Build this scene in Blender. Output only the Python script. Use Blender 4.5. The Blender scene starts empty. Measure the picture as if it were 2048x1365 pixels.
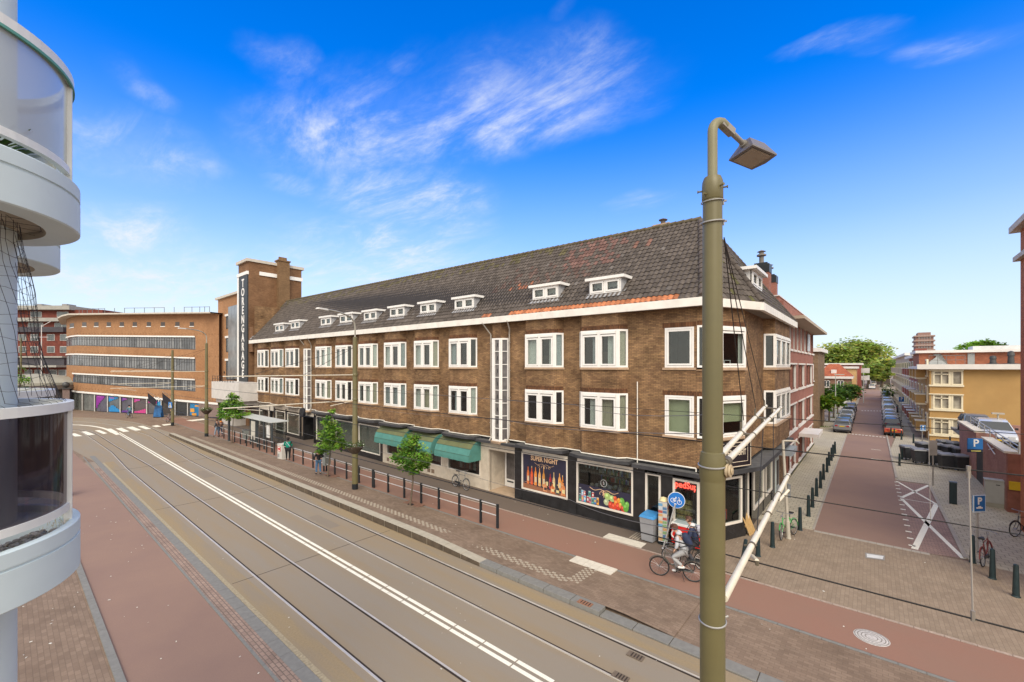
import bpy, bmesh, math, random
from mathutils import Vector, Matrix
R=math.radians
random.seed(7)
sc=bpy.context.scene
# ---------------------------------------------------------------- camera
H=7.2; F=853.0; CX=1024.0; HY=734.0
cd=bpy.data.cameras.new("camera"); cam=bpy.data.objects.new("camera",cd); sc.collection.objects.link(cam)
cd.sensor_width=36; cd.lens=36*F/2048; cd.shift_y=(HY-682.5)/2048; cd.clip_start=.05; cd.clip_end=3000
TH=math.atan2(853,1014)            # camera yaw: world Y crosses the tram street, world -X runs along it
cam.location=(0,0,H); cam.rotation_euler=(R(90),0,TH)
sc.camera=cam
# ---------------------------------------------------------------- sky, sun, exposure
w=bpy.data.worlds.new("World"); sc.world=w; w.use_nodes=True
N=w.node_tree.nodes; L=w.node_tree.links; N.clear()
SUN_EL=42; SUN_AZ=135             # sun azimuth: degrees clockwise from +Y, where the sun stands
out=N.new("ShaderNodeOutputWorld"); bg=N.new("ShaderNodeBackground"); bg.inputs[1].default_value=.105
sky=N.new("ShaderNodeTexSky"); sky.sky_type='NISHITA'; sky.sun_disc=False
sky.sun_elevation=R(SUN_EL); sky.sun_rotation=R(SUN_AZ); sky.air_density=1.0; sky.dust_density=.35; sky.ozone_density=2.4; sky.altitude=0
def node(t,**k):
    n=N.new(t)
    for a,b in k.items(): setattr(n,a,b)
    return n
def vmath(op,a,b=None):
    n=node("ShaderNodeMath",operation=op)
    for i,x in enumerate((a,b)):
        if x is None: continue
        if isinstance(x,(int,float)): n.inputs[i].default_value=x
        else: L.new(x,n.inputs[i])
    return n.outputs[0]
tc=node("ShaderNodeTexCoord"); sep=node("ShaderNodeSeparateXYZ"); L.new(tc.outputs['Generated'],sep.inputs[0])
X_,Y_,Z_=sep.outputs
zz=vmath('MAXIMUM',Z_,.0); zc=vmath('ADD',zz,.10)
px_=vmath('DIVIDE',X_,zc); py_=vmath('DIVIDE',Y_,zc)
cmb=node("ShaderNodeCombineXYZ"); L.new(px_,cmb.inputs[0]); L.new(py_,cmb.inputs[1])
def noise(vec,scale,detail,rough,loc=(0,0,0),rot=0,scl=(1,1,1),dist=0):
    mp=node("ShaderNodeMapping"); mp.inputs['Location'].default_value=loc; mp.inputs['Rotation'].default_value=(0,0,rot); mp.inputs['Scale'].default_value=scl
    L.new(vec,mp.inputs[0]); nz=node("ShaderNodeTexNoise"); L.new(mp.outputs[0],nz.inputs['Vector'])
    nz.inputs['Scale'].default_value=scale; nz.inputs['Detail'].default_value=detail; nz.inputs['Roughness'].default_value=rough; nz.inputs['Distortion'].default_value=dist
    return nz.outputs[0]
def ramp(f,a,b):
    m=node("ShaderNodeMapRange"); m.inputs[1].default_value=a; m.inputs[2].default_value=b; m.clamp=True; m.interpolation_type='SMOOTHSTEP'
    L.new(f,m.inputs[0]); return m.outputs[0]

# cirrus fields: each is an elongated patch of sky (centre, long and short half axis in sky-plane units, heading) filled with torn wisps
def skyp(px,py):
    k=Vector((math.cos(TH)*(px-CX)/F-math.sin(TH),math.sin(TH)*(px-CX)/F+math.cos(TH),(HY-py)/F)).normalized(); z=k.z+.10; return k.x/z,k.y/z
def patch(px1,py1,px2,py2,wd,amt):
    a=Vector(skyp(px1,py1)); b=Vector(skyp(px2,py2)); c=(a+b)/2; d=b-a
    mp=node("ShaderNodeMapping",vector_type='TEXTURE'); mp.inputs['Location'].default_value=(c.x,c.y,0); mp.inputs['Rotation'].default_value=(0,0,math.atan2(d.y,d.x)); mp.inputs['Scale'].default_value=(d.length/2*1.25,wd,1)
    L.new(warped,mp.inputs[0]); ln=node("ShaderNodeVectorMath",operation='LENGTH'); L.new(mp.outputs[0],ln.inputs[0])
    m=node("ShaderNodeMapRange"); m.inputs[1].default_value=.15; m.inputs[2].default_value=1.15; m.inputs[3].default_value=amt; m.inputs[4].default_value=0; m.clamp=True; m.interpolation_type='SMOOTHSTEP'; L.new(ln.outputs['Value'],m.inputs[0]); return m.outputs[0]
wz=node("ShaderNodeTexNoise"); wz.inputs['Scale'].default_value=2.2; wz.inputs['Detail'].default_value=5; L.new(cmb.outputs[0],wz.inputs['Vector'])
wa=node("ShaderNodeVectorMath",operation='MULTIPLY_ADD'); L.new(wz.outputs['Color'],wa.inputs[0]); wa.inputs[1].default_value=(.34,.34,0); 
wb=node("ShaderNodeVectorMath",operation='SUBTRACT'); L.new(cmb.outputs[0],wb.inputs[0]); wb.inputs[1].default_value=(.17,.17,0); L.new(wb.outputs[0],wa.inputs[2]); warped=wa.outputs[0]
wisp=ramp(noise(cmb.outputs[0],3.0,10,.66,rot=R(20),scl=(.6,1.5,1),dist=.5,loc=(4.3,2.2,0)),.38,.74)
fine=ramp(noise(cmb.outputs[0],11.,8,.65,rot=R(15),scl=(.7,1.3,1),dist=.4),.30,.72)
cov=None
for q in ((570,330,1080,190,.34,.9),(860,310,1300,170,.24,.8),(1000,110,1330,170,.16,.6),(660,340,930,440,.42,.85),(700,530,930,440,.42,.9),(130,270,420,350,.34,.8),(130,440,340,490,.55,.9),(60,600,560,550,1.3,.95),(560,560,1000,560,1.1,.75),(520,150,600,110,.09,.38),(230,180,330,170,.12,.3),(1560,140,1800,70,.06,.5),(1790,100,2040,60,.06,.5),(520,370,630,370,.10,.5),(1220,415,1350,395,.10,.35),(770,110,850,90,.06,.35),(1100,30,1160,20,.05,.25)):
    p_=patch(*q); cov=p_ if cov is None else vmath('MAXIMUM',cov,p_)
cl=vmath('MULTIPLY',cov,vmath('ADD',vmath('MULTIPLY',wisp,1.0),.13)); cl=vmath('MULTIPLY',cl,vmath('ADD',vmath('MULTIPLY',fine,.6),.55)); cl=vmath('MINIMUM',cl,.85)
hz=vmath('MULTIPLY',vmath('SUBTRACT',1,ramp(zz,.0,.52)),.92)
hs=node("ShaderNodeHueSaturation"); hs.inputs['Hue'].default_value=.518; hs.inputs['Saturation'].default_value=1.6; hs.inputs['Value'].default_value=2.1
L.new(sky.outputs[0],hs.inputs['Color'])
m1=node("ShaderNodeMix",data_type='RGBA'); L.new(hz,m1.inputs[0]); L.new(hs.outputs[0],m1.inputs[6]); m1.inputs[7].default_value=(5.2,5.8,6.5,1)
m2=node("ShaderNodeMix",data_type='RGBA'); L.new(cl,m2.inputs[0]); L.new(m1.outputs[2],m2.inputs[6]); m2.inputs[7].default_value=(5.9,6.2,6.7,1)
# unseen broken bright cloud deck added behind and above the camera as fill light
dt=node("ShaderNodeVectorMath",operation='DOT_PRODUCT'); L.new(tc.outputs['Generated'],dt.inputs[0]); dt.inputs[1].default_value=(-math.sin(TH),math.cos(TH),0)
deck=vmath('SUBTRACT',1,ramp(dt.outputs['Value'],.05,.50)); deck=vmath('MULTIPLY',deck,vmath('ADD',vmath('MULTIPLY',wisp,.3),.72))
m3=node("ShaderNodeMix",data_type='RGBA'); L.new(deck,m3.inputs[0]); L.new(m2.outputs[2],m3.inputs[6]); m3.inputs[7].default_value=(10.6,10.0,8.7,1)
L.new(m3.outputs[2],bg.inputs[0]); L.new(bg.outputs[0],out.inputs[0])
sd=bpy.data.lights.new("sun",'SUN'); sd.energy=2.0; sd.angle=R(40); sd.color=(1,.90,.72)
so=bpy.data.objects.new("sun",sd); sc.collection.objects.link(so)
az=R(SUN_AZ); el=R(SUN_EL)
sv=Vector((math.sin(az)*math.cos(el),math.cos(az)*math.cos(el),math.sin(el)))
so.rotation_euler=sv.to_track_quat('Z','Y').to_euler()
sc.view_settings.view_transform='Standard'; sc.view_settings.look='None'; sc.view_settings.exposure=.5; sc.view_settings.gamma=1
# ---------------------------------------------------------------- photo geometry helpers
RT=Vector((math.cos(TH),math.sin(TH),0)); FW=Vector((-math.sin(TH),math.cos(TH),0))
def ray(px,py=HY): return RT*((px-CX)/F)+FW+Vector((0,0,(HY-py)/F))
def AT(px,py,Y): return Vector((0,0,H))+ray(px,py)*Y
def G(px,py,z=0): return AT(px,py,(H-z)*F/(py-HY))
def XY(u,v,z=0): return Vector((-u,v,z))
def hit(px,py,o,n):
    """point of the ray through a measured direction on the plane (o,n)"""
    d=ray(px,py); c=Vector((0,0,H)); return c+d*((Vector(o)-c).dot(n)/d.dot(n))
# ---------------------------------------------------------------- materials
MATS={}
def _new(name):
    m=bpy.data.materials.new(name); m.use_nodes=True; MATS[name]=m
    return m,m.node_tree.nodes,m.node_tree.links,m.node_tree.nodes['Principled BSDF']
def M(name,col=None,rough=.7,metal=0,var=.12,vs=2.0,bump=0,bs=60,spec=.35,stain=None,coord='pos',emit=0,vcol=False,det=5,st=(.5,.7),sts=.6,coat=0,stretch=None):
    if name in MATS: return MATS[name]
    m,n,l,b=_new(name); col=tuple(col)+(1,)
    b.inputs['Roughness'].default_value=rough; b.inputs['Metallic'].default_value=metal; b.inputs['Specular IOR Level'].default_value=spec
    b.inputs['Coat Weight'].default_value=coat
    g=n.new("ShaderNodeNewGeometry")
    src=g.outputs['Position']
    if vcol:
        a=n.new("ShaderNodeVertexColor"); a.layer_name='Col'; base=a.outputs[0]
    else:
        rg=n.new("ShaderNodeRGB"); rg.outputs[0].default_value=col; base=rg.outputs[0]
    nz=n.new("ShaderNodeTexNoise"); nz.inputs['Scale'].default_value=vs; nz.inputs['Detail'].default_value=det; l.new(src,nz.inputs['Vector'])
    mr=n.new("ShaderNodeMapRange"); mr.inputs[1].default_value=.3; mr.inputs[2].default_value=.7; mr.inputs[3].default_value=1-var; mr.inputs[4].default_value=1+var
    l.new(nz.outputs[0],mr.inputs[0])
    sc_=n.new("ShaderNodeVectorMath"); sc_.operation='SCALE'; l.new(base,sc_.inputs[0]); l.new(mr.outputs[0],sc_.inputs['Scale'])
    cur=sc_.outputs[0]
    if stain:
        z2=n.new("ShaderNodeTexNoise"); z2.inputs['Scale'].default_value=sts; z2.inputs['Detail'].default_value=8; z2.inputs['Roughness'].default_value=.65
        if stretch:
            mp=n.new('ShaderNodeMapping'); mp.inputs['Scale'].default_value=(stretch,1,1); l.new(src,mp.inputs[0]); l.new(mp.outputs[0],z2.inputs['Vector'])
        else: l.new(src,z2.inputs['Vector'])
        r2=n.new("ShaderNodeMapRange"); r2.inputs[1].default_value=st[0]; r2.inputs[2].default_value=st[1]; l.new(z2.outputs[0],r2.inputs[0])
        mx=n.new("ShaderNodeMix"); mx.data_type='RGBA'; l.new(r2.outputs[0],mx.inputs[0]); l.new(cur,mx.inputs[6]); mx.inputs[7].default_value=tuple(stain)+(1,); cur=mx.outputs[2]
    l.new(cur,b.inputs['Base Color'])
    if emit: l.new(cur,b.inputs['Emission Color']); b.inputs['Emission Strength'].default_value=emit
    if bump:
        bz=n.new("ShaderNodeTexNoise"); bz.inputs['Scale'].default_value=bs; bz.inputs['Detail'].default_value=3; l.new(src,bz.inputs['Vector'])
        bp=n.new("ShaderNodeBump"); bp.inputs['Strength'].default_value=bump; bp.inputs['Distance'].default_value=.01; l.new(bz.outputs[0],bp.inputs['Height']); l.new(bp.outputs[0],b.inputs['Normal'])
    return m
def BR(name,c1,c2,mortar,bw=.22,bh=.062,ms=.09,rough=.85,rot=0,dark=None,bias=0,off=.5,stain=.25,bump=.5,sq=1,dscale=.35,dr=(.45,.75)):
    """brick or paving laid in metres over the mesh UV"""
    m,n,l,b=_new(name); b.inputs['Roughness'].default_value=rough; b.inputs['Specular IOR Level'].default_value=.25
    tc=n.new("ShaderNodeUVMap"); mp=n.new("ShaderNodeMapping"); mp.inputs['Rotation'].default_value=(0,0,rot); l.new(tc.outputs[0],mp.inputs[0])
    t=n.new("ShaderNodeTexBrick"); l.new(mp.outputs[0],t.inputs[0]); t.offset=off; t.squash=sq
    t.inputs['Color1'].default_value=tuple(c1)+(1,); t.inputs['Color2'].default_value=tuple(c2)+(1,); t.inputs['Mortar'].default_value=tuple(mortar)+(1,)
    t.inputs['Scale'].default_value=1; t.inputs['Brick Width'].default_value=bw; t.inputs['Row Height'].default_value=bh; t.inputs['Mortar Size'].default_value=bh*ms; t.inputs['Mortar Smooth'].default_value=.3; t.inputs['Bias'].default_value=bias
    g=n.new("ShaderNodeNewGeometry")
    nz=n.new("ShaderNodeTexNoise"); nz.inputs['Scale'].default_value=1.3; nz.inputs['Detail'].default_value=7; nz.inputs['Roughness'].default_value=.65; l.new(g.outputs['Position'],nz.inputs['Vector'])
    mr=n.new("ShaderNodeMapRange"); mr.inputs[1].default_value=.3; mr.inputs[2].default_value=.72; mr.inputs[3].default_value=1-stain; mr.inputs[4].default_value=1+stain; l.new(nz.outputs[0],mr.inputs[0])
    s=n.new("ShaderNodeVectorMath"); s.operation='SCALE'; l.new(t.outputs[0],s.inputs[0]); l.new(mr.outputs[0],s.inputs['Scale']); cur=s.outputs[0]
    if dark:
        z2=n.new("ShaderNodeTexNoise"); z2.inputs['Scale'].default_value=dscale; z2.inputs['Detail'].default_value=6; z2.inputs['Roughness'].default_value=.6; l.new(g.outputs['Position'],z2.inputs['Vector'])
        r2=n.new("ShaderNodeMapRange"); r2.inputs[1].default_value=dr[0]; r2.inputs[2].default_value=dr[1]; r2.inputs[4].default_value=.85; l.new(z2.outputs[0],r2.inputs[0])
        mx=n.new("ShaderNodeMix"); mx.data_type='RGBA'; mx.blend_type='MULTIPLY'; l.new(r2.outputs[0],mx.inputs[0]); l.new(cur,mx.inputs[6]); mx.inputs[7].default_value=tuple(dark)+(1,); cur=mx.outputs[2]
    l.new(cur,b.inputs['Base Color'])
    bp=n.new("ShaderNodeBump"); bp.inputs['Strength'].default_value=bump*.6; bp.inputs['Distance'].default_value=.006; bp.invert=True; l.new(t.outputs['Fac'],bp.inputs['Height']); l.new(bp.outputs[0],b.inputs['Normal'])
    return m
def GLASS(name,tint=(.8,.85,.85),trans=.6,rough=.03,refl=.35,body=(.02,.02,.02)):
    """thin pane: part see-through, part dark body, with a fresnel mirror on top"""
    m,n,l,b=_new(name); o=n['Material Output']
    b.inputs['Base Color'].default_value=tuple(body)+(1,); b.inputs['Roughness'].default_value=rough; b.inputs['Specular IOR Level'].default_value=.5
    tr=n.new("ShaderNodeBsdfTransparent"); tr.inputs[0].default_value=tuple(tint)+(1,)
    gl=n.new("ShaderNodeBsdfGlossy"); gl.inputs['Roughness'].default_value=rough
    fr=n.new("ShaderNodeLayerWeight"); fr.inputs[0].default_value=.5
    pw=n.new("ShaderNodeMath"); pw.operation='POWER'; pw.inputs[1].default_value=4.0; l.new(fr.outputs['Facing'],pw.inputs[0])
    mul=n.new("ShaderNodeMath"); mul.operation='MULTIPLY_ADD'; mul.inputs[1].default_value=.8*min(1,refl*2); mul.inputs[2].default_value=refl*.22; l.new(pw.outputs[0],mul.inputs[0]); mul.use_clamp=True
    a=n.new("ShaderNodeMixShader"); a.inputs[0].default_value=trans; l.new(b.outputs[0],a.inputs[1]); l.new(tr.outputs[0],a.inputs[2])
    c=n.new("ShaderNodeMixShader"); l.new(mul.outputs[0],c.inputs[0]); l.new(a.outputs[0],c.inputs[1]); l.new(gl.outputs[0],c.inputs[2]); l.new(c.outputs[0],o.inputs[0])
    return m
# ---------------------------------------------------------------- mesh builder
class MB:
    def __init__(s,xf=None): s.v=[]; s.f=[]; s.mi=[]; s.col=[]; s.xf=xf; s.sm=[]
    def add(s,vs,fs,mi=0,col=None,smooth=False):
        k=len(s.v)
        for p in vs:
            p=Vector(p); s.v.append(s.xf@p if s.xf else p)
        for f in fs: s.f.append([k+i for i in f]); s.mi.append(mi); s.col.append(col); s.sm.append(smooth)
        return s
    def quad(s,*p,mi=0,col=None): return s.add(p,[tuple(range(len(p)))],mi,col)
    def box(s,x0,x1,y0,y1,z0,z1,mi=0,col=None,skip=''):
        v=[(x,y,z) for z in (z0,z1) for y in (y0,y1) for x in (x0,x1)]
        fs=dict(b=(0,2,3,1),t=(4,5,7,6),f=(0,1,5,4),k=(2,6,7,3),l=(0,4,6,2),r=(1,3,7,5))
        return s.add(v,[q for k,q in fs.items() if k not in skip],mi,col)
    def fbox(s,o,a,b,c,mi=0,col=None):
        """box from corner o with edge vectors a,b,c"""
        o,a,b,c=map(Vector,(o,a,b,c))
        v=[o+a*i+b*j+c*k for k in (0,1) for j in (0,1) for i in (0,1)]
        return s.add(v,[(0,2,3,1),(4,5,7,6),(0,1,5,4),(2,6,7,3),(0,4,6,2),(1,3,7,5)],mi,col)
    def beam(s,p,q,w,h,up=(0,0,1),mi=0,col=None):
        p,q=Vector(p),Vector(q); d=(q-p).normalized(); up=Vector(up)
        if abs(d.dot(up))>.99: up=Vector((1,0,0))
        a=d.cross(up).normalized(); b=a.cross(d).normalized()
        return s.fbox(p-a*w/2-b*h/2,q-p,a*w,b*h,mi,col)
    def prism(s,pts,z0,z1,mi=0,col=None,mitop=None):
        n=len(pts); v=[(x,y,z0) for x,y in pts]+[(x,y,z1) for x,y in pts]
        s.add(v,[(i,(i+1)%n,n+(i+1)%n,n+i) for i in range(n)],mi,col)
        s.add(v[n:],[tuple(range(n))],mi if mitop is None else mitop,col); s.add(v[:n],[tuple(reversed(range(n)))],mi,col); return s
    def extrude(s,pts,vec,mi=0,col=None,caps=True):
        """planar loop of 3-D points pushed along vec"""
        pts=[Vector(p) for p in pts]; vec=Vector(vec); n=len(pts); v=pts+[p+vec for p in pts]
        s.add(v,[(i,(i+1)%n,n+(i+1)%n,n+i) for i in range(n)],mi,col)
        if caps: s.add(pts,[tuple(reversed(range(n)))],mi,col); s.add(v[n:],[tuple(range(n))],mi,col)
        return s
    def tube(s,pts,r,n=8,mi=0,col=None,caps=True,smooth=True,closed=False):
        pts=[Vector(p) for p in pts]; m=len(pts); rs=r if isinstance(r,(list,tuple)) else [r]*m
        vs=[]; ref=None
        for i,p in enumerate(pts):
            a=pts[(i-1)%m] if closed else pts[max(i-1,0)]; b=pts[(i+1)%m] if closed else pts[min(i+1,m-1)]
            d=(b-a).normalized()
            if ref is None: ref=Vector((0,0,1)) if abs(d.z)<.9 else Vector((1,0,0))
            e=(ref-d*ref.dot(d)).normalized(); g=d.cross(e); ref=e
            vs+=[p+(e*math.cos(2*math.pi*k/n)+g*math.sin(2*math.pi*k/n))*rs[i] for k in range(n)]
        fs=[(i*n+k,((i+1)%m)*n+k,((i+1)%m)*n+(k+1)%n,i*n+(k+1)%n) for i in range(m if closed else m-1) for k in range(n)]
        s.add(vs,fs,mi,col,smooth)
        if caps and not closed: s.add(vs[:n],[tuple(range(n))],mi,col); s.add(vs[-n:],[tuple(reversed(range(n)))],mi,col)
        return s
    def lathe(s,prof,c=(0,0,0),n=24,a0=0,a1=360,mi=0,col=None,smooth=True,ax='z'):
        c=Vector(c); full=abs(a1-a0)>=360; m=n if full else n+1; vs=[]
        for r,z in prof:
            for k in range(m):
                t=R(a0+(a1-a0)*k/n)
                p=Vector((r*math.cos(t),r*math.sin(t),z))
                if ax=='x': p=Vector((p.z,p.x,p.y))
                if ax=='y': p=Vector((p.x,p.z,p.y))
                vs.append(c+p)
        fs=[(i*m+k,i*m+(k+1)%m,(i+1)*m+(k+1)%m,(i+1)*m+k) for i in range(len(prof)-1) for k in range(n)]
        return s.add(vs,fs,mi,col,smooth)
    def ball(s,c,r,n=10,mi=0,col=None,sc_=(1,1,1)):
        c=Vector(c); k0=len(s.v)
        pr=[(max(r*math.sin(math.pi*i/n),1e-4),-r*math.cos(math.pi*i/n)) for i in range(n+1)]
        vs=[]; 
        for q,z in pr:
            for k in range(n*2):
                t=math.pi*k/n; vs.append(c+Vector((q*math.cos(t)*sc_[0],q*math.sin(t)*sc_[1],z*sc_[2])))
        m=2*n
        return s.add(vs,[(i*m+k,i*m+(k+1)%m,(i+1)*m+(k+1)%m,(i+1)*m+k) for i in range(n) for k in range(m)],mi,col,True)
    def text(s,body,size,o,ax,up,thick=.01,mi=0,align='CENTER',col=None,sx=1,bold=0):
        """letters as solid mesh; o centre, ax reading direction, up letter up"""
        cu=bpy.data.curves.new('t','FONT'); cu.body=body; cu.size=size; cu.extrude=thick/2; cu.align_x=align; cu.align_y='CENTER'; cu.resolution_u=3; cu.offset=bold
        ob=bpy.data.objects.new('t',cu); sc.collection.objects.link(ob); dg=bpy.context.evaluated_depsgraph_get(); dg.update()
        me=bpy.data.meshes.new_from_object(ob.evaluated_get(dg)); ax=Vector(ax).normalized(); up=Vector(up).normalized(); nn=ax.cross(up); o=Vector(o)
        s.add([o+ax*v.co.x*sx+up*v.co.y+nn*v.co.z for v in me.vertices],[tuple(p.vertices) for p in me.polygons],mi,col)
        bpy.data.objects.remove(ob); bpy.data.curves.remove(cu); bpy.data.meshes.remove(me); return s
    def build(s,name,mats,parent=None,label=None,cat=None,group=None,kind=None,warp=None,recenter=None,bevel=0):
        if not isinstance(mats,(list,tuple)): mats=[mats]
        me=bpy.data.meshes.new(name); vs=s.v
        if warp: vs=[warp(p) for p in vs]
        if recenter is not None: rc=Vector(recenter); vs=[p-rc for p in vs]
        me.from_pydata([tuple(p) for p in vs],[],s.f)
        for m in mats: me.materials.append(m)
        if any(s.sm):
            me.polygons.foreach_set('use_smooth',s.sm); me.set_sharp_from_angle(angle=R(38))
        uv=me.uv_layers.new(name='UVMap'); me.polygons.foreach_set('material_index',s.mi); me.polygons.foreach_set('use_smooth',s.sm)
        me.update()
        for p in me.polygons:
            n=p.normal
            if abs(n.z)>.75: e1=Vector((1,0,0)); e2=Vector((0,1,0))
            else: e1=Vector((-n.y,n.x,0)).normalized(); e2=Vector((0,0,1))
            for li in p.loop_indices:
                c=me.vertices[me.loops[li].vertex_index].co; uv.data[li].uv=(c.dot(e1),c.dot(e2))
        if any(c is not None for c in s.col):
            ca=me.color_attributes.new('Col','FLOAT_COLOR','CORNER')
            for p in me.polygons:
                c=s.col[p.index] or (.5,.5,.5)
                for li in p.loop_indices: ca.data[li].color=(*c,1)
        o=bpy.data.objects.new(name,me); sc.collection.objects.link(o)
        if parent is not None: o.parent=parent
        if recenter is not None: o.location=rc
        if bevel:
            b=o.modifiers.new('b','BEVEL'); b.width=bevel; b.segments=2; b.limit_method='ANGLE'
        tag(o,label,cat,group,kind); return o
def tag(o,label=None,cat=None,group=None,kind=None):
    if label: o['label']=label
    if cat: o['category']=cat
    if group: o['group']=group
    if kind: o['kind']=kind
    return o
def EM(name,loc,label,cat,group=None,rz=0):
    o=bpy.data.objects.new(name,None); sc.collection.objects.link(o); o.location=loc; o.rotation_euler=(0,0,rz); o.empty_display_size=.2
    return tag(o,label,cat,group)
def dup(o,loc=None,rz=None,label=None,parent=None,group=None,scale=None):
    c=o.copy(); sc.collection.objects.link(c)
    if parent is not None: c.parent=parent
    if loc is not None: c.location=loc
    if rz is not None: c.rotation_euler=(0,0,rz)
    if scale is not None: c.scale=scale
    if label: c['label']=label
    if group: c['group']=group
    for ch in [x for x in KIDS.get(o.name,[])] or [x for x in o.children]:
        dup(ch,parent=c)
    return c
KIDS={}
def lerp(a,b,t): return a+(b-a)*t
WHITE=M('white_paint',(.80,.79,.76),.45,var=.06,vs=4)
BLACK=M('black_metal',(.018,.022,.026),.4,var=.2)
# ---------------------------------------------------------------- ground
asph=M('asphalt',(.258,.218,.170),.85,var=.05,vs=40,bump=.25,bs=120,stain=(.275,.207,.128),st=(.42,.72),sts=1.0,stretch=.10)
redas=M('red_asphalt',(.265,.145,.105),.85,var=.05,vs=60,bump=.2,bs=120,stain=(.25,.15,.11),st=(.4,.7),sts=.4)
redas2=M('worn_red_asphalt',(.268,.172,.130),.85,var=.06,vs=30,bump=.2,bs=120,stain=(.235,.15,.12),st=(.4,.7),sts=.3)
darkpave=M('dark_asphalt_pavement',(.145,.112,.088),.85,var=.07,vs=30,bump=.2,bs=100)
pave=BR('brown_paving',(.255,.185,.135),(.20,.142,.103),(.165,.12,.088),.21,.105,.06,stain=.14,dark=(.80,.78,.76),dscale=.5)
pave2=BR('crossing_paving',(.29,.225,.165),(.245,.187,.135),(.205,.155,.112),.21,.105,.06,stain=.12,rot=R(90))
slabs=BR('grey_slab_paving',(.47,.42,.32),(.42,.37,.285),(.25,.23,.185),.30,.30,.05,stain=.10,dark=(.85,.84,.8),dscale=.3)
kerbg=M('grey_kerb_stone',(.20,.195,.18),.8,var=.1,vs=8)
kerbl=M('light_platform_stone',(.40,.36,.285),.8,var=.1,vs=5)
paint=M('white_road_paint',(.80,.77,.66),.7,var=.07,vs=20,stain=(.5,.46,.38),st=(.58,.8),sts=3)
steel=M('rail_steel',(.56,.52,.46),.32,metal=.25,var=.1,spec=.8)
groove=M('rail_groove',(.035,.025,.02),.9)
verge=BR('verge_brick',(.34,.245,.195),(.27,.19,.15),(.16,.12,.10),.21,.105,.12,stain=.2)
def sheet(name,pts,z,mat,kind='structure',top=None):
    m=MB(); m.add([(-u,v,z) for u,v in pts],[tuple(range(len(pts)))])
    me=m.build(name,mat,kind=kind); 
    if me.data.polygons[0].normal.z<0: me.data.flip_normals()
    return me
def rect(u0,u1,v0,v1): return [(u0,v0),(u1,v0),(u1,v1),(u0,v1)]
gm=MB(); gm.box(-900,900,-700,1100,-1,-.012); gm.build('ground',M('ground_base',(.26,.20,.16),.9,var=.1,vs=.3,stain=(.30,.26,.20),sts=.05),kind='structure')
def smooth(pts,k=6):
    o=[]; n=len(pts)
    for i in range(n-1):
        p0,p1,p2,p3=pts[max(i-1,0)],pts[i],pts[i+1],pts[min(i+2,n-1)]
        for j in range(k):
            t=j/k; o.append(tuple(.5*((2*b)+(c-a)*t+(2*a-5*b+4*c-d)*t*t+(3*b-a-3*c+d)*t**3) for a,b,c,d in zip(p0,p1,p2,p3)))
    return o+[tuple(pts[-1])]
def guv(*p): return [(-G(a,b).x,G(a,b).y) for a,b in p]
# far end of the street: the tracks swing round to the left of the photo
def far(*p): return smooth(guv(*p),4)
far4=far((319,864),(291,852),(263,846),(230,842),(191,839),(150,837.5),(100,836.5),(0,835.5))
far3=far((300,873),(253,857),(215,849),(178,845),(150,843.5),(100,842.5),(0,842))
far2=far((236,895),(191,867),(172,862),(150,859),(110,857),(0,855))
far1=far((222,905),(166,867),(150,862),(120,860),(0,858.5))
def edge(v,far_,off=0): return [(-25,v),(40,v)]+[(a,b+off) for a,b in far_ if a>44]
road_top=[(-25,11.0),(45,11.0),(58,11.7)]+far((291,849.5),(263,843.5),(230,839.5),(191,836.5),(150,835),(0,832.5))
road_bot=[(-25,4.77),(30,4.77),(42,4.6)]+[(55,3.6),(75,-2),(95,-18),(130,-60)]
sheet('road',road_bot+list(reversed(road_top+[(200,-40)])),0,asph)
pavesheet=rect(-25,140,11.0,60)
sheet('pavement',rect(-25,160,11.02,60),-.004,pave)
sheet('far_pavement',[(45,4),(60,40),(160,80),(160,-80),(80,-60),(60,-8)],-.008,pave)
sheet('cycle_path',rect(-25,75,14.0,16.1),.006,redas)
sheet('dark_pavement',rect(2.9,60,16.25,22),.004,darkpave)
m=MB()
for i in range(330):
    u=-24+i*.3; 
    if u<75: m.box(-u-.29,-u,16.12,16.22,-.01,.010)
m.build('cycle_path_edging',M('edging_brick',(.36,.28,.23),.85,var=.2,vs=9),kind='structure')
m=MB()
for i in range(200):
    u=-24+i*.5; m.box(-u-.49,-u,13.87,13.98,-.01,.012)
m.build('cycle_path_kerb',kerbg,kind='structure')
sheet('near_cycle_path',[(-25,1.78),(20,1.78),(60,1.78),(75,-1),(90,-12),(80,-20),(60,-1),(55,3.6),(42,3.9),(20,4.0),(-25,4.0)],.002,redas2)
sheet('near_pavement',rect(-25,60,-12,1.62),.004,pave)
m=MB()
for i in range(110):
    u=-24+i*.8; m.box(-u-.79,-u,1.62,1.78,-.05,.05)
m.build('near_kerb',kerbg,kind='structure')
sheet('verge_strip',rect(-25,42,4.05,4.37),.012,verge)
m=MB()
for i in range(90):
    u=-24+i*.8; m.box(-u-.79,-u,3.98,4.05,-.05,.02)
    m.box(-u-.79,-u,4.37,4.66,-.05,.016)
m.build('road_edge_kerb',kerbg,kind='structure')
m=MB()
for i in range(640):
    u=-20+i*.1; m.box(-u-.092,-u,4.67,4.80,-.05,.006)
m.build('gutter_sets',M('gutter_brick',(.34,.285,.19),.85,var=.2,vs=14),kind='structure')
tanm=M('gutter_tan',(.285,.215,.125),.85,var=.08,vs=20,bump=.2,bs=90,stain=(.25,.205,.15),st=(.45,.62),sts=1.2,stretch=.12)
sheet('gutter_band',rect(-25,44,4.80,5.30),.002,tanm); sheet('gutter_band',rect(-25,56,10.50,11.0),.002,tanm)
patm=M('asphalt_patch',(.232,.192,.148),.85,var=.08,vs=30,bump=.3,bs=120)
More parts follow.
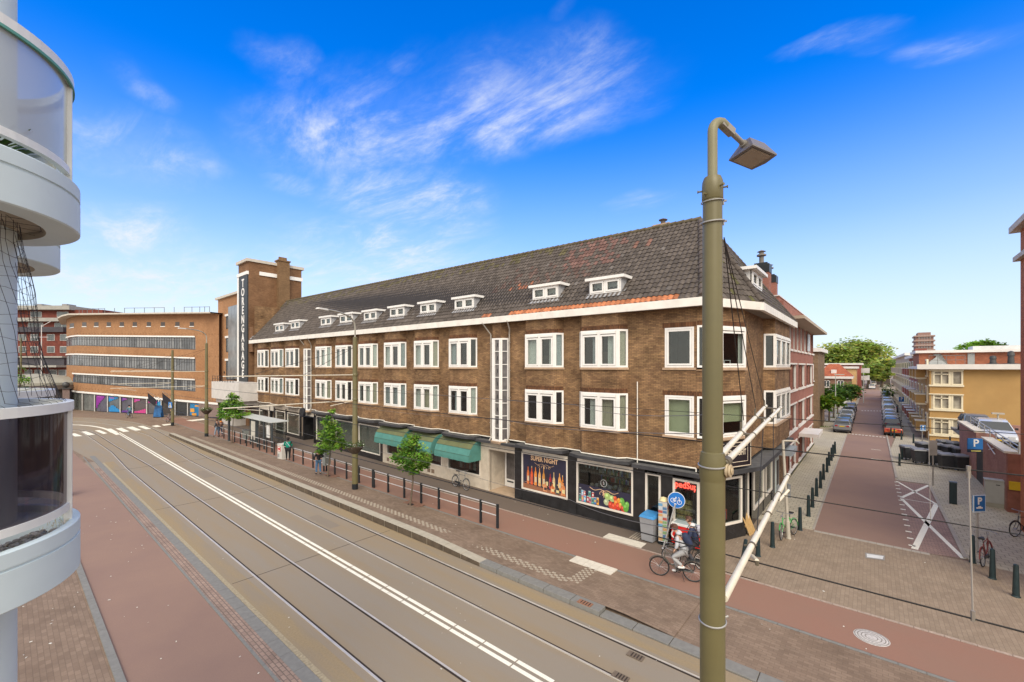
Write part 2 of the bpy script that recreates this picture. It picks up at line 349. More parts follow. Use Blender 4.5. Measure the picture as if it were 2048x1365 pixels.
for a_,b_,c_,d_ in ((18.4,20.6,9.3,9.8),(33,35.4,8.3,8.9)): sheet('asphalt_patch',rect(a_,b_,c_,d_),.0035,patm if c_>4 else M('red_patch',(.22,.135,.105),.85,var=.06,vs=30))
# rails
rm=MB(); gr=MB(); tan=MB()
def strip(mb,path,w,z0,z1,off=0):
    P=[Vector((-a,b,0)) for a,b in path]; L_=[];R_=[]
    for i,p in enumerate(P):
        d=(P[min(i+1,len(P)-1)]-P[max(i-1,0)]).normalized(); n=Vector((-d.y,d.x,0))
        L_.append(p+n*(off+w/2)); R_.append(p+n*(off-w/2))
    for i in range(len(P)-1):
        a,b,c,d=L_[i],L_[i+1],R_[i+1],R_[i]
        v=[(q.x,q.y,z) for z in (z0,z1) for q in (a,b,c,d)]
        mb.add(v,[(4,5,6,7),(0,1,5,4),(2,3,7,6)])
for v,fr,sgn in ((5.52,far1,-1),(6.81,far2,1),(9.08,far3,-1),(10.34,far4,1)):
    pa=edge(v,fr); strip(rm,pa,.055,-.01,.014,0); strip(gr,pa,.05,-.01,.009,.052*sgn)
rm.build('tram_rail',steel,kind='structure'); gr.build('rail_groove',groove,kind='structure')
# paint
m=MB()
uu=5.55
while uu<62:
    if uu<45:
        m.box(-uu-1.06,-uu,7.80,7.91,.0,.005); m.box(-uu-1.06,-uu,8.01,8.12,.0,.005); uu+=1.10
    else: 
        a=7.85; strip(m,[(uu,7.87),(uu+2,7.87)],.1,0,.005); strip(m,[(uu,8.07),(uu+2,8.07)],.1,0,.005); uu+=2
wl=far((236,870),(210,858),(186,853),(165,851),(140,850),(0,848.5)); strip(m,wl,.30,0,.005)
for a,b,c,d in [((150,867),(165,872.5),(150,873.5),(140,868)),((160,864),(172,863),(190,869.5),(176,871)),((189,861.5),(199,860.5),(215,867),(207,868.5)),((209,858.5),(222,857.5),(236,865),(222,866)),((231,857.5),(243,856),(259,863),(247,864.5)),((252,855),(265,853.5),(283,860.5),(269,862)),((275,853),(286,852),(303,858),(292,859))]:
    m.add([G(*q,z=.006) for q in (a,b,c,d)],[(0,3,2,1)])
m.build('road_marking',paint,kind='structure')
m=MB()
for a,b,c,d in [((303,852.5),(314,850.5),(323,853.5),(312,855)),((323,849.5),(345,847.5),(345,849.5),(328,852)),((372,841.5),(411,837),(412,840),(385,843))]:
    m.add([G(*q,z=.02) for q in (a,b,c,d)],[(0,3,2,1)])
m.build('crossing_paint',paint,kind='structure')
# tram platform: raised kerb with light stones, shade painted into the dirty front face
m=MB(); k2=MB()
u=10.8
while u<56:
    a,b=u,min(u+.98,56)
    za=.26 if a>14 else lerp(.13,.26,(a-10.8)/3.2); zb=.26 if b>14 else lerp(.13,.26,(b-10.8)/3.2)
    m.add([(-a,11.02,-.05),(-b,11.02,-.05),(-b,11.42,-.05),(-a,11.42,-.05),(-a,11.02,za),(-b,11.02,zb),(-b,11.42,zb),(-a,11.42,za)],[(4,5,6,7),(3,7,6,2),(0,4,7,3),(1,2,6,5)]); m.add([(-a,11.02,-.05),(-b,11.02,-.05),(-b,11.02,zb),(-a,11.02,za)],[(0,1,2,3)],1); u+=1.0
m.build('platform_kerb',[kerbl,M('shaded_grimy_kerb_face',(.10,.075,.052),.9,var=.3,vs=3)],kind='structure',bevel=.012)
u=-24
while u<10.7:
    z=.13 if u>5.4 else .035
    k2.add([(-u,11.02,-.05),(-u-.98,11.02,-.05),(-u-.98,11.42,-.05),(-u,11.42,-.05),(-u,11.02 if u<5.4 else 11.04,z),(-u-.98,11.04,z),(-u-.98,11.42,z),(-u,11.42,z)],[(0,1,5,4),(4,5,6,7),(3,7,6,2),(0,4,7,3),(1,2,6,5)]); u+=1.0
k2.build('kerb',kerbg,kind='structure',bevel=.01)
# raised platform surface sloping down to the cycle path
ps=MB()
ps.add([(-56,11.43,.25),(-14,11.43,.25),(-14,13.86,.02),(-56,13.86,.02),(-10.8,11.43,.12),(-10.8,13.86,.01),(-5.4,11.43,.12),(-5.4,13.86,.01),(-4,11.43,.03),(-4,13.86,.008)],[(0,1,2,3),(1,4,5,2),(4,6,7,5),(6,8,9,7)])
o=ps.build('platform',pave,kind='structure')
for p in o.data.polygons:
    if p.normal.z<0: o.data.flip_normals(); break
def platz(u,v):
    t=max(0,min(1,(13.86-v)/2.43)); top=.25 if u>14 else .12 if u>5.4 else .03
    if 10.8<u<=14: top=lerp(.12,.25,(u-10.8)/3.2)
    return lerp(.015,top,t)
tm=MB()
u=7.7
while u<52:
    step=.15
    for j in range(4):
        v=11.86+j*.1
        if (int(u/step)+j)%2==0:
            z=platz(u,v)+.004; z2=z
            tm.box(-u-.14,-u,v,v+.085,z-.02,z+.003)
    u+=step
for i in range(14):
    v=12.1+i*.1
    for j in range(4):
        if (i+j)%2==0: u=7.35+j*.11; z=platz(u,v); tm.box(-u-.09,-u,v,v+.085,z-.02,z+.006)
for i in range(8):
    v=16.9+i*.1
    for j in range(4):
        u=7.4+j*.11; tm.box(-u-.06,-u,v,v+.085,0,.012)
tm.build('tactile_paving',M('tactile_stone',(.37,.315,.245),.8,var=.15,vs=8),kind='structure')
tm=MB()
for k in range(6):
    for j in range(2):
        u=6.85+k*.28
        tm.box(-u-.272,-u,13.42+j*.27-.02,13.42+j*.27+.245,0,.018+platz(u,13.5)); 
    for j in range(2): tm.box(-6.98-k*.28-.272,-6.98-k*.28,16.24+j*.28,16.24+j*.28+.27,0,.016)
tm.build('white_paving_slabs',M('white_slab',(.62,.57,.48),.8,var=.08,vs=6),kind='structure')
# crossing area and side street
sheet('crossing',rect(-30,4.0,14.0+2.2,22.9),.004,pave2)
sheet('crossing_strip',rect(-30,2.9,11.45,13.86),.006,pave)
sheet('side_pavement',[(1.95,22.9),(4.5,22.9),(4.6,60),(4.6,240),(1.95,240)],.006,slabs)
sheet('corner_pavement',[(2.9,16.3),(4.8,16.3),(4.8,22.9),(1.95,22.9),(2.2,19)],.008,pave2)
sr=sheet('side_street',[(1.9,22.95),(-1.25,22.75),(-1.25,36.5),(-1.2,48),(-1.9,60),(-2.2,240),(1.9,240)],.002,redas2)
sheet('far_side_pavement',[(-2.8,22.8),(-30,21.5),(-30,60),(-3.4,60),(-3.6,75),(-4.9,75),(-4.9,240),(-3.3,240),(-2.2,62),(-1.2,48),(-1.2,36.6),(-2.65,36.3)],.006,slabs)
sheet('loading_bay',[(-1.25,36.4),(-2.62,36.2),(-2.78,23.2),(-1.25,22.8)],.004,BR('bay_paving',(.34,.225,.19),(.27,.175,.15),(.16,.12,.10),.21,.105,.1,stain=.12))
m=MB()
for i in range(14): m.box(-1.9+i*.26*1.0,-1.9+i*.26+.25,22.72-.0,22.95,-.01,.012)
for i in range(60): m.box(-1.98,-1.9,23+i*1.6,24.58+i*1.6,-.01,.03)
for i in range(8): m.box(2.66,2.78,23.2+i*1.6,24.78+i*1.6,-.01,.05)
m.box(1.25,2.7,36.25,36.42,-.01,.05)
for i in range(30): m.box(1.22,1.34,37+i*1.6,38.55+i*1.6,-.01,.05)
m.build('side_street_kerb',M('pale_kerb',(.36,.32,.27),.8,var=.1),kind='structure')
m=MB()
def pl(pa,pb,w,z=.009):
    a,b=Vector(pa),Vector(pb); d=(b-a).normalized(); n=Vector((-d.y,d.x,0))*w/2
    m.add([(a-n).to_3d()+Vector((0,0,z)),(b-n).to_3d()+Vector((0,0,z)),(b+n).to_3d()+Vector((0,0,z)),(a+n).to_3d()+Vector((0,0,z))],[(0,1,2,3)])
def g2(px,py): p=G(px,py); return Vector((p.x,p.y,0))
def mk(a,b,w): pl(g2(*a),g2(*b),w)
mk((1793,963),(1873,1009),.12); mk((1858,971),(1803,996),.16); mk((1803,998),(1873,1009),.06)
mk((1803,998),(1927,1118),.15); mk((1873,1009),(1829,1099),.2)
for i in range(14):
    t=i/13; a=g2(1793,965).lerp(g2(1824,1092),t); pl(a-Vector((.1,0,0)),a+Vector((.1,0,0)),.14)
mk((1742,899),(1762,901),.1); mk((1742,918),(1763,920.5),.1)
for k in range(11): 
    a=g2(1697,868).lerp(g2(1766,875),k/10); pl(a,a+Vector((.18,0,0)),.35,.012)
for k in range(8): 
    a=g2(1723,822).lerp(g2(1765,822.5),k/7); pl(a,a+Vector((.2,0,0)),.7,.012)
m.build('bay_marking',paint,kind='structure')
# inspection covers
pt=MB(); c=G(1743,1276); pt.lathe([(0.001,.014),(.36,.014),(.38,.008)],c,28,mi=0)
for r in (.12,.2,.28,.34): pt.lathe([(r,.0155),(r+.02,.0155)],c,28,mi=1)
pt.build('manhole_cover',[M('cast_cover',(.50,.47,.44),.5,var=.25,vs=30),M('cover_groove',(.22,.2,.18),.8)],label='round cast manhole cover in the red cycle path',cat='manhole cover')
a=G(1730,1106);b_=G(1770,1112);c=G(1769,1122);d=G(1731,1117)
pt=MB(); pt.add([p+Vector((0,0,.012)) for p in (a,d,c,b_)],[(0,1,2,3)]); e=(b_-a)*.08; f=(d-a)*.2
pt.add([p+Vector((0,0,.014)) for p in (a+e+f*.9,d+e-f*.9,c-e-f*.9,b_-e+f*.9)],[(0,1,2,3)],1)
pt.build('plate_cover',[M('cover_rim',(.25,.23,.2),.6),M('white_cover',(.62,.62,.6),.5,var=.1,vs=9)],label='white rectangular access cover in the brick crossing',cat='access cover')
for (q,wd) in (((1173,1217),.35),((1275,1315),.3),((1245,1357),.28)):
    p=G(*q); b=MB(); b.box(p.x-wd/2-.1,p.x+wd/2,p.y-.11,p.y+.1,-.05,.0235 if q[0]>1200 else .15)
    for k in range(4): b.box(p.x-wd/2+k*wd/4,p.x-wd/2+k*wd/4+.03,p.y-.09,p.y+.08,-.05,.0255 if q[0]>1200 else .153,mi=1)
    b.build('drain_grate',[M('rusty_iron',(.26,.13,.08),.8,var=.25,vs=20) if q[0]==1173 else M('dull_iron',(.15,.115,.085),.8,var=.2,vs=20),groove],label={1173:'rusty orange gully grate set in the grey kerb',1275:'small dark track drain box beside the outer rail',1245:'small dark track drain box near the bottom edge of the photo'}[q[0]],cat='drain')
# litter scraps and joints in the asphalt
m=MB()
for u in (16.2,27.5,40):
    m.box(-u-.012,-u+.012,4.85,10.9,-.01,.0035)
m.build('asphalt_joint',groove,kind='structure')
m=MB(); rr=random.Random(3)
for i in range(260):
    u=rr.uniform(-9,30); v=rr.choice([rr.uniform(1.9,3.9),rr.uniform(13,22),rr.uniform(4.9,10.8),rr.uniform(0,1.6)]); s=rr.uniform(.012,.035); a=rr.uniform(0,3)
    if 7<v<11: s*=.5
    d=Vector((math.cos(a),math.sin(a),0))*s; e=Vector((-d.y,d.x,0))*rr.uniform(.3,.8); p=Vector((-u,v,platz(u,v)+.022 if 11.4<v<13.9 and u>4 else .02))
    m.add([p-d-e,p+d-e,p+d+e,p-d+e],[(0,1,2,3)])
m.build('litter',M('litter_white',(.7,.68,.6),.8),kind='stuff',label='tiny pale scraps of litter and petals on the paving',cat='litter')
# ---------------------------------------------------------------- the long brick corner building
A0=G(1287,1066.6,0); FD=(ray(70)).normalized()                      # runs left along the shop fronts
FN=Vector((FD.y,-FD.x,0)); FN=FN if FN.dot(Vector((0,-1,0)))>0 else -FN   # outward normal
def fs(px,p=0):
    """distance along the front (from A0, to the left) of a measured direction, p metres proud of the wall"""
    q=hit(px,HY,A0+FN*p,FN); return (q-A0).dot(FD)
def fz(px,py,p=0): return hit(px,py,A0+FN*p,FN).z
def FP(s,p=0,z=0): q=A0+FD*s+FN*p; return Vector((q.x,q.y,z))
def warp(p):
    q=Vector(p); s=(q-A0).dot(FD)
    if q.z>H: q.z=H+(q.z-H)*(1+.0033*max(s,-3))
    return q
P1=FP(fs(1393),0); P2=RT*9.95+FW*18.2; D2=Vector((0,1,0)); N2=Vector((1,0,0))
def ss(px,p=0): q=hit(px,HY,P2+N2*p,N2); return (q-P2).dot(D2)
def sz(px,py,p=0): return hit(px,py,P2+N2*p,N2).z
def SP(t,p=0,z=0): q=P2+D2*t+N2*p; return Vector((q.x,q.y,z))
CDv=(P2-P1); CDv.z=0; CLEN=CDv.length; CDv.normalize(); CN=Vector((CDv.y,-CDv.x,0))
if CN.dot(FW)>0: CN=-CN
def CP(c,p=0,z=0): q=P1+CDv*c+CN*p; return Vector((q.x,q.y,z))
brick=BR('brown_brick',(.335,.203,.100),(.195,.112,.060),(.11,.072,.045),.22,.064,.13,stain=.42,dark=(.60,.53,.50),dscale=.55,dr=(.42,.72),bump=.6)
soldier=BR('soldier_brick',(.20,.09,.042),(.10,.045,.022),(.05,.03,.02),.064,.22,.04,stain=.3,off=0)
stone=M('sill_stone',(.44,.31,.21),.8,var=.12,vs=5)
trim=M('white_trim',(.82,.80,.77),.4,var=.04,vs=5)
soffit=M('grey_soffit',(.25,.22,.19),.8)
wglass=GLASS('window_glass',trans=.93,refl=.26)
curt=[M('curtain_white',(.90,.86,.78),.9,var=.15,vs=14),M('curtain_grey',(.55,.56,.56),.9,var=.15,vs=14),M('curtain_beige',(.68,.58,.42),.9,var=.15,vs=14),M('blind_green',(.70,.68,.42),.9,var=.05)]
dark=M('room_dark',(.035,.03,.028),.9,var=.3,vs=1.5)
EAVE=9.58; FS_END=fs(509,0)
B=EM('corner_apartment_building',(A0.x,A0.y,0),'long brown brick corner block with tiled roof, white bay windows and shops below','apartment building')
Bi=Matrix.Translation(-Vector((A0.x,A0.y,0)))
def BM(): return MB()
def bput(mb,name,mats,parent=None,label=None,**k):
    """link a building part (world coordinates) under the building root"""
    o=mb.build(name,mats,parent=B if parent is None else parent,label=label,warp=lambda p:warp(p)-Vector((A0.x,A0.y,0)),**k); return o
# --- window panel in a plane: a->b along, z0..z1 ; d = outward
def pan(mb,a,b,z0,z1,d,o,w,h,dep,off=0,mi=0):
    """box in a panel frame: o=(x,z) start, w,h size, dep thickness, off distance outwards"""
    ax=(b-a); ax.z=0; ax=ax.normalized(); p=Vector((a.x,a.y,0))+ax*o[0]+Vector((0,0,o[1]))+d*(off-dep/2)
    return mb.fbox(p,ax*w,d*dep,Vector((0,0,h)),mi)
def casement(fr,gl,a,b,z0,z1,d,vent=True,inner=True,fw=.075):
    L_=(Vector((b.x,b.y,0))-Vector((a.x,a.y,0))).length; h=z1-z0
    for o,w_,h_ in (((0,z0),L_,fw),((0,z1-fw),L_,fw),((0,z0+fw),fw,h-2*fw),((L_-fw,z0+fw),fw,h-2*fw)): pan(fr,a,b,z0,z1,d,o,w_,h_,.09)
    g=fw; 
    if inner and L_>.35:
        s=.075; x0=fw+.012; x1=L_-fw-.012; y0=z0+fw+.012; y1=z1-fw-.012-(.13 if vent else 0)
        for o,w_,h_ in (((x0,y0),x1-x0,s),((x0,y1-s),x1-x0,s),((x0,y0+s),s,y1-y0-2*s),((x1-s,y0+s),s,y1-y0-2*s)): pan(fr,a,b,z0,z1,d,o,w_,h_,.06,.035)
        if vent: pan(fr,a,b,z0,z1,d,(x0+.0,z1-fw-.105),x1-x0,.10,.07,.05); pan(fr,a,b,z0,z1,d,(x0+.0,z1-fw-.135),x1-x0,.03,.03,.0,mi=1)
        g=fw+s
    pan(gl,a,b,z0,z1,d,(g*.8,z0+g*.8),L_-g*1.6,h-g*1.6,.012,-.01)
fgrey=M('frame_shadow_grey',(.35,.33,.3),.6)
BAY=.35; AA=.30
wins=[(515.8,537.7),(542.4,567),(571.7,598.7),(631.8,663.2),(672,705),(718,756),(769.3,812.7),(829.4,877.8),(899.2,954.3),(1051.9,1126.8),(1163.7,1255.1)]
strips=[(608,623),(985.4,1016.7)]
ZU=(7.17,8.86); ZL=(4.36,6.02); ZB=3.15; ZT=9.75
feats=[]
for a,b in wins: s0=fs(b); s1=fs(a,BAY)+AA; feats.append((s0,s1,'w',(a,b)))
for a,b in strips: s0=fs(b); s1=fs(a,BAY)+.24; feats.append((s0,s1,'s',(a,b)))
feats.sort()
wall=BM(); lint=BM(); room=BM()
def seg(mb,p,q,z0,z1,mi=0):
    mb.add([(p.x,p.y,z0),(q.x,q.y,z0),(q.x,q.y,z1),(p.x,p.y,z1)],[(0,1,2,3)],mi)
def ring(mb,pts,z,mi=0): mb.add([(p.x,p.y,z) for p in pts],[tuple(range(len(pts)))],mi)
cur=fs(1393); 
zb=[(ZB,ZL[0]-.06),(ZL[1],ZU[0]-.06),(ZU[1],ZT)]
wi=0
CU_=[(2,2,1),(0,9,0),(1,0,9),(0,1,0),(0,0,9),(9,1,0),(1,9,1),(0,2,0),(2,0,1),(9,0,9),(0,9,1)]
rw=random.Random(11)
stripmat=M('grey_panel_glass',(.12,.11,.11),.25,var=.3,vs=3,spec=.6)
for s0,s1,k,pxs in feats:
    # plain wall up to the bay
    seg(wall,FP(cur),FP(s0),ZB,ZT)
    aa=AA if k=='w' else .24
    c=[FP(s0),FP(s0+aa,BAY),FP(s1-aa,BAY),FP(s1)]
    if k=='w':
        for z0,z1 in zb:
            for i in range(3): seg(wall,c[i],c[i+1],z0,z1)
            ring(wall,c,z1); ring(wall,c,z0)
        for (z0,z1) in (ZL,ZU):
            for i in range(3):   # soldier course over the window, 3 mm proud
                a,b=c[i]+FN*.006,c[i+1]+FN*.006; seg(lint,a,b,z1+.0,z1+.21)
        for fl,(z0,z1) in enumerate((ZL,ZU)):
            fr=BM(); gl=BM(); sl=BM(); cu=BM()
            d=FN
            mid=(c[1]+c[2])/2
            for a,b,vent in ((c[1],mid,True),(mid,c[2],True)): casement(fr,gl,a,b,z0,z1,d,vent)
            n1=(c[1]-c[0]); n1=Vector((n1.y,-n1.x,0)).normalized(); n1=n1 if n1.dot(FN)>0 else -n1
            n3=(c[3]-c[2]); n3=Vector((n3.y,-n3.x,0)).normalized(); n3=n3 if n3.dot(FN)>0 else -n3
            casement(fr,gl,c[0],c[1],z0,z1,n1,False,False,.085); casement(fr,gl,c[2],c[3],z0,z1,n3,False,False,.085)
            for q in (c[1],c[2]): fr.tube([(q.x,q.y,z0),(q.x,q.y,z1)],.055,6,smooth=False)
            # stone sill following the bay
            e=[FP(s0-.06),FP(s0+aa-.03,BAY+.09),FP(s1-aa+.03,BAY+.09),FP(s1+.06)]
            sl.prism([(p.x,p.y) for p in e],z0-.10,z0-.003)
            # curtains
            for ci in range(2):
                code=rw.choice([0,0,1,2,9,9,0]) 
                if code==9: continue
                a,b=(c[1],mid) if ci==0 else (mid,c[2]); 
                t0,t1=rw.choice([(0,1),(0,.45),(.5,1),(0,.6),(.35,1)])
                n_=14; P=[a.lerp(b,lerp(t0,t1,j/n_))-FN*(.14+.025*(j%2)) for j in range(n_+1)]
                for j in range(n_): seg(cu,P[j],P[j+1],z0+.05,z1-.05,code)
            if rw.random()<.6:
                P=[c[0].lerp(c[1],j/6)-FN*(.10+.02*(j%2)) for j in range(7)]; code=rw.choice([0,1,2])
                for j in range(6): seg(cu,P[j],P[j+1],z0+.05,z1-.05,code)
            o=bput(fr,'window',[trim,fgrey]); 
            bputc=lambda mb,n,m: mb.build(n,m,parent=o,warp=lambda p:warp(p)-Vector((A0.x,A0.y,0)))
            bputc(gl,'pane',wglass); bputc(sl,'sill',stone)
            if cu.f: bputc(cu,'curtain',curt)
            # room behind
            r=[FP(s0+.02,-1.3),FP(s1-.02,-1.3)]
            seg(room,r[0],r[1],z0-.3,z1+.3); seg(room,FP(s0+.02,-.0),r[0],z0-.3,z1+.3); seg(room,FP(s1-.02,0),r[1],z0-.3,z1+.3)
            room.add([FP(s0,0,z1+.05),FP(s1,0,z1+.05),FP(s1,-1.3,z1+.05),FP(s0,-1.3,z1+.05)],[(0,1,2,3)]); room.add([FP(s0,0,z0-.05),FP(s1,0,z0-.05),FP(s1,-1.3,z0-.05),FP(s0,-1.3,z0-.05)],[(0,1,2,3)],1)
            if rw.random()<.7:
                x=rw.uniform(s0+.4,s1-.5); q=FP(x,-.9,z0+.1); room.fbox(q,FD*.5,FN*.3,Vector((0,0,rw.uniform(.4,1))),rw.choice([1,2]))
    else:
        z0,z1=3.05,8.75
        for (p,q) in ((0,1),(1,2),(2,3)): seg(wall,c[p],c[q],z1,ZT)
        ring(wall,c,z1)
        fr=BM(); gl=BM(); n=8
        for i in range(3):
            a,b=c[i],c[i+1]; dd=(b-a); L_=dd.length; nn=Vector((dd.y,-dd.x,0)).normalized(); nn=nn if nn.dot(FN)>0 else -nn
            f_=.10 if i==1 else .07
            for x in (0,L_-f_): pan(fr,a,b,z0,z1,nn,(x,z0),f_,z1-z0,.10)
            if i==1: pan(fr,a,b,z0,z1,nn,(L_-.19,z0),.09,z1-z0,.1)
            pan(fr,a,b,z0,z1,nn,(f_,z0),L_-2*f_,.09,.09); pan(fr,a,b,z0,z1,nn,(f_,z1-.09),L_-2*f_,.09,.09)
            for j in range(1,n): pan(fr,a,b,z0,z1,nn,(f_,lerp(z0,z1,j/n)-.02),L_-2*f_,.035,.07)
            pan(gl,a,b,z0,z1,nn,(f_*.8,z0+.05),L_-1.6*f_,z1-z0-.1,.02,-.02)
            if i==1:
                for j in range(n): pan(gl,a,b,z0,z1,nn,(L_*.36,lerp(z0,z1,(j+.35)/n)),.07,.2,.012,-.008,1)
        o=bput(fr,'stair_window',trim); gl.build('pane',[stripmat,M('vent_slot',(.03,.03,.035),.5)],parent=o,warp=lambda p:warp(p)-Vector((A0.x,A0.y,0)))
        sl=BM(); e=[FP(s0-.08),FP(s0+.18,BAY+.1),FP(s1-.18,BAY+.1),FP(s1+.08)]; sl.prism([(p.x,p.y) for p in e],z0-.16,z0-.002); sl.build('sill',stone,parent=o,warp=lambda p:warp(p)-Vector((A0.x,A0.y,0)))
        # downpipes either side of the strip
        dp=BM()
        for sx_,dr_ in ((s0-.16,-1),(s1+.16,1)):
            dp.tube([FP(sx_+dr_*.25,.55,9.65),FP(sx_+dr_*.12,.2,9.2),FP(sx_,.09,9.0),FP(sx_,.09,3.45),FP(sx_-dr_*.06,.12,3.2),FP(sx_-dr_*.06,.3,2.95)],.042,8)
            for z in (4,5.5,7,8.5): dp.tube([FP(sx_-.06,.05,z),FP(sx_-.06,.14,z),FP(sx_+.06,.14,z),FP(sx_+.06,.05,z)],.012,5)
        bput(dp,'drain_pipe',M('pale_pipe',(.42,.38,.33),.6,var=.15))
    cur=s1
seg(wall,FP(cur),FP(FS_END),ZB,ZT)
# --- chamfer and side street walls
cb0,cb1=.03,CLEN-.12
cbay=[CP(cb0),CP(cb0+.30,.32),CP(cb1-.34,.32),CP(cb1)]
for p,q in ((CP(0),CP(cb0)),(CP(cb1),CP(CLEN))): seg(wall,p,q,ZB,ZT)
for z0,z1 in zb:
    for i in range(3): seg(wall,cbay[i],cbay[i+1],z0,z1)
    ring(wall,cbay,z1); ring(wall,cbay,z0)
t0,t1=ss(1527),ss(1562)
SE=ss(1566)
sbay=[SP(t0),SP(t0+.28,.45),SP(t1-.28,.45),SP(t1)]
seg(wall,SP(0),SP(t0),ZB,ZT); seg(wall,SP(t1),SP(SE),ZB-3.2,ZT)
for z0,z1 in zb:
    for i in range(3): seg(wall,sbay[i],sbay[i+1],z0,z1)
    ring(wall,sbay,z1); ring(wall,sbay,z0)
# flat window in the main front next to the corner
fa,fb=fs(1388),fs(1329.7)
def flatwin(a,b,n,panes,z0,z1,vents,cu_codes,nm='window',sillw=.08):
    fr=BM(); gl=BM(); sl=BM(); cu=BM(); m_=len(panes)
    for i,(x0,x1) in enumerate(panes): casement(fr,gl,a.lerp(b,x0),a.lerp(b,x1),z0,z1,n,vents[i])
    ax=(b-a).normalized(); sl.fbox(a-ax*sillw+Vector((0,0,z0-.10))-n*.05,ax*((b-a).length+2*sillw),n*.16,Vector((0,0,.097)))
    for i,code in enumerate(cu_codes):
        if code is None: continue
        x0,x1=panes[i]; kk,(f0,f1),zt=code
        pts=[a.lerp(b,lerp(x0,x1,lerp(f0,f1,j/10)))-n*(.14+.02*(j%2)*(kk!=3)) for j in range(11)]
        for j in range(10): seg(cu,pts[j],pts[j+1],lerp(z0,z1,zt),z1-.05,kk)
    o=bput(fr,nm,[trim,fgrey]); 
    for mb,nm_,mm in ((gl,'pane',wglass),(sl,'sill',stone),(cu,'curtain',curt)):
        if mb.f: mb.build(nm_,mm,parent=o,warp=lambda p:warp(p)-Vector((A0.x,A0.y,0)))
    q=[a-n*1.6,b-n*1.6]; seg(room,q[0],q[1],z0-.3,z1+.3); seg(room,a,q[0],z0-.3,z1+.3); seg(room,b,q[1],z0-.3,z1+.3)
    for z,mm in ((z1+.03,0),(z0-.04,1)): room.add([(p.x,p.y,z) for p in (a,b,q[1],q[0])],[(0,1,2,3)],mm)
    return o
# punch the flat window openings of the front near the corner by rebuilding that stretch as piers and bands
s0f,s1f=fs(1388),fs(1329.7)
first=feats[0][0]
wall.f=wall.f[1:]; wall.mi=wall.mi[1:]; wall.col=wall.col[1:]; wall.sm=wall.sm[1:]
seg(wall,FP(fs(1393)),FP(s0f),ZB,ZT); seg(wall,FP(s1f),FP(first),ZB,ZT)
for z0,z1 in ((ZB,ZL[0]-.0),(ZL[1],ZU[0]),(ZU[1]-.04,ZT)): seg(wall,FP(s0f),FP(s1f),z0,z1)
for fl,(z0,z1) in enumerate((ZL,(ZU[0],ZU[1]-.04))):
    flatwin(FP(s0f,-.04),FP(s1f,-.04),FN,[(0,1)],z0,z1,[False],[(3,(0,1),.02) if fl==0 else None])
    for q in ((s0f,s1f),): seg(lint,FP(q[0]-.1,.006),FP(q[1]+.1,.006),z1+.0,z1+.2)
# chamfer bay windows
for fl,(z0,z1) in enumerate((ZL,ZU)):
    a,b=cbay[1],cbay[2]
    o=flatwin(a,b,CN,[(0,.27),(.27,1)],z0,z1,[True,True],[(2,(0,.8),.1),(3,(.0,1),.35) if fl==0 else (0,(.85,1),0)],sillw=.02)
    for p,q in ((cbay[0],cbay[1]),(cbay[2],cbay[3])):
        fr=BM(); gl=BM()
        dd=(q-p); nn=Vector((dd.y,-dd.x,0)).normalized(); nn=nn if nn.dot(CN)>0 else -nn
        casement(fr,gl,p,q,z0,z1,nn,False,False,.08)
        q=a if p is cbay[0] else b
        fr.tube([(q.x,q.y,z0),(q.x,q.y,z1)],.05,6,smooth=False)
        o2=bput(fr,'window',[trim,fgrey]); gl.build('pane',wglass,parent=o2,warp=lambda p:warp(p)-Vector((A0.x,A0.y,0)))
    sl=BM(); e=[CP(cb0-.05),CP(cb0+.27,.42),CP(cb1-.31,.42),CP(cb1+.06)]; sl.prism([(p.x,p.y) for p in e],z0-.12,z0-.105); bput(sl,'sill',stone)
    for i in range(3): seg(lint,cbay[i]+CN*.006,cbay[i+1]+CN*.006,z1,z1+.2)
    # side street bay
    fr=BM(); gl=BM(); sl=BM()
    for i,(p,q) in enumerate(((sbay[0],sbay[1]),(sbay[1],sbay[2]),(sbay[2],sbay[3]))):
        dd=(q-p); nn=Vector((dd.y,-dd.x,0)).normalized(); nn=nn if nn.dot(N2)>0 else -nn
        if i==1:
            for j in range(3): casement(fr,gl,p.lerp(q,j/3),p.lerp(q,(j+1)/3),z0,z1,nn,True)
        else: casement(fr,gl,p,q,z0,z1,nn,False,False,.09)
    e=[SP(t0-.06),SP(t0+.25,.55),SP(t1-.25,.55),SP(t1+.06)]; sl.prism([(p.x,p.y) for p in e],z0-.12,z0-.002)
    o2=bput(fr,'window',[trim,fgrey]); 
    for mb,nm_,mm in ((gl,'pane',wglass),(sl,'sill',stone)): mb.build(nm_,mm,parent=o2,warp=lambda p:warp(p)-Vector((A0.x,A0.y,0)))
    q=[SP(t0,-1.2),SP(t1,-1.2)]; seg(room,q[0],q[1],z0-.3,z1+.3); seg(room,SP(t0),q[0],z0-.3,z1+.3); seg(room,SP(t1),q[1],z0-.3,z1+.3)
    for z in (z0-.05,z1+.03): room.add([SP(t0,0,z),SP(t1,0,z),SP(t1,-1.2,z),SP(t0,-1.2,z)],[(0,1,2,3)],1)
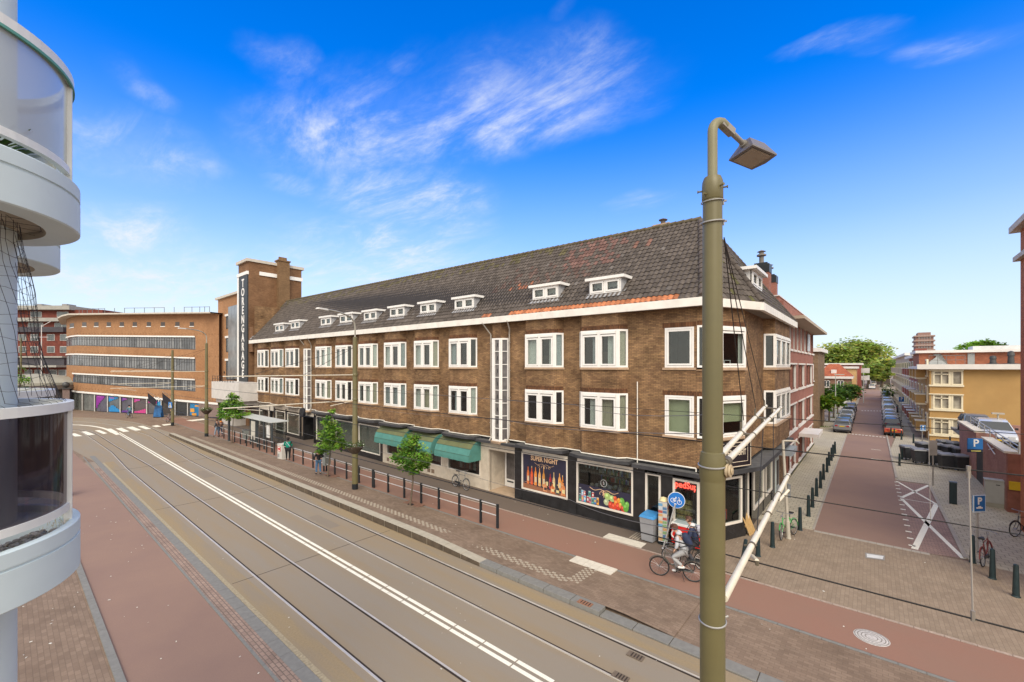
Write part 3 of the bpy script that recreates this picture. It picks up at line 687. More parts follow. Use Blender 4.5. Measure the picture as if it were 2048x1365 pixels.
# white plastic chair seen in the corner window
ch=BM(); c0=CP(CLEN*.62,-.35,ZU[0]+.02)
for a_,b_ in ((-.2,.2),):
    ch.fbox(c0+CDv*-.2+Vector((0,0,.28)),CDv*.4,CN*-.03,Vector((0,0,.42))); ch.fbox(c0+CDv*-.2+Vector((0,0,.26)),CDv*.4,CN*.35,Vector((0,0,.03)))
    for x in (-.19,.16):
        for y in (0,.32): ch.fbox(c0+CDv*x+CN*y,CDv*.035,CN*.03,Vector((0,0,.27)))
ch.build('white_chair',trim,label='white plastic chair inside the upper corner window',cat='chair',warp=warp)
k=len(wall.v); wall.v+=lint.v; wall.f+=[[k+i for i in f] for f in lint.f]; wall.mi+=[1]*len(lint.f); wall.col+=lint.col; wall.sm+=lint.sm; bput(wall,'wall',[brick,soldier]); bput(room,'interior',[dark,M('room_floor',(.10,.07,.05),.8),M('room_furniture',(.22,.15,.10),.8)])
# wall behind: closes the block (rear and top) 
DEP=8.2
core=BM()
c4=[FP(FS_END,-.02),FP(fs(1393),-.02),P1.lerp(P2,1)-N2*.02,SP(SE,-.02),SP(SE,-1.2),FP(2,-DEP),FP(FS_END,-DEP)]
def closed(mb,pts,z0,z1,mi=0):
    for i in range(len(pts)): seg(mb,pts[i],pts[(i+1)%len(pts)],z0,z1,mi)
seg(core,SP(SE,-.0),SP(SE,-5),0,9.9); seg(core,FP(FS_END,0),FP(FS_END,-DEP),0,13.5); seg(core,FP(FS_END,-DEP),FP(-3,-DEP),0,9.8)
bput(core,'rear_wall',brick)
# --- eaves: gutter board and soffit following front, chamfer, side
ov=.55
e0=FP(FS_END+.1,ov); e1=FP(0,ov); 
def isect(p,d,q,e):
    den=d.x*e.y-d.y*e.x; t=((q.x-p.x)*e.y-(q.y-p.y)*e.x)/den; return p+d*t
K1=isect(FP(0,ov),FD,CP(0,.62),CDv); K2=isect(CP(0,.62),CDv,SP(0,.7),D2); K3=SP(SE+.35,.7)
loop=[e0,K1,K2,K3]; inn=[FP(FS_END+.1,-.4),FP(fs(1393)-0.1,-.4),SP(-.1,-.4),SP(SE+.35,-.4)]
gut=BM(); sf=BM()
for i in range(3):
    a,b=loop[i],loop[i+1]; n=Vector(((b-a).y,-(b-a).x,0)).normalized(); n=n if n.dot(FN+N2)>0 else -n
    nseg=12 if i==0 else 1
    for j in range(nseg):
        p,q=a.lerp(b,j/nseg),a.lerp(b,(j+1)/nseg)
        gut.add([(p.x,p.y,EAVE),(q.x,q.y,EAVE),(q.x,q.y,EAVE+.33),(p.x,p.y,EAVE+.33)],[(0,1,2,3)])
        p2,q2=p-n*.16,q-n*.16
        gut.add([(p.x,p.y,EAVE+.33),(q.x,q.y,EAVE+.33),(q2.x,q2.y,EAVE+.33),(p2.x,p2.y,EAVE+.33)],[(0,1,2,3)])
        gut.add([(p.x,p.y,EAVE),(q.x,q.y,EAVE),(q2.x,q2.y,EAVE),(p2.x,p2.y,EAVE)],[(0,1,2,3)])
    ia,ib=inn[i],inn[i+1]
    sf.add([(a.x,a.y,EAVE+.04),(b.x,b.y,EAVE+.04),(ib.x,ib.y,EAVE+.04),(ia.x,ia.y,EAVE+.04)],[(0,1,2,3)])
p=e0; gut.box(p.x-.1,p.x,p.y,p.y+.9,EAVE,EAVE+.33)
gut.fbox(K3+Vector((-.9,0,EAVE)),Vector((.9,0,0)),Vector((0,.04,0)),Vector((0,0,.33)))
bput(gut,'gutter_board',M('white_gutter',(.80,.76,.70),.5,var=.1,vs=2,stain=(.5,.47,.42),st=(.6,.85),sts=1.2)); bput(sf,'soffit',soffit)
# --- roof with real pantiles
tileM=M('roof_tile',(.1,.1,.1),.75,vcol=True,var=.22,vs=6,spec=.2,stain=(.105,.095,.055),st=(.66,.85),sts=1.1)
ZE=EAVE+.34
APX=hit(1402,434,FP(0,-3.9),FN); AP=Vector((APX.x,APX.y,0)); ZR=14.35
LQ=FP(fs(565,-3.9),-3.9); LE=FP(FS_END+.05,ov-.12)
k1=isect(FP(0,ov-.12),FD,CP(0,.5),CDv); k2=isect(CP(0,.5),CDv,SP(0,.58),D2); k3=SP(SE+.45,.58)
def z3(p,z): return Vector((p.x,p.y,z))
def inpoly(x,y,P):
    c=False; n=len(P)
    for i in range(n):
        (x1,y1),(x2,y2)=P[i],P[(i+1)%n]
        if (y1>y)!=(y2>y) and x<(x2-x1)*(y-y1)/(y2-y1)+x1: c=not c
    return c
def tilecol(x,y,rg,L_,face):
    b=rg.uniform(.75,1.25); c=(.094*b,.078*b,.067*b)
    if face==0:
        s=x   # metres from the right end
        if y<.36 and 1.0<s<10.2: c=(.40*b,.15*b,.07*b)
        elif y<.36 and 11.6<s<12.3: c=(.30*b,.12*b,.065*b)
        elif 4.6<s<8.6 and 3.5<y<6.4 and rg.random()<.80-abs(s-6.8)*.30: c=(.155*b,.088*b,.074*b)
        elif 6<s<13 and 2.4<y<4.6 and rg.random()<.25: c=(.115*b,.075*b,.062*b)
        elif 3.6<s<5 and 4.5<y<5.3 and rg.random()<.4: c=(.16*b,.085*b,.065*b)
        elif 9.8<s<11.4 and 2.2<y<2.9 and rg.random()<.5: c=(.24*b,.10*b,.06*b)
        elif rg.random()<.02: c=(.12*b,.105*b,.095*b)
        elif y>5.3 and s>9 and rg.random()<.35: c=(.10*b,.086*b,.045*b)
    else:
        if rg.random()<.12: c=(.09*b,.085*b,.035*b)
    return c
def tiles(mb,o,eu,en,nrm,poly,face,tw=.235,th=.325,seed=1):
    """o origin, eu along eave, en upslope, poly in (x,y) metres of the plane"""
    rg=random.Random(seed); xs=[p[0] for p in poly]; ys=[p[1] for p in poly]
    ny=int(max(ys)/th)+1; x0=min(xs); nx=int((max(xs)-x0)/tw)+1
    prof=[(0,.0),(.18,.012),(.40,.045),(.62,.052),(.82,.03),(1.0,.004)]
    for j in range(ny):
        for i in range(nx):
            x=x0+i*tw; y=j*th; cx,cy=x+tw/2,y+th*.45
            if not inpoly(cx,cy,poly): continue
            c=tilecol(cx,cy,rg,0,face); lift=.034+rg.uniform(-.004,.006); dy=rg.uniform(-.008,.008)
            lo=[o+eu*(x+a*tw)+en*(y-.035+dy)+nrm*(h+lift) for a,h in prof]; hi=[o+eu*(x+a*tw)+en*(y+th)+nrm*(h*1.0) for a,h in prof]
            lb=[p-nrm*.03 for p in lo]; n=len(prof)
            mb.add(lo+hi+lb,[(k,k+1,n+k+1,n+k) for k in range(n-1)]+[(2*n+k,2*n+k+1,k+1,k) for k in range(n-1)],0,c,True)
roof=BM(); under=BM()
def roofface(pts,face,seed):
    """pts: eave start, eave end, then top points, 3-D; tiles laid in this plane"""
    o=pts[0]; eu=(pts[1]-pts[0]).normalized(); nrm=eu.cross(pts[-1]-pts[0]).normalized()
    if nrm.z<0: nrm=-nrm
    en=nrm.cross(eu); en=en if en.z>0 else -en
    poly=[((p-o).dot(eu),(p-o).dot(en)) for p in pts]
    tiles(roof,o,eu,en,nrm,poly,face,seed=seed); under.add([p-nrm*.03 for p in pts],[tuple(range(len(pts)))])
    return o,eu,en,nrm
RF=roofface([z3(k1,ZE),z3(LE,ZE),z3(LQ,ZR),z3(AP,ZR)],0,5)
RC=roofface([z3(k1,ZE),z3(k2,ZE),z3(AP,ZR)],1,6)
RS=roofface([z3(k2,ZE),z3(k3,ZE),z3(AP,ZR)],1,7)
back=FP(FS_END,-DEP); back2=FP(-3.2,-DEP)
roofb=BM(); roofb.quad(z3(LQ,ZR),z3(AP,ZR),z3(back2,ZE),z3(back,ZE)); roofb.add([z3(AP,ZR),z3(k3,ZE),z3(back2,ZE)],[(0,1,2)])
bput(roofb,'rear_roof',M('rear_tile',(.07,.055,.05),.8))
ro=bput(roof,'roof',tileM); 
# hip and ridge caps
rc=BM(); rg=random.Random(2)
def caps(a,b,r=.15,step=.36,col=(.085,.068,.058),sag=.03):
    d=b-a; n=int(d.length/step); d.normalize()
    for i in range(n):
        p=a+d*(i*step); q=p+d*(step+.05); k=rg.uniform(.8,1.25)
        rc.tube([p+Vector((0,0,sag+.02)),q+Vector((0,0,sag))],[r,r*.86],10,col=tuple(x*k for x in col))
caps(z3(k1,ZE),z3(AP,ZR)); caps(z3(k2,ZE),z3(AP,ZR)); caps(z3(k3,ZE),z3(AP,ZR),.12)
caps(z3(AP,ZR),z3(LQ,ZR),.12,.4,(.11,.09,.055),.02)
bput(rc,'ridge_tile',M('ridge_cap',(.1,.1,.1),.8,vcol=True,var=.25,vs=7,stain=(.15,.13,.05),st=(.6,.8),sts=1.5),parent=ro if False else None)
bput(under,'roof_boarding',M('roof_under',(.03,.025,.022),.9))
fl=BM(); a,b=z3(LE,ZE),z3(LQ,ZR)
for i in range(16):
    p=a.lerp(b,i/16); q=a.lerp(b,(i+1)/16); fl.beam(p+Vector((0,0,.10)),q+Vector((0,0,.03)),.22,.05)
bput(fl,'lead_flashing',M('lead',(.30,.30,.31),.6,var=.25,vs=4))
# small chimney on the ridge
q=hit(1320,450,AP,FN); s_=(q-A0).dot(FD); 
cm=BM(); c=FP(s_,-4.3); 
for (a_,z0,z1,mi) in ((.36,ZR-.9,ZR+.15,0),(.44,ZR+.15,ZR+.23,1)): cm.fbox(c+Vector((0,0,z0))-FD*a_-FN*a_*.7,FD*2*a_,FN*1.4*a_,Vector((0,0,z1-z0)),mi)
cm.lathe([(.12,ZR+.2),(.12,ZR+.45),(.22,ZR+.47),(.22,ZR+.5),(.02,ZR+.58)],(c.x,c.y,0),12,mi=2)
bput(cm,'chimney',[brick,stone,M('chimney_cowl',(.12,.10,.09),.7)])
# dormers
def dormer(pxa,pxb,pyt,pyb,rf,side=False):
    o,eu,en,nrm=rf
    pb=hit((pxa+pxb)/2,pyb,warp_inv(o) if False else o,nrm)
    # undo the gentle rise of the eaves so that the dormer sits on the unwarped roof
    s=(pb-A0).dot(FD); 
    if not side:
        for _ in range(4):
            f=1+.0033*max(s,-3); oz=H+(pb.z-H)/f
            o2=Vector((o.x,o.y,H+(o.z-H)*f)); n2=Vector((nrm.x,nrm.y,nrm.z/f)).normalized(); pb=hit((pxa+pxb)/2,pyb,o2,n2); s=(pb-A0).dot(FD)
        f=1+.0033*s; pb=Vector((pb.x,pb.y,H+(pb.z-H)/f))
        ax=-FD; n=FN; w_=abs(fs(pxa,(pb-A0).dot(FN))-fs(pxb,(pb-A0).dot(FN)))
    else: ax=D2; n=N2; w_=2.0; f=1
    hgt=.68
    slope=Vector((0,0,1)).dot(en)/(-en.dot(n))
    b0=pb-ax*w_/2
    m=BM(); run=hgt/slope+.25
    # cheeks (lead), front frame, flat roof
    for e in (0,w_-.05):
        p=b0+ax*e+n*.02; m.add([p,p+Vector((0,0,hgt)),p-n*run+Vector((0,0,hgt)),p+ax*.05,p+ax*.05+Vector((0,0,hgt)),p+ax*.05-n*run+Vector((0,0,hgt))],[(0,1,2),(3,5,4),(0,3,4,1),(1,4,5,2)],0)
    fr=BM(); gl=BM()
    casement(fr,gl,b0+ax*.05,b0+ax*w_/2,b0.z+.05,b0.z+hgt,n,False,True,.05); casement(fr,gl,b0+ax*w_/2,b0+ax*(w_-.05),b0.z+.05,b0.z+hgt,n,False,True,.05)
    fl_=BM(); fl_.fbox(b0-ax*.16+n*.16+Vector((0,0,hgt)),ax*(w_+.32),-n*(run+.3),Vector((0,0,.13)))
    ld=BM(); ld.add([b0-ax*.15+n*.25-Vector((0,0,.16)),b0+ax*(w_+.15)+n*.25-Vector((0,0,.16)),b0+ax*(w_+.02)+n*.0+Vector((0,0,.05)),b0-ax*.02+n*.0+Vector((0,0,.05))],[(0,1,2,3)])
    for e,sg in ((0,-1),(w_,1)): 
        p=b0+ax*e; q=p-n*run+Vector((0,0,hgt)); up=nrm*.07; ld.add([p+up,q+up,q+up+ax*sg*.12,p+up+ax*sg*.16],[(0,1,2,3)])
    bk=BM(); bk.fbox(b0+ax*.04-n*.25+Vector((0,0,.02)),ax*(w_-.08),-n*.02,Vector((0,0,hgt-.03)))
    D=bput(m,'dormer',[M('dormer_cheek',(.38,.38,.39),.6,var=.2,vs=5)])
    for mb,nm_,mm in ((fr,'window_frame',[trim,fgrey]),(gl,'pane',wglass),(fl_,'dormer_roof',trim),(ld,'apron',MATS['lead']),(bk,'blind',curt[0])):
        mb.build(nm_,mm,parent=D,warp=lambda p:warp(p)-Vector((A0.x,A0.y,0)))
warp_inv=lambda p:p
for d in [(1178,1243,562,589),(1064.5,1118,578,600),(909,949,600,620),(840.5,873,612,628),(780,810,620,635),(728,754,628,642),(680,706,633,647),(642,663,640,652),(582,600,647,658.5),(551,568,653,664)]: dormer(*d,RF)
# dormer in the side roof
o,eu,en,nrm=RS
pb=hit(1513,578,o,nrm); n=N2; ax=D2; w_=2.2; hgt=.75; b0=pb-ax*w_/2
slope=en.z/(-en.dot(n)); run=hgt/slope+.3
m=BM()
for e in (0,w_-.05):
    p=b0+ax*e; m.add([p,p+Vector((0,0,hgt)),p-n*run+Vector((0,0,hgt)),p+ax*.05,p+ax*.05+Vector((0,0,hgt)),p+ax*.05-n*run+Vector((0,0,hgt))],[(0,1,2),(3,5,4),(0,3,4,1),(1,4,5,2)],0)
fr=BM(); gl=BM()
for j in range(2): casement(fr,gl,b0+ax*w_*j/2,b0+ax*w_*(j+1)/2,b0.z+.05,b0.z+hgt,n,False,True,.06)
fl_=BM(); fl_.fbox(b0-ax*.25+n*.25+Vector((0,0,hgt)),ax*(w_+.5),-n*(run+.6),Vector((0,0,.14)))
bk=BM(); bk.fbox(b0-n*.3,ax*w_,-n*.02,Vector((0,0,hgt)))
D=bput(m,'dormer',[trim])
for mb,nm_,mm in ((fr,'window_frame',[trim,fgrey]),(gl,'pane',wglass),(fl_,'dormer_roof',trim),(bk,'blind',dark)): mb.build(nm_,mm,parent=D,warp=lambda p:warp(p)-Vector((A0.x,A0.y,0)))
# ---------------------------------------------------------------- shop fronts
blk=M('black_tile_cladding',(.022,.022,.024),.25,var=.3,vs=3,spec=.5)
cream=M('cream_marble',(.60,.52,.42),.45,var=.10,vs=3,stain=(.47,.40,.31),st=(.5,.75),sts=2.5)
lead=MATS['lead']; sfr=M('shop_frame_white',(.74,.68,.60),.45,var=.06)
sglass=GLASS('shop_glass',trans=.90,refl=.22)
canm=M('canopy_roofing',(.10,.10,.10),.8,var=.3,vs=4); canedge=M('canopy_edge',(.045,.045,.05),.7,var=.3)
def fbox(mb,s0,s1,p0,p1,z0,z1,mi=0): return mb.fbox(FP(s0,p0,z0),FD*(s1-s0),FN*(p1-p0),Vector((0,0,z1-z0)),mi)
# canopy band following the bays, with a white rope light above it
cn=BM(); rope=BM(); pts=[]
path=[FP(fs(1393),.0)]
for s0,s1,k,_ in feats:
    path+=[FP(s0,0),FP(s0+AA,BAY),FP(s1-AA,BAY),FP(s1,0)] if k=='w' else [FP(s0-.1,0),FP(s0-.1,.1),FP(s1+.1,.1),FP(s1+.1,0)]
path+=[FP(fs(512),0)]
rp=[Vector((p.x,p.y,0))+FN*.06 for p in path]
rope.tube([z3(p,3.16) for p in rp],.028,5,smooth=False)
rope.tube([z3(rp[0],3.16),z3(rp[0],3.0),FP(fs(1393)+.1,.4,2.98)],.025,5)
x_=fs(1276); rope.tube([FP(x_,.06,2.75),FP(x_,.06,6.55)],.022,5)
bput(rope,'rope_light',M('rope_light_white',(.80,.76,.68),.6))
prev=None
for s0,s1,k,_ in feats:
    if k!='w' or s1>FS_END-12: continue
    e=[FP(s0-.35,.0),FP(s0-.3,.52),FP(s0-.05,.62),FP(s0+AA,BAY+.42),FP(s1-AA,BAY+.42),FP(s1+.05,.62),FP(s1+.3,.52),FP(s1+.35,0)]
    cn.prism([(p.x,p.y) for p in e],2.96,3.10,mi=1,mitop=0)
sA,sB=fs(1396),fs(1272)
cn.prism([(p.x,p.y) for p in (FP(sA-.05,0),FP(sA-.2,.42),FP(sB,.42),FP(sB,0))],2.86,3.02,mi=1,mitop=0)
q=[FP(feats[2][0]-1.1,.0),FP(feats[2][0]-1.1,.45),FP(feats[2][1]+1.5,.45),FP(feats[2][1]+1.5,0)]
cn.prism([(p.x,p.y) for p in q],2.87,3.0,mi=1,mitop=0)
e=[CP(-.1,.0),CP(-.25,.5),CP(CLEN+.32,.5),SP(.12,.62),SP(9.6,.62),SP(9.6,0),SP(0,0)]
cn.prism([(p.x,p.y) for p in e],2.84,3.02,mi=1,mitop=0)
bput(cn,'canopy',[canm,canedge])
# base structure of the ground floor
gf=BM()
def band(pxa,pxb,z0,z1,mi,p0=-.1,p1=.0): a,b=fs(pxb),fs(pxa); fbox(gf,a,b,p0,p1,z0,z1,mi)
# wall tops between shop windows and brick
fbox(gf,fs(1393),fs(632),-.14,-.02,2.75,3.15,0)
fbox(gf,fs(632),FS_END,-.14,-.02,2.6,3.15,2)
W1=(fs(1136),fs(1044)); W2=(fs(1266.8),fs(1153.6))
Z1=(.62,2.62)
for a,b in ((W1[1],fs(1030)),(W2[1],W1[0]),(fs(1290),W2[0]),(fs(1345.6),fs(1323)),(fs(1393),fs(1398))): fbox(gf,a,b,-.25,.03,0,2.78,0)
for a,b in (W1,W2): fbox(gf,a,b,-.25,.0,0,Z1[0],0); fbox(gf,a,b,-.25,-.02,Z1[1],2.76,1)
bput(gf,'shopfront',[blk,sfr,M('old_shop_lintel',(.33,.28,.23),.8,var=.2,vs=4)])
def shopwin(s0,s1,z0,z1,fw=.085,glass=sglass,mull=0,frm=sfr,p=0.0):
    fr=BM(); gl=BM()
    fbox(fr,s0,s1,p-.08,p+.04,z0,z0+fw); fbox(fr,s0,s1,p-.08,p+.04,z1-fw,z1); fbox(fr,s0,s0+fw,p-.08,p+.04,z0+fw,z1-fw); fbox(fr,s1-fw,s1,p-.08,p+.04,z0+fw,z1-fw)
    for j in range(mull): x=lerp(s0,s1,(j+1)/(mull+1)); fbox(fr,x-.03,x+.03,p-.06,p+.03,z0+fw,z1-fw)
    fbox(gl,s0+fw*.8,s1-fw*.8,p-.03,p-.015,z0+fw*.8,z1-fw*.8)
    o=bput(fr,'shop_window',frm); gl.build('pane',glass,parent=o,warp=lambda q:warp(q)-Vector((A0.x,A0.y,0))); return o
def subp(mb,name,mats,o): return mb.build(name,mats,parent=o,warp=lambda q:warp(q)-Vector((A0.x,A0.y,0)))
# window 1: printed poster of bottles
night=M('poster_night',(.030,.028,.055),.5,var=.1); gold=M('poster_gold',(.85,.56,.34),.5); 
o=shopwin(*W1,*Z1)
L1=W1[1]-W1[0]; ax=-FD
def O1(x,z,d=0.0): return FP(W1[1]-x,.0+d,z)       # x from the left of the window
ps=BM(); ps.fbox(O1(.08,Z1[0]+.08,-.012),ax*(L1-.16),FN*.004,Vector((0,0,Z1[1]-Z1[0]-.16)))
ps.fbox(O1(.14,Z1[0]+.42,-.006),ax*(L1-.28),FN*.002,Vector((0,0,.01)),1)
subp(ps,'poster',[night,gold],o)
tx=BM(); tx.text('SUPER NIGHT',.33,O1(L1*.5,Z1[1]-.26,.004),ax,(0,0,1),.006,sx=.86,bold=.010)
for sg in (-1,1):
    cx=L1*.5
    pth=[O1(cx+sg*t*.62,Z1[1]-.53+.04*math.sin(t*7)+.03*t,.002) for t in [i/12 for i in range(13)]]
    tx.tube(pth,.007,5); tx.tube([O1(cx+sg*(.34+.07*math.cos(a)),Z1[1]-.62+.05*math.sin(a),.002) for a in [i*.7 for i in range(8)]],.009,5)
    tx.tube([O1(cx+sg*(.10-.08*math.cos(a)),Z1[1]-.64+.07*math.sin(a),.002) for a in [i*.7-1 for i in range(8)]],.007,5)
tx.tube([O1(L1*.5,Z1[1]-.52,.002),O1(L1*.5,Z1[1]-.78,.002)],[.014,.005],5)
subp(tx,'lettering',gold,o)
bt=BM(); cols=[(.62,.16,.04),(.70,.10,.03),(.75,.26,.05),(.70,.36,.14),(.55,.24,.05),(.05,.03,.03),(.35,.03,.04),(.60,.42,.22),(.75,.35,.10),(.65,.22,.04)]
rg=random.Random(4)
def bottle(mb,O,x,z,h,w_,c,d=.004,lab=None):
    prof=[(-.5,0),(-.5,.55),(-.42,.64),(-.16,.74),(-.13,.97),(.13,.97),(.16,.74),(.42,.64),(.5,.55),(.5,0)]
    pts=[O(x+a*w_,z+b*h,d) for a,b in prof]; mb.add(pts,[tuple(range(10))],0,c)
    mb.add([O(x+a*w_,z+b*h,d+.001) for a,b in ((-.15,.90),(-.15,1.0),(.15,1.0),(.15,.90))],[(0,1,2,3)],0,(.05,.04,.04) if rg.random()<.5 else (.6,.45,.2))
    l=lab or rg.choice([(.6,.5,.35),(.05,.04,.04),(.7,.6,.3),(.5,.1,.06)])
    mb.add([O(x+a*w_,z+b*h,d+.0015) for a,b in ((-.42,.16),(-.42,.42),(.42,.42),(.42,.16))],[(0,1,2,3)],0,l)
    mb.add([O(x+a*w_,z+b*h,d+.002) for a,b in ((-.42,.02),(-.42,.55),(-.28,.58),(-.28,.02))],[(0,1,2,3)],0,tuple(min(.95,k*1.5+.12) for k in c))
back_=[(.22,1.02,.17,0),(.40,.98,.17,1),(.58,1.06,.17,2),(.77,1.05,.16,3),(.96,1.04,.16,4),(1.11,.78,.16,5),(1.26,.85,.15,6),(1.42,.88,.16,7),(1.67,.98,.17,8),(1.80,.82,.16,9)]
for x,h,w_,ci in back_: bottle(bt,O1,.12+x*(L1-.3)/1.9,Z1[0]+.34,h,w_,cols[ci])
for x,h,c in ((1.03,.50,(.6,.25,.12)),(1.36,.52,(.55,.16,.05)),(1.58,.50,(.05,.05,.05)),(1.83,.72,(.60,.22,.08))): bottle(bt,O1,.12+x*(L1-.3)/1.9,Z1[0]+.14,h,.24,c,.008)
bt.add([O1(a,b,.002) for a,b in ((.09,Z1[0]+.09),(.09,Z1[0]+.35),(L1-.09,Z1[0]+.22),(L1-.09,Z1[0]+.09))],[(0,1,2,3)],0,(.30,.13,.07))
subp(bt,'bottle_print',M('poster_print',(.5,.5,.5),.5,vcol=True,var=.12,vs=25),o)
# window 2: clear glass with produce print below
o=shopwin(*W2,*Z1)
L2=W2[1]-W2[0]
def O2(x,z,d=0.0): return FP(W2[1]-x,.0+d,z)
ps=BM(); ps.fbox(O2(.08,Z1[0]+.08,-.012),ax*(L2-.16),FN*.004,Vector((0,0,.86)))
psP=ps; oP=o
tx=BM()
for sg in (-1,1):
    cx=L2*.5; tx.tube([O2(cx+sg*t*.75,Z1[0]+.80+.05*math.sin(t*7)+.04*t,.002) for t in [i/12 for i in range(13)]],.012,5)
    tx.tube([O2(cx+sg*(.12-.09*math.cos(a)),Z1[0]+.68+.09*math.sin(a),.002) for a in [i*.7-1 for i in range(8)]],.011,5)
tx.tube([O2(L2*.5,Z1[0]+.85,.002),O2(L2*.5,Z1[0]+.5,.002)],[.025,.006],5)
tx.tube([O2(L2*.5+.16*math.cos(a),Z1[0]+1.18+.16*math.sin(a),.002) for a in [i*math.pi/10 for i in range(20)]],.01,5,closed=True,mi=1)
tx.text('S',.2,O2(L2*.5,Z1[0]+1.18,.002),ax,(0,0,1),.006,mi=1)
subp(tx,'lettering',[gold,M('etched_white',(.6,.6,.6),.6)],o)
pr=psP; pr.mi=[1]*len(pr.f); rg=random.Random(9)
canc=[(.05,.07,.10),(.06,.20,.50),(.10,.40,.62),(.55,.10,.12),(.55,.56,.60),(.60,.20,.30),(.55,.06,.05),(.12,.42,.35),(.80,.36,.05),(.55,.45,.42),(.45,.10,.08)]
def disc(mb,O,x,z,r,c,d,sy=1,n=12): mb.add([O(x+r*math.cos(2*math.pi*i/n),z+r*sy*math.sin(2*math.pi*i/n),d) for i in range(n)],[tuple(range(n))],0,c)
for j,(x,z,h) in enumerate([(.20,.12,.34),(.33,.12,.32),(.46,.12,.30),(.62,.12,.30),(.75,.12,.28),(.88,.12,.30),(1.02,.12,.32),(1.16,.12,.34),(.20,.36,.40),(.44,.40,.24),(.72,.40,.28),(.90,.40,.26),(.32,.40,.26)]):
    c=rg.choice(canc); 
    pr.add([O2(x+a,Z1[0]+z+b,.003+.0006*(j%7)) for a,b in ((-.06,0),(-.06,h),(.06,h),(.06,0))],[(0,1,2,3)],0,c)
    pr.add([O2(x+a,Z1[0]+z+b,.008) for a,b in ((-.06,h-.03),(-.05,h),(.05,h),(.06,h-.03))],[(0,1,2,3)],0,(.6,.6,.62))
    pr.add([O2(x+a,Z1[0]+z+b,.0085) for a,b in ((-.04,h*.3),(-.03,h*.7),(.04,h*.6),(.03,h*.25))],[(0,1,2,3)],0,rg.choice([(.7,.7,.7),(.7,.5,.1),(.1,.1,.1)]))
for j,(x,z,r,c) in enumerate([(1.36,.62,.17,(.36,.50,.16)),(1.55,.56,.15,(.40,.52,.20)),(1.32,.34,.15,(.42,.46,.28)),(1.5,.26,.13,(.55,.06,.03)),(1.63,.22,.12,(.62,.07,.03)),(1.73,.42,.13,(.70,.20,.04)),(1.80,.26,.13,(.60,.05,.03)),(1.92,.36,.12,(.72,.30,.06)),(2.0,.22,.12,(.50,.05,.03)),(1.95,.52,.14,(.14,.36,.06)),(2.10,.30,.15,(.12,.34,.05)),(2.16,.45,.10,(.18,.42,.08)),(1.68,.60,.09,(.62,.10,.04)),(1.83,.56,.08,(.75,.30,.05))]):
    disc(pr,O2,x*L2/2.4,Z1[0]+z,r,c,.004+.0007*j,1 if j<3 else 1.3); disc(pr,O2,x*L2/2.4-.03,Z1[0]+z+.04,r*.4,tuple(min(1,q*1.5+.05) for q in c),.0145)
subp(pr,'poster',[MATS['poster_print'],night],oP)
# inside of the shop: shelves with goods
def goods(mb,s0,s1,p,z0,z1,rows,seed,mis=1,dens=.11,pal=None):
    rg=random.Random(seed); pal=pal or [(.5,.08,.06),(.6,.5,.2),(.1,.25,.1),(.5,.5,.5),(.1,.15,.4),(.4,.2,.08),(.65,.6,.5),(.05,.05,.05)]
    for r in range(rows):
        z=lerp(z0,z1,r/rows); fbox(mb,s0,s1,p-.3,p,z-.02,z,0); x=s0
        while x<s1-dens:
            w_=dens*rg.uniform(.6,1.2); h=(z1-z0)/rows*rg.uniform(.4,.8); k=len(mb.f)
            mb.fbox(FP(x,p-.2,z),FD*w_*.85,FN*.15,Vector((0,0,h)),1,rg.choice(pal)); x+=w_
def interior(s0,s1,z0,z1,deep,seed,rows=4,col=(.05,.045,.04),pal=None,zs=None,lit=0):
    it=BM()
    fbox(it,s0-.3,s1+.3,-deep-.05,-deep,z0,z1+.2,0); fbox(it,s0-.32,s0-.3,-deep,-.1,z0,z1+.2,0); fbox(it,s1+.3,s1+.32,-deep,-.1,z0,z1+.2,0)
    fbox(it,s0-.3,s1+.3,-deep,-.1,z1+.2,z1+.25,0); fbox(it,s0-.3,s1+.3,-deep,-.1,z0-.05,z0,0)
    if rows: goods(it,s0,s1,-deep+.35,(zs or z0)+.1,z1,rows,seed,pal=pal)
    return it
it=interior(*W2,0,2.8,2.2,21,5,zs=.9)
for j in range(12): it.ball(FP(lerp(W2[0]+.3,W2[1]-.3,random.random()),-.8,1.35+random.random()*.15),.12,5,1,rg.choice([(.3,.3,.32),(.35,.3,.25),(.2,.22,.2)]))
for j in range(13): x=lerp(W2[0]+.2,W2[1]-.2,j/12); it.tube([FP(x,-.5,2.25),FP(x,-.5,2.42)],.035,6,1,(.45,.55,.6) if j%2 else (.2,.3,.25))
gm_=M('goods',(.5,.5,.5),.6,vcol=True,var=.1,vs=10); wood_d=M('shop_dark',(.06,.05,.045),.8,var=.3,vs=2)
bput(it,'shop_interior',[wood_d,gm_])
lamp_on=M('shop_light_tube',(.9,.88,.8),.5,emit=2.2)
st=BM(); fbox(st,W2[0]+.3,W2[1]-.3,-1.0,-.95,2.62,2.66); bput(st,'light_tube',lamp_on)
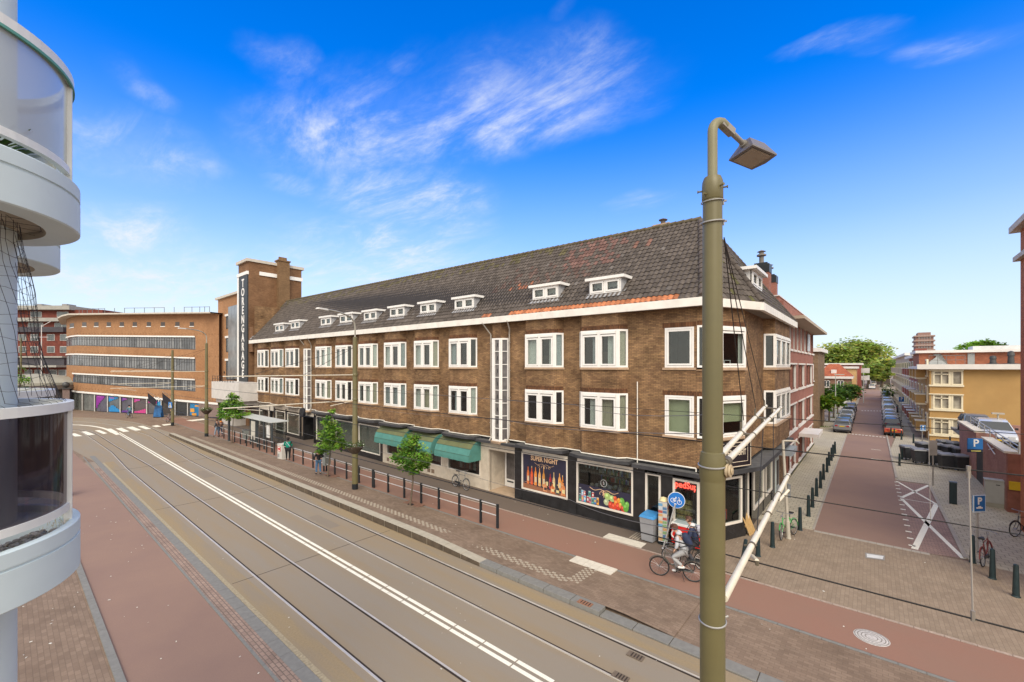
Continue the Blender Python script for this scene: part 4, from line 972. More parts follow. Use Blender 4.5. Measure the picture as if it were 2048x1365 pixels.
# door window with goods and the corner window with lit sign
Dw=(fs(1322),fs(1291)); o=shopwin(*Dw,.08,2.66,.09)
it=interior(*Dw,0,2.8,1.5,31,6,zs=.2,pal=[(.6,.05,.06),(.6,.08,.05),(.5,.5,.5),(.1,.3,.1),(.15,.3,.55),(.65,.6,.5)]); bput(it,'shop_interior',[wood_d,gm_])
Nw=(fs(1399),fs(1346)); o=shopwin(*Nw,.55,2.62,.085)
fb=BM(); fbox(fb,*Nw,-.25,0,0,.55); bput(fb,'stall_riser',blk)
it=BM(); fbox(it,Nw[0]-.1,Nw[1]+.2,-1.5,-1.45,0,2.8,0); fbox(it,Nw[0]-.1,Nw[1]+.2,-1.45,-.05,2.75,2.8,0)
for r in range(5):
    for c in range(6):
        x=lerp(Nw[0]+.1,Nw[1]-.05,c/6); it.fbox(FP(x+.02,-.35,.68+r*.22),FD*((Nw[1]-Nw[0])/6-.045),FN*.1,Vector((0,0,.16)),1,(.42,.33,.12))
goods(it,*Nw,-1.0,1.8,2.3,2,5); bput(it,'shop_interior',[wood_d,gm_])
ns=BM(); Ln=Nw[1]-Nw[0]; ns.fbox(FP(Nw[1]-.1,-.06,2.20),ax*(Ln-.2),FN*.02,Vector((0,0,.36)),1)
ns.text('pedSup',.35,FP((Nw[0]+Nw[1])/2,-.02,2.375),ax,(0,0,1),.01,bold=.006,sx=.88)
subp(ns,'lit_sign',[M('neon_red',(.95,.08,.05),.5,emit=2.0),M('led_board',(.16,.01,.012),.5,emit=.4)],o)
# chamfer shop window, door and side street shop
g2_=BM()
def cbox(mb,c0,c1,p0,p1,z0,z1,mi=0): return mb.fbox(CP(c0,p0,z0),CDv*(c1-c0),CN*(p1-p0),Vector((0,0,z1-z0)),mi)
def sbox(mb,t0_,t1_,p0,p1,z0,z1,mi=0,col=None): return mb.fbox(SP(t0_,p0,z0),D2*(t1_-t0_),N2*(p1-p0),Vector((0,0,z1-z0)),mi,col)
cbox(g2_,0,CLEN,-.2,.03,0,.62,0); cbox(g2_,0,CLEN,-.15,0,2.62,3.1,0); cbox(g2_,CLEN-.22,CLEN,-.2,.02,.62,2.62,0); cbox(g2_,0,.15,-.2,.02,.62,2.62,0)
tD=(.35,1.3); tW=(1.65,4.0); tV=(4.5,6.3)
sbox(g2_,0,tD[0],-.15,0,0,3.1); sbox(g2_,tD[0],9.6,-.15,-.01,2.7,3.1); sbox(g2_,tD[1],tW[0],-.15,0,0,2.7); sbox(g2_,tW[0],tW[1],-.15,0,0,.65); sbox(g2_,tW[1],tV[0],-.15,.02,0,2.7); sbox(g2_,tV[0],tV[1],-.15,.0,0,.6); sbox(g2_,tV[1],7.2,-.15,.03,0,2.7); sbox(g2_,7.2,9.9,-.15,-.02,0,2.7,1)
sbox(g2_,tD[0],tD[1],-1.2,-1.15,0,2.8); sbox(g2_,tD[0]-.02,tD[0],-1.2,0,0,2.8); sbox(g2_,tD[1],tD[1]+.02,-1.2,0,0,2.8)
bput(g2_,'corner_shopfront',[blk,brick])
fr=BM(); gl=BM()
fw=.09
def framed(fn,a,b,z0,z1):
    fn(fr,a,b,-.06,.05,z0,z0+fw); fn(fr,a,b,-.06,.05,z1-fw,z1); fn(fr,a,a+fw,-.06,.05,z0+fw,z1-fw); fn(fr,b-fw,b,-.06,.05,z0+fw,z1-fw); fn(gl,a+.05,b-.05,-.02,-.01,z0+.05,z1-.05)
for q in ((cbox,.2,CLEN-.24,.62,2.6),(sbox,*tW,.65,2.68),(sbox,*tV,.6,2.68)):
    fr=BM(); gl=BM(); framed(*q); o=bput(fr,'shop_window',sfr); subp(gl,'pane',sglass,o)
fr=BM(); fr.fbox(SP(tD[0]-.02,.02,0),D2*.08,N2*.05,Vector((0,0,2.7))); bput(fr,'door_frame',sfr)
it=BM(); cbox(it,-.5,CLEN+.1,-1.6,-1.55,0,2.8); 
for j in range(16): 
    it.fbox(CP(lerp(.4,CLEN-.5,random.random()),-.4-random.random()*.3,.66),CDv*.12,CN*.1,Vector((0,0,.15+random.random()*.4)),1,rg.choice([(.5,.06,.04),(.6,.1,.05),(.6,.5,.3),(.1,.2,.4),(.5,.3,.1)]))
for j in range(7): cbox(it,.4+j*.25,.55+j*.25,-.9,-.85,1.2,1.9,0)
it.fbox(CP(1.2,-1.2,.9),CDv*1.0,CN*.05,Vector((0,0,.9)),1,(.45,.43,.36))
sbox(it,1.4,7,-1.3,-1.25,0,2.8); 
for j in range(5): sbox(it,1.8+j*.4,2.0+j*.4,-.5,-.4,.7,1.1+.2*(j%2),1,(.6,.06,.03))
bput(it,'shop_interior',[wood_d,gm_])
# projecting sign box over the corner shop and a small blue street plate
sg=BM(); cbox(sg,.42,CLEN-.3,.33,.50,3.12,4.18,0); 
def cfr(c0,c1,z0,z1,t=.018):
    cbox(sg,c0,c1,.502,.506,z0,z0+t,1); cbox(sg,c0,c1,.502,.506,z1-t,z1,1); cbox(sg,c0,c0+t,.502,.506,z0,z1,1); cbox(sg,c1-t,c1,.502,.506,z0,z1,1)
cfr(.45,CLEN-.33,3.15,4.15,.03); cfr(.62,CLEN-.52,3.34,4.0)
sg.text('SUPER NIGHT',.34,CP((CLEN+.1)/2,.506,3.72),CDv,(0,0,1),.01,mi=1,sx=.72)
sb=bput(sg,'shop_sign',[M('sign_black',(.02,.016,.02),.4),M('sign_cream',(.72,.62,.48),.5)])
nb=BM(); nb.fbox(CP(CLEN+.04,.06,3.35),D2*.45,N2*.02,Vector((0,0,.18))); bput(nb,'street_name_plate',M('blue_grey_plate',(.30,.40,.58),.5))
aw=BM(); sbox(aw,7.0,9.2,.03,.85,2.35,2.62); aw.fbox(SP(7.0,.03,2.2),D2*2.2,N2*.12,Vector((0,0,.5))); bput(aw,'side_canopy',M('grey_door_canopy',(.33,.36,.39),.7,var=.1))
sd_=BM(); sbox(sd_,7.4,8.4,.0,.05,.05,2.15,0); sbox(sd_,7.55,8.25,.05,.06,.5,1.9,1); bput(sd_,'side_door',[M('pale_door',(.55,.62,.62),.5),wood_d])
# entrance recess with brown door
E0,E1=fs(1030),fs(978)
en_=BM(); fbox(en_,E0,E1+.2,-1.75,-1.7,0,2.7,0); fbox(en_,E0,E0+.03,-1.7,-.2,0,2.7,2); fbox(en_,E1,E1+.05,-1.7,-.1,0,2.7,0); fbox(en_,E0,E1,-1.7,0,2.66,2.74,0); fbox(en_,E0,E1,-1.7,.02,.0,.02,1); fbox(en_,E0,E1,-.1,.02,2.42,2.9,0)
bput(en_,'entrance_recess',[cream,M('beige_doormat_tile',(.48,.35,.24),.8,var=.1,vs=4),blk])
bd=BM(); fbox(bd,E0+.05,E0+1.0,-1.7,-1.62,.02,2.3,0)
for j in range(5): fbox(bd,E0+.15,E0+.9,-1.62,-1.60,.2+j*.42,.5+j*.42,0)
d_=bput(bd,'brown_door',M('dark_wood_door',(.085,.03,.016),.45,var=.35,vs=3)); hb=BM(); hb.ball(FP(E0+.85,-1.57,1.05),.035,5); subp(hb,'handle',steel,d_)
wd=BM(); x0_=E1-.95; x1_=E1-.05
fbox(wd,x0_,x1_,-1.35,-1.30,.05,.5,0); fbox(wd,x0_,x1_,-1.35,-1.30,2.2,2.35,0); fbox(wd,x0_,x0_+.12,-1.35,-1.30,.5,2.2,0); fbox(wd,x1_-.12,x1_,-1.35,-1.30,.5,2.2,0); fbox(wd,x0_+.2,x1_-.2,-1.30,-1.285,.62-.3,.7-.3,1); fbox(wd,x0_+.12,x1_-.12,-1.34,-1.33,.5,2.2,2)
d_=bput(wd,'white_door',[trim,BLACK,stripmat])
lt=BM(); lt.ball(FP((E0+E1)/2+.3,-.5,2.6),.09,6,sc_=(1,1,.5)); bput(lt,'ceiling_light',lamp_on)
# cream shop with three awnings
cr=BM(); zc=(.72,2.55)
Cw=[(fs(961),fs(896)),(fs(884),fs(836)),(fs(826),fs(774))]
fbox(cr,E1,Cw[0][0],-.2,.02,0,2.75,0); fbox(cr,Cw[0][1],Cw[1][0],-.2,.02,0,2.75,0); fbox(cr,Cw[1][1],Cw[2][0],-.2,.02,0,2.75,0); fbox(cr,Cw[2][1],fs(766),-.2,.02,0,2.75,0)
for a,b in Cw: fbox(cr,a,b,-.2,.01,0,zc[0],0); fbox(cr,a,b,-.2,.01,zc[1],2.75,0)
for x in (fs(776),fs(858),fs(866)): fbox(cr,x-.16,x+.16,.01,.02,.16,.42,1)
bput(cr,'cream_shopfront',[cream,M('vent_brown',(.20,.14,.10),.8)])
for i,(a,b) in enumerate(Cw):
    o=shopwin(a,b,zc[0],zc[1],.06)
    it=interior(a,b,.3,2.6,1.1,40+i,2,zs=.6,pal=[(.5,.45,.4),(.25,.12,.1),(.1,.08,.08),(.4,.36,.3)]); bput(it,'shop_interior',[wood_d,gm_])
awn=M('awning_canvas',(.080,.235,.205),.8,var=.1,vs=3,stain=(.12,.19,.12),st=(.58,.8),sts=1.2); awn_t=M('awning_top_mossy',(.135,.145,.068),.85,var=.12,vs=2.5,stain=(.12,.20,.13),st=(.55,.8),sts=1.5)
for i,(a,b) in enumerate(Cw):
    a0,b0=a-.05,b+.12; m=BM(); arc=[(.02,2.86),(.30,2.84),(.58,2.70),(.84,2.42),(.98,2.05),(1.0,1.85)]
    arc=[(p*1.0,z) for p,z in arc]
    m.add([FP(x,p,z) for p,z in arc for x in (a0,b0)],[(2*j,2*j+1,2*j+3,2*j+2) for j in range(3)],1); 
    m.add([FP(x,p,z) for p,z in arc for x in (a0,b0)],[(2*j,2*j+1,2*j+3,2*j+2) for j in range(3,5)],0)
    for x in (a0,b0): m.add([FP(x,p,z) for p,z in arc]+[FP(x,.02,1.85)],[tuple(range(7))],0)
    # scalloped valance
    n=10
    for (A_,B_) in ((FP(a0,1.0),FP(b0,1.0)),(FP(a0,0),FP(a0,1.0)),(FP(b0,0),FP(b0,1.0))):
        for j in range(n):
            p,q=A_.lerp(B_,j/n),A_.lerp(B_,(j+1)/n); m.add([z3(p,1.85),z3(q,1.85),z3(q,1.70-.02*((j+1)%2)),z3(p,1.70-.02*(j%2))],[(0,1,2,3)],0)
    for p,z in (arc[2],arc[3],arc[4]): m.tube([FP(a0-.01,p+.008,z+.008),FP(b0+.01,p+.008,z+.008)],.010,4,2)
    bput(m,'awning',[awn,awn_t,M('awning_seam',(.07,.12,.08),.8)],label=['awning nearest the entrance, faded green and sagging at one end','middle green awning half behind the street tree','leftmost green awning beside the closed grey blinds'][i])
# closed shop with grey vertical blinds
gb=BM(); bl=BM()
Gw=[(fs(761),fs(718)),(fs(712),fs(672)),(fs(668),fs(633))]
sL,sR=fs(632),fs(766)
fbox(gb,sR,sL,-.2,.02,0,.42,0); fbox(gb,sR,Gw[0][0],-.2,.03,0,2.9,0); fbox(gb,Gw[0][1],Gw[1][0],-.2,.03,.42,2.9,0); fbox(gb,Gw[1][1],Gw[2][0],-.2,.03,.42,2.9,0); fbox(gb,Gw[2][1],sL,-.2,.03,.42,2.9,0); fbox(gb,sR,sL,-.2,.04,2.62,3.05,0)
bput(gb,'closed_shopfront',[blk])
for a,b in Gw:
    o=shopwin(a,b,.42,2.62,.07); m=BM(); n=int((b-a-.14)/.13)
    for j in range(n): x=lerp(a+.07,b-.07,j/n); m.add([FP(x,-.10,.5),FP(x+.115,-.13,.5),FP(x+.115,-.13,2.55),FP(x,-.10,2.55)],[(0,1,2,3)])
    fbox(m,a,b,-.20,-.19,.45,2.6,1); subp(m,'vertical_blind',[M('blind_slat',(.72,.67,.58),.8,var=.05),M('blind_back',(.20,.18,.15),.8)],o)
# dark doorway, lamp shop and door at the far end
dd=BM(); s1_,s2_=fs(628),fs(607.5)
fbox(dd,s1_,s2_,-1.0,-.95,0,2.7,0); fbox(dd,s1_-.15,s1_,-1,.03,0,2.85,1); fbox(dd,s2_,s2_+.18,-1,.03,0,2.85,1); fbox(dd,s1_,s2_,-1,0,2.45,2.6,2)
fbox(dd,s2_,FS_END,-.2,0,0,.35,1); 
for px in (572,600,549,517,540): a=fs(px); fbox(dd,a-.12,a+.12,-.2,.03,0,2.75,1)
fbox(dd,fs(547),FS_END+.3,-.2,.02,2.3,2.9,2); fbox(dd,fs(540),FS_END+.5,-.25,.01,0,.5,3)
bput(dd,'far_shopfront',[wood_d,blk,M('pale_lintel',(.50,.46,.40),.7,var=.1),M('mauve_brick',(.22,.16,.145),.85,var=.15,vs=6)])
for a,b in ((575,599),(552,570),(519,538)):
    a_,b_=fs(b),fs(a); o=shopwin(a_,b_,.35,2.45,.05); it=interior(a_,b_,.3,2.5,1.2,50+a,1,zs=.4,pal=[(.55,.5,.42),(.4,.3,.22),(.6,.55,.5)]); bput(it,'shop_interior',[M('beige_room',(.36,.29,.23),.8,var=.2),gm_])
pl_=BM(); c=FP((fs(599)+fs(575))/2,-.5,1.75); pl_.lathe([(.03,.25),(.10,.2),(.34,.02),(.36,0),(.30,-.04)],c,14); bput(pl_,'pendant_lamp',M('peach_shade',(.62,.42,.30),.7))
rs=BM(); c=FP(fs(617),.55,2.85); rs.lathe([(.02,-.12),(.42,-.12),(.46,0),(.42,.12),(.02,.12)],c,20,ax='y'); rs.fbox(FP(fs(617)+.02,0,2.85),FD*.04,FN*.2,Vector((0,0,.05))); bput(rs,'round_sign',M('sign_dark',(.02,.02,.025),.4))
# ---------------------------------------------------------------- tram pole in the foreground, with its lamp and insulated arms
olive=M('olive_pole_paint',(.140,.120,.052),.42,var=.08,vs=3,stain=(.11,.097,.045),st=(.5,.75),sts=1.5,spec=.5)
olive2=M('olive_pole_grey',(.21,.195,.115),.45,var=.08,vs=3)
ivory=M('ivory_insulator',(.72,.66,.53),.35,var=.07,vs=6,spec=.5)
galv=M('galvanised_band',(.42,.41,.39),.4,metal=.6,var=.1)
wirem=M('black_wire',(.02,.018,.016),.5,var=.1)
def pole_arms(root,base,r,z_up,z_lo,v_up,v_lo,double=True,bands=True):
    """insulated cross arms reaching over the tracks to y=v"""
    bx,by=base.x,base.y; s=1 if v_up>by else -1
    for k,(z,v,name) in enumerate(((z_up,v_up,'cross_arm'),(z_lo,v_lo,'cross_arm'))):
        m=MB(); m.tube([(r*.5,0,z),(0+.0,(v-by),z+.02)],.03 if not double else .034,8); o=m.build(name,ivory,parent=root)
    return
T0=EM('tram_pole',G(1425,1365+80)*0+AT(1425,HY,3.9)-Vector((0,0,H)),'thick olive green tram pole in the foreground carrying a curved street lamp','tram pole')
tb=T0.location.copy()
def zpix(py,Y=3.9): return H-(py-HY)/F*Y
m=MB(); prof=[(.155,0),(.155,.9),(.130,1.0),(.118,3.0),(.107,zpix(1365)),(.106,zpix(1000)),(.105,zpix(962)),(.105,zpix(960)),(.112,zpix(955)),(.112,zpix(925)),(.104,zpix(912)),(.100,zpix(905)),(.087,zpix(903)),(.086,zpix(600)),(.082,zpix(402))]
m.lathe(prof,(0,0,0),40); m.build('shaft',olive,parent=T0)
m=MB(); m.lathe([(.084,zpix(402)),(.090,zpix(400)),(.090,zpix(372)),(.086,zpix(364)),(.072,zpix(356)),(.045,zpix(354))],(0,0,0),36)
for a,z in ((10,zpix(379)),(130,zpix(381)),(250,zpix(393)),(200,zpix(381)),(330,zpix(379))):
    d=Vector((math.cos(R(a)),math.sin(R(a)),0)); m.tube([d*.085+Vector((0,0,z)),d*.125+Vector((0,0,z))],.008,6); m.tube([d*.118+Vector((0,0,z)),d*.128+Vector((0,0,z))],.014,6)
m.build('collar',olive,parent=T0)
# lamp: tube rises, bends over to the right of the picture and away
q=ray(1530)-ray(1427); rdir=(RT*.93+FW*.36).normalized()
m=MB(); zt=zpix(237); pth=[(0,0,zpix(356))]; 
pts=[Vector((0,0,zpix(356))),Vector((0,0,zpix(290)))]
r_=.095; cz=zt-r_-.03
for i in range(9):
    t=math.pi*(1-i/8*.72); pts.append(Vector((0,0,cz))+rdir*(r_+r_*math.cos(t))+Vector((0,0,r_*1.1*math.sin(t))))
m.tube(pts,.0425,18); m.build('lamp_arm',olive2,parent=T0)
e=pts[-1]; d=(pts[-1]-pts[-2]).normalized()
lh=AT(1492,293,3.9+.22)-tb; dd=(lh-e).normalized()
m=MB(); m.beam(e-dd*.07,e+dd*.11,.062,.062); m.tube([e+dd*.1,lh-dd*.02],[.026,.023],10); m.tube([lh-dd*.06,lh+dd*.02],.036,10); m.build('lamp_joint',M('lamp_joint_grey',(.27,.25,.22),.5,var=.1),parent=T0)
# luminaire: flared trapezoid housing with glass below
hm=MB(); ax=rdir; sd_=Vector((-ax.y,ax.x,0)); up=Vector((0,0,1)); c=lh+dd*.0
tiltx=(ax*1.0+Vector((0,0,-.22))+sd_*-.12).normalized(); side=(sd_*1+ax*.15).normalized(); nrm=tiltx.cross(side).normalized(); nrm=nrm if nrm.z>0 else -nrm
top=[c+tiltx*a+side*b+nrm*.055 for a,b in ((-.02,-.055),(.15,-.06),(.17,0),(.15,.06),(-.02,.055))]
bot=[c+tiltx*a+side*b-nrm*.075 for a,b in ((-.05,-.155),(.235,-.155),(.255,0),(.235,.155),(-.05,.155))]
hm.add(top+bot,[(0,1,2,3,4)]+[(i,(i+1)%5,5+(i+1)%5,5+i) for i in range(5)],0)
hm.extrude(bot,-nrm*.012,0)
o=hm.build('lamp_housing',M('lamp_housing_grey',(.20,.18,.17),.4,metal=.3,var=.1),parent=T0)
gm=MB(); gm.extrude([c+tiltx*a+side*b-nrm*.0895 for a,b in ((-.02,-.125),(.20,-.125),(.20,.125),(-.02,.125))],-nrm*.006); gm.build('lamp_glass',M('lamp_glass_beige',(.34,.28,.21),.25,var=.1,spec=.6),parent=o)
# clamp rings
for py,r1,t in ((445,.096,.008),(404,.094,.006),(930,.118,.008),(1240,.112,.008)):
    z=zpix(py); m=MB(); m.tube([(r1*math.cos(a),r1*math.sin(a),z+(.012*math.sin(a))) for a in [i*math.pi/14 for i in range(28)]],t,6,closed=True)
    q=RT*(r1+.012)+FW*.02; m.tube([q+Vector((0,0,z-.02)),q+Vector((0,0,z+.012)),q+RT*.03+Vector((0,0,z+.02))],.011,6)
    m.build('clamp_ring',galv,parent=T0)
# arms over the track
wa=Vector((0,1,0))
def arm_end(px,py,z): p=G(px,py,z); return p
zU=zpix(925); zL=zpix(1186)
def rod(mb,a,b,r,mi=0):
    mb.tube([a,b],r,10,mi)
za=6.33
A1=Vector((.10,.02,za)); E1=arm_end(1562,815,za+.02)-tb; A2=Vector((.03,.08,za+.03)); E2=arm_end(1532,812,za+.12)-tb
for a,b,lab in ((A1,E1,'front ivory arm'),(A2,E2,'rear ivory arm')):
    m=MB(); rod(m,a,b,.030); m.tube([a,a.lerp(b,.02)],.045,10,1); m.tube([b-(b-a).normalized()*.05,b],.034,10,1)
    d=(b-a)
    for t in (.30,.62,.93):
        p=a.lerp(b,t); m.tube([p-d.normalized()*.02,p+d.normalized()*.02],.037,10,1)
    m.build('cross_arm',[ivory,M('clamp_brown',(.12,.10,.07),.6)],parent=T0)
m=MB()
for t in (.30,.62,.93):
    p=A1.lerp(E1,t); q=A2.lerp(E2,t); m.tube([p,q],.016,6); m.tube([q,q+Vector((0,0,.14))],.012,6); m.tube([(p+q)/2,(p+q)/2+Vector((0,0,-.08))],.02,6)
m.build('arm_clamp',[MATS['clamp_brown']],parent=T0)
m=MB(); p=Vector((.11,.0,za-.06)); 
for i,(rr_,x) in enumerate(((.05,0),(.062,.012),(.048,.024),(.058,.036),(.03,.05))): m.lathe([(.005,x),(rr_,x),(rr_,x+.010),(.005,x+.01)],p,16,ax='x')
m.build('insulator',M('brown_insulator',(.50,.40,.26),.35),parent=T0)
zl=5.1; A3=Vector((.09,.03,zl)); E3=arm_end(1577,950,zl)-tb
m=MB(); rod(m,A3,E3,.034); d=(E3-A3).normalized()
for t in (.26,.50,.72,.97): p=A3.lerp(E3,t); m.tube([p-d*.02,p+d*.02],.042,10,1); m.tube([p-RT*.09,p+RT*.06],.011,6,1)
m.build('lower_arm',[ivory,MATS['clamp_brown']],parent=T0)
for t,(px,py) in ((.26,(1514,1122)),(.72,(1577,981))):
    p=A3.lerp(E3,t); q=G(px,py,5.05)-tb if t<.5 else G(px,py,5.05)-tb; m=MB(); b0=p+Vector((.0,0,-.12)); m.tube([p,b0],.016,6,1); m.tube([b0,q],.022,8,0); m.tube([q,q+Vector((.0,0,-.05))],.02,6,1)
    m.build('steady_arm',[ivory,MATS['clamp_brown']],parent=T0)
# stay wires from the pole head to the arms
m=MB(); top=Vector((.09,.03,zpix(478)))
for tx in ((1499,833),(1535,810),(1559,803)):
    k={1499:.35,1535:.64,1559:.92}[tx[0]]; q=A2.lerp(E2,k)+Vector((0,0,.13)); m.tube([top,q],.0055,5)
m.build('stay_wire',wirem,parent=T0)
m=MB()
for px,k,k2 in ((1507,.48,.33),(1541,.74,.60)):
    a=A1.lerp(E1,k)+Vector((0,0,-.06)); b=A3.lerp(E3,k2)+Vector((0,0,.05)); m.tube([a,b],.006,5)
m.build('hanger_wire',wirem,parent=T0)
# ---------------------------------------------------------------- overhead wires of the tram
def wire(px,py,z,label,r=.009,u1=45,end=None,sag=0):
    p=G(px,py,z); v=p.y; m=MB(); n=30
    us=[lerp(-22,u1,i/n) for i in range(n+1)]
    pts=[Vector((-u,v,z)) for u in us]
    m.tube(pts,r,5); m.build('overhead_wire',wirem,label=label,cat='overhead wire',group='tram overhead wires')
    return v
vw1=wire(1600,1148,5.02,'lowest contact wire, nearest the camera above the red cycle path',.008)
vw2=wire(1700,1013.5,5.02,'contact wire over the far track, crossing the white bay marking',.008)
vw3=wire(1740,919,6.18,'upper carrier wire passing in front of the black bins',.007)
vw4=wire(1760,850,6.25,'topmost carrier wire passing the orange car and the parking sign',.006)
a=Vector((-hit(1937,HY,Vector((0,vw3,0)),Vector((0,1,0))).x,vw3,0))
pa=hit(1937,HY,Vector((0,vw3,0)),Vector((0,1,0))); pb=hit(1946,HY,Vector((0,vw1,0)),Vector((0,1,0)))
m=MB(); m.tube([Vector((pa.x,pa.y,6.18)),Vector((pb.x,pb.y,5.03))],.007,5); m.tube([Vector((pa.x,pa.y,6.10)),Vector((pa.x,pa.y,6.22))],.018,6); m.tube([Vector((pb.x,pb.y,5.0)),Vector((pb.x,pb.y,5.09))],.016,6)
m.build('dropper_rod',M('dropper_grey',(.22,.19,.16),.5),label='long thin dropper rod joining two overhead wires at the right',cat='dropper rod')
m=MB(); pa=hit(1861,HY,Vector((0,vw2,0)),Vector((0,1,0))); pb=hit(1857,HY,Vector((0,vw4,0)),Vector((0,1,0)))
m.tube([Vector((pa.x,pa.y,5.0)),Vector((pb.x,pb.y,6.2))],.004,5); m.build('dropper_rod',MATS['dropper_grey'],label='faint short dropper rod above the marked loading bay',cat='dropper rod')
# span wires across the street in front of the windows
def span(pts,label,r=.006):
    m=MB(); P=[]
    for i in range(len(pts)-1):
        a,b=Vector(pts[i]),Vector(pts[i+1])
        for j in range(8): t=j/8; P.append(a.lerp(b,t)-Vector((0,0,.10*4*t*(1-t))))
    P.append(Vector(pts[-1])); m.tube(P,r,4); m.build('span_wire',M('span_wire_grey',(.16,.15,.14),.5),label=label,cat='span wire',group='thin span wires across the street')
span([AT(1448,828,3.9),AT(1150,810,9),AT(720,770,24.8)],'thin grey wire crossing in front of the lower row of windows',.004)
span([AT(1448,868,3.9),AT(1000,838,11),AT(700,812,24)],'thin grey wire just under the lower window sills',.004)
span([AT(1440,1070,3.9),AT(1140,1000,9),AT(900,935,16),AT(540,848,33)],'thin pale wire sloping across the shop windows and railing',.005)
# ---------------------------------------------------------------- the further tram poles
def small_pole(px,py,Y,lamp,label,basket,ztop,armv=6.6,dz=0):
    b=G(px,py); root=EM('tram_pole',b,label,'tram pole',group='olive tram poles along the platform')
    m=MB(); m.lathe([(.16,.02),(.16,1.15),(.15,1.2)],(0,0,0),20); m.build('base_sleeve',olive,parent=root) if False else None
    m=MB(); m.lathe([(.17,.0),(.17,.42)],(0,0,0),20,mi=1); m.lathe([(.165,.42),(.165,3.6),(.14,3.7),(.13,ztop*.8),(.115,ztop),(.02,ztop+.04)],(0,0,0),20); m.build('shaft',[olive,BLACK],parent=root)
    for z in (6.73,5.3): m=MB(); m.lathe([(.14,z-.08),(.155,z-.06),(.155,z+.06),(.14,z+.08)],(0,0,0),20); m.build('clamp_ring',olive,parent=root)
    for z,L_,dv in ((6.73,armv,0),(5.25,armv,0)):
        m=MB(); m.tube([(0,-.1,z),(0,-L_,z+.02)],.024,6); m.build('cross_arm',ivory,parent=root)
    m=MB(); m.tube([(0,-.3,5.2),(.25,-1.6,5.05)],.02,5); m.tube([(0,-L_+.6,5.2),(-.4,-L_+1.8,5.0)],.02,5); m.build('steady_arm',ivory,parent=root)
    m=MB(); 
    for k in (.45,.85): m.tube([(0,-.1,ztop-.6),(0,-L_*k,6.75)],.01,4)
    m.build('stay_wire',wirem,parent=root)
    if lamp:
        d=(G(lamp[0],lamp[1],ztop+.8)-b) if False else None
        e=AT(lamp[0],lamp[1],Y-1.9)-b; top=Vector((0,0,ztop)); m=MB()
        z1=e.z; pts=[top,Vector((0,0,z1-.75)),Vector((0,-.12,z1-.42)),Vector((e.x*.25,e.y*.25,z1-.18)),Vector((e.x*.6,e.y*.6,z1-.04)),e]
        m.tube([Vector(p) for p in smooth([tuple(p) for p in pts],4)],.045,8); m.build('lamp_arm',M('grey_lamp_arm',(.36,.34,.29),.4,metal=.3),parent=root)
        m=MB(); dd=e-Vector((e.x*.6,e.y*.6,z1-.04)); dd.normalize(); s_=Vector((-dd.y,dd.x,0)).normalized()
        v=[e+dd*a+s_*b_+Vector((0,0,c_)) for a,b_,c_ in ((-.15,-.07,.05),(-.15,.07,.05),(.45,.10,.02),(.45,-.10,.02),(-.15,-.09,-.05),(-.15,.09,-.05),(.5,.13,-.06),(.5,-.13,-.06))]
        m.add(v,[(0,1,2,3),(4,7,6,5),(0,4,5,1),(1,5,6,2),(2,6,7,3),(3,7,4,0)]); m.build('lamp_head',M('pale_lamp_head',(.62,.60,.56),.4),parent=root)
    if basket:
        z=basket; bm_=EM('flower_basket',b+Vector((0,0,z)),basket_lab(px),'flower basket',group='flower baskets on tram poles')
        m=MB(); m.lathe([(.18,-.38),(.42,-.12),(.50,.05),(.47,.06)],(0,0,0),18); m.build('planter',M('planter_brown',(.07,.05,.035),.8,var=.3,vs=8),parent=bm_)
        m=MB(); rg=random.Random(px); 
        for i in range(420):
            a=rg.uniform(0,6.28); r_=rg.uniform(.18,.56); z_=rg.uniform(-.02,.30)*(1-.3*abs(r_-.3)); p=Vector((r_*math.cos(a),r_*math.sin(a),z_))
            s=.05; q1=Vector((rg.uniform(-1,1),rg.uniform(-1,1),rg.uniform(-.5,.5))).normalized()*s; q2=Vector((rg.uniform(-1,1),rg.uniform(-1,1),rg.uniform(-1,1))).normalized()*s
            c=(.05,.10,.02) if rg.random()<.86 else (.7,.7,.62); m.add([p,p+q1,p+q1+q2,p+q2],[(0,1,2,3)],0,c)
        m.build('flowers',M('leaf_vc',(.1,.1,.1),.7,vcol=True,var=.2,vs=9),parent=bm_)
    return root
def basket_lab(px): return 'dark flower basket with white blooms on the nearer platform tram pole' if px==710 else 'dark flower basket on the tram pole near the platform end'
small_pole(710,982,24.8,(650,619),'olive tram pole with curved lamp arm in front of the brown block','' or 2.55,8.9)
small_pole(413,875,43.6,(368,657.5),'olive tram pole with curved lamp arm at the far end of the platform',2.75,9.6,armv=7.2)
small_pole(345,852,52,None,'olive tram pole without a lamp beside the zebra crossing',None,9.2,armv=5.5)
ps_=G(345,852)
m=MB(); m.box(-.36,.36,-.26,-.22,-.36,.36); tri=[Vector((-.30,-.262,-.28)),Vector((.30,-.262,-.28)),Vector((0,-.262,.28))]
r0=EM('crossing_sign',ps_+Vector((0,0,2.55)),'blue square zebra crossing sign on the far tram pole','road sign',rz=TH*.4)
m.build('plate',M('sign_blue',(.03,.17,.46),.4,var=.05),parent=r0)
m=MB(); m.extrude(tri,Vector((0,-.006,0))); m.build('triangle',trim,parent=r0)
m=MB(); m.tube([(0,-.275,.12),(.01,-.275,-.05)],.045,6); m.tube([(.01,-.275,-.05),(-.10,-.275,-.22)],.03,6); m.tube([(.01,-.275,-.05),(.12,-.275,-.22)],.03,6); m.build('walking_figure',BLACK,parent=r0)
m=MB()
for z in (-.15,.15): m.tube([(0,-.22,z),(0,-.13,z)],.03,6)
m.build('bracket',galv,parent=r0)
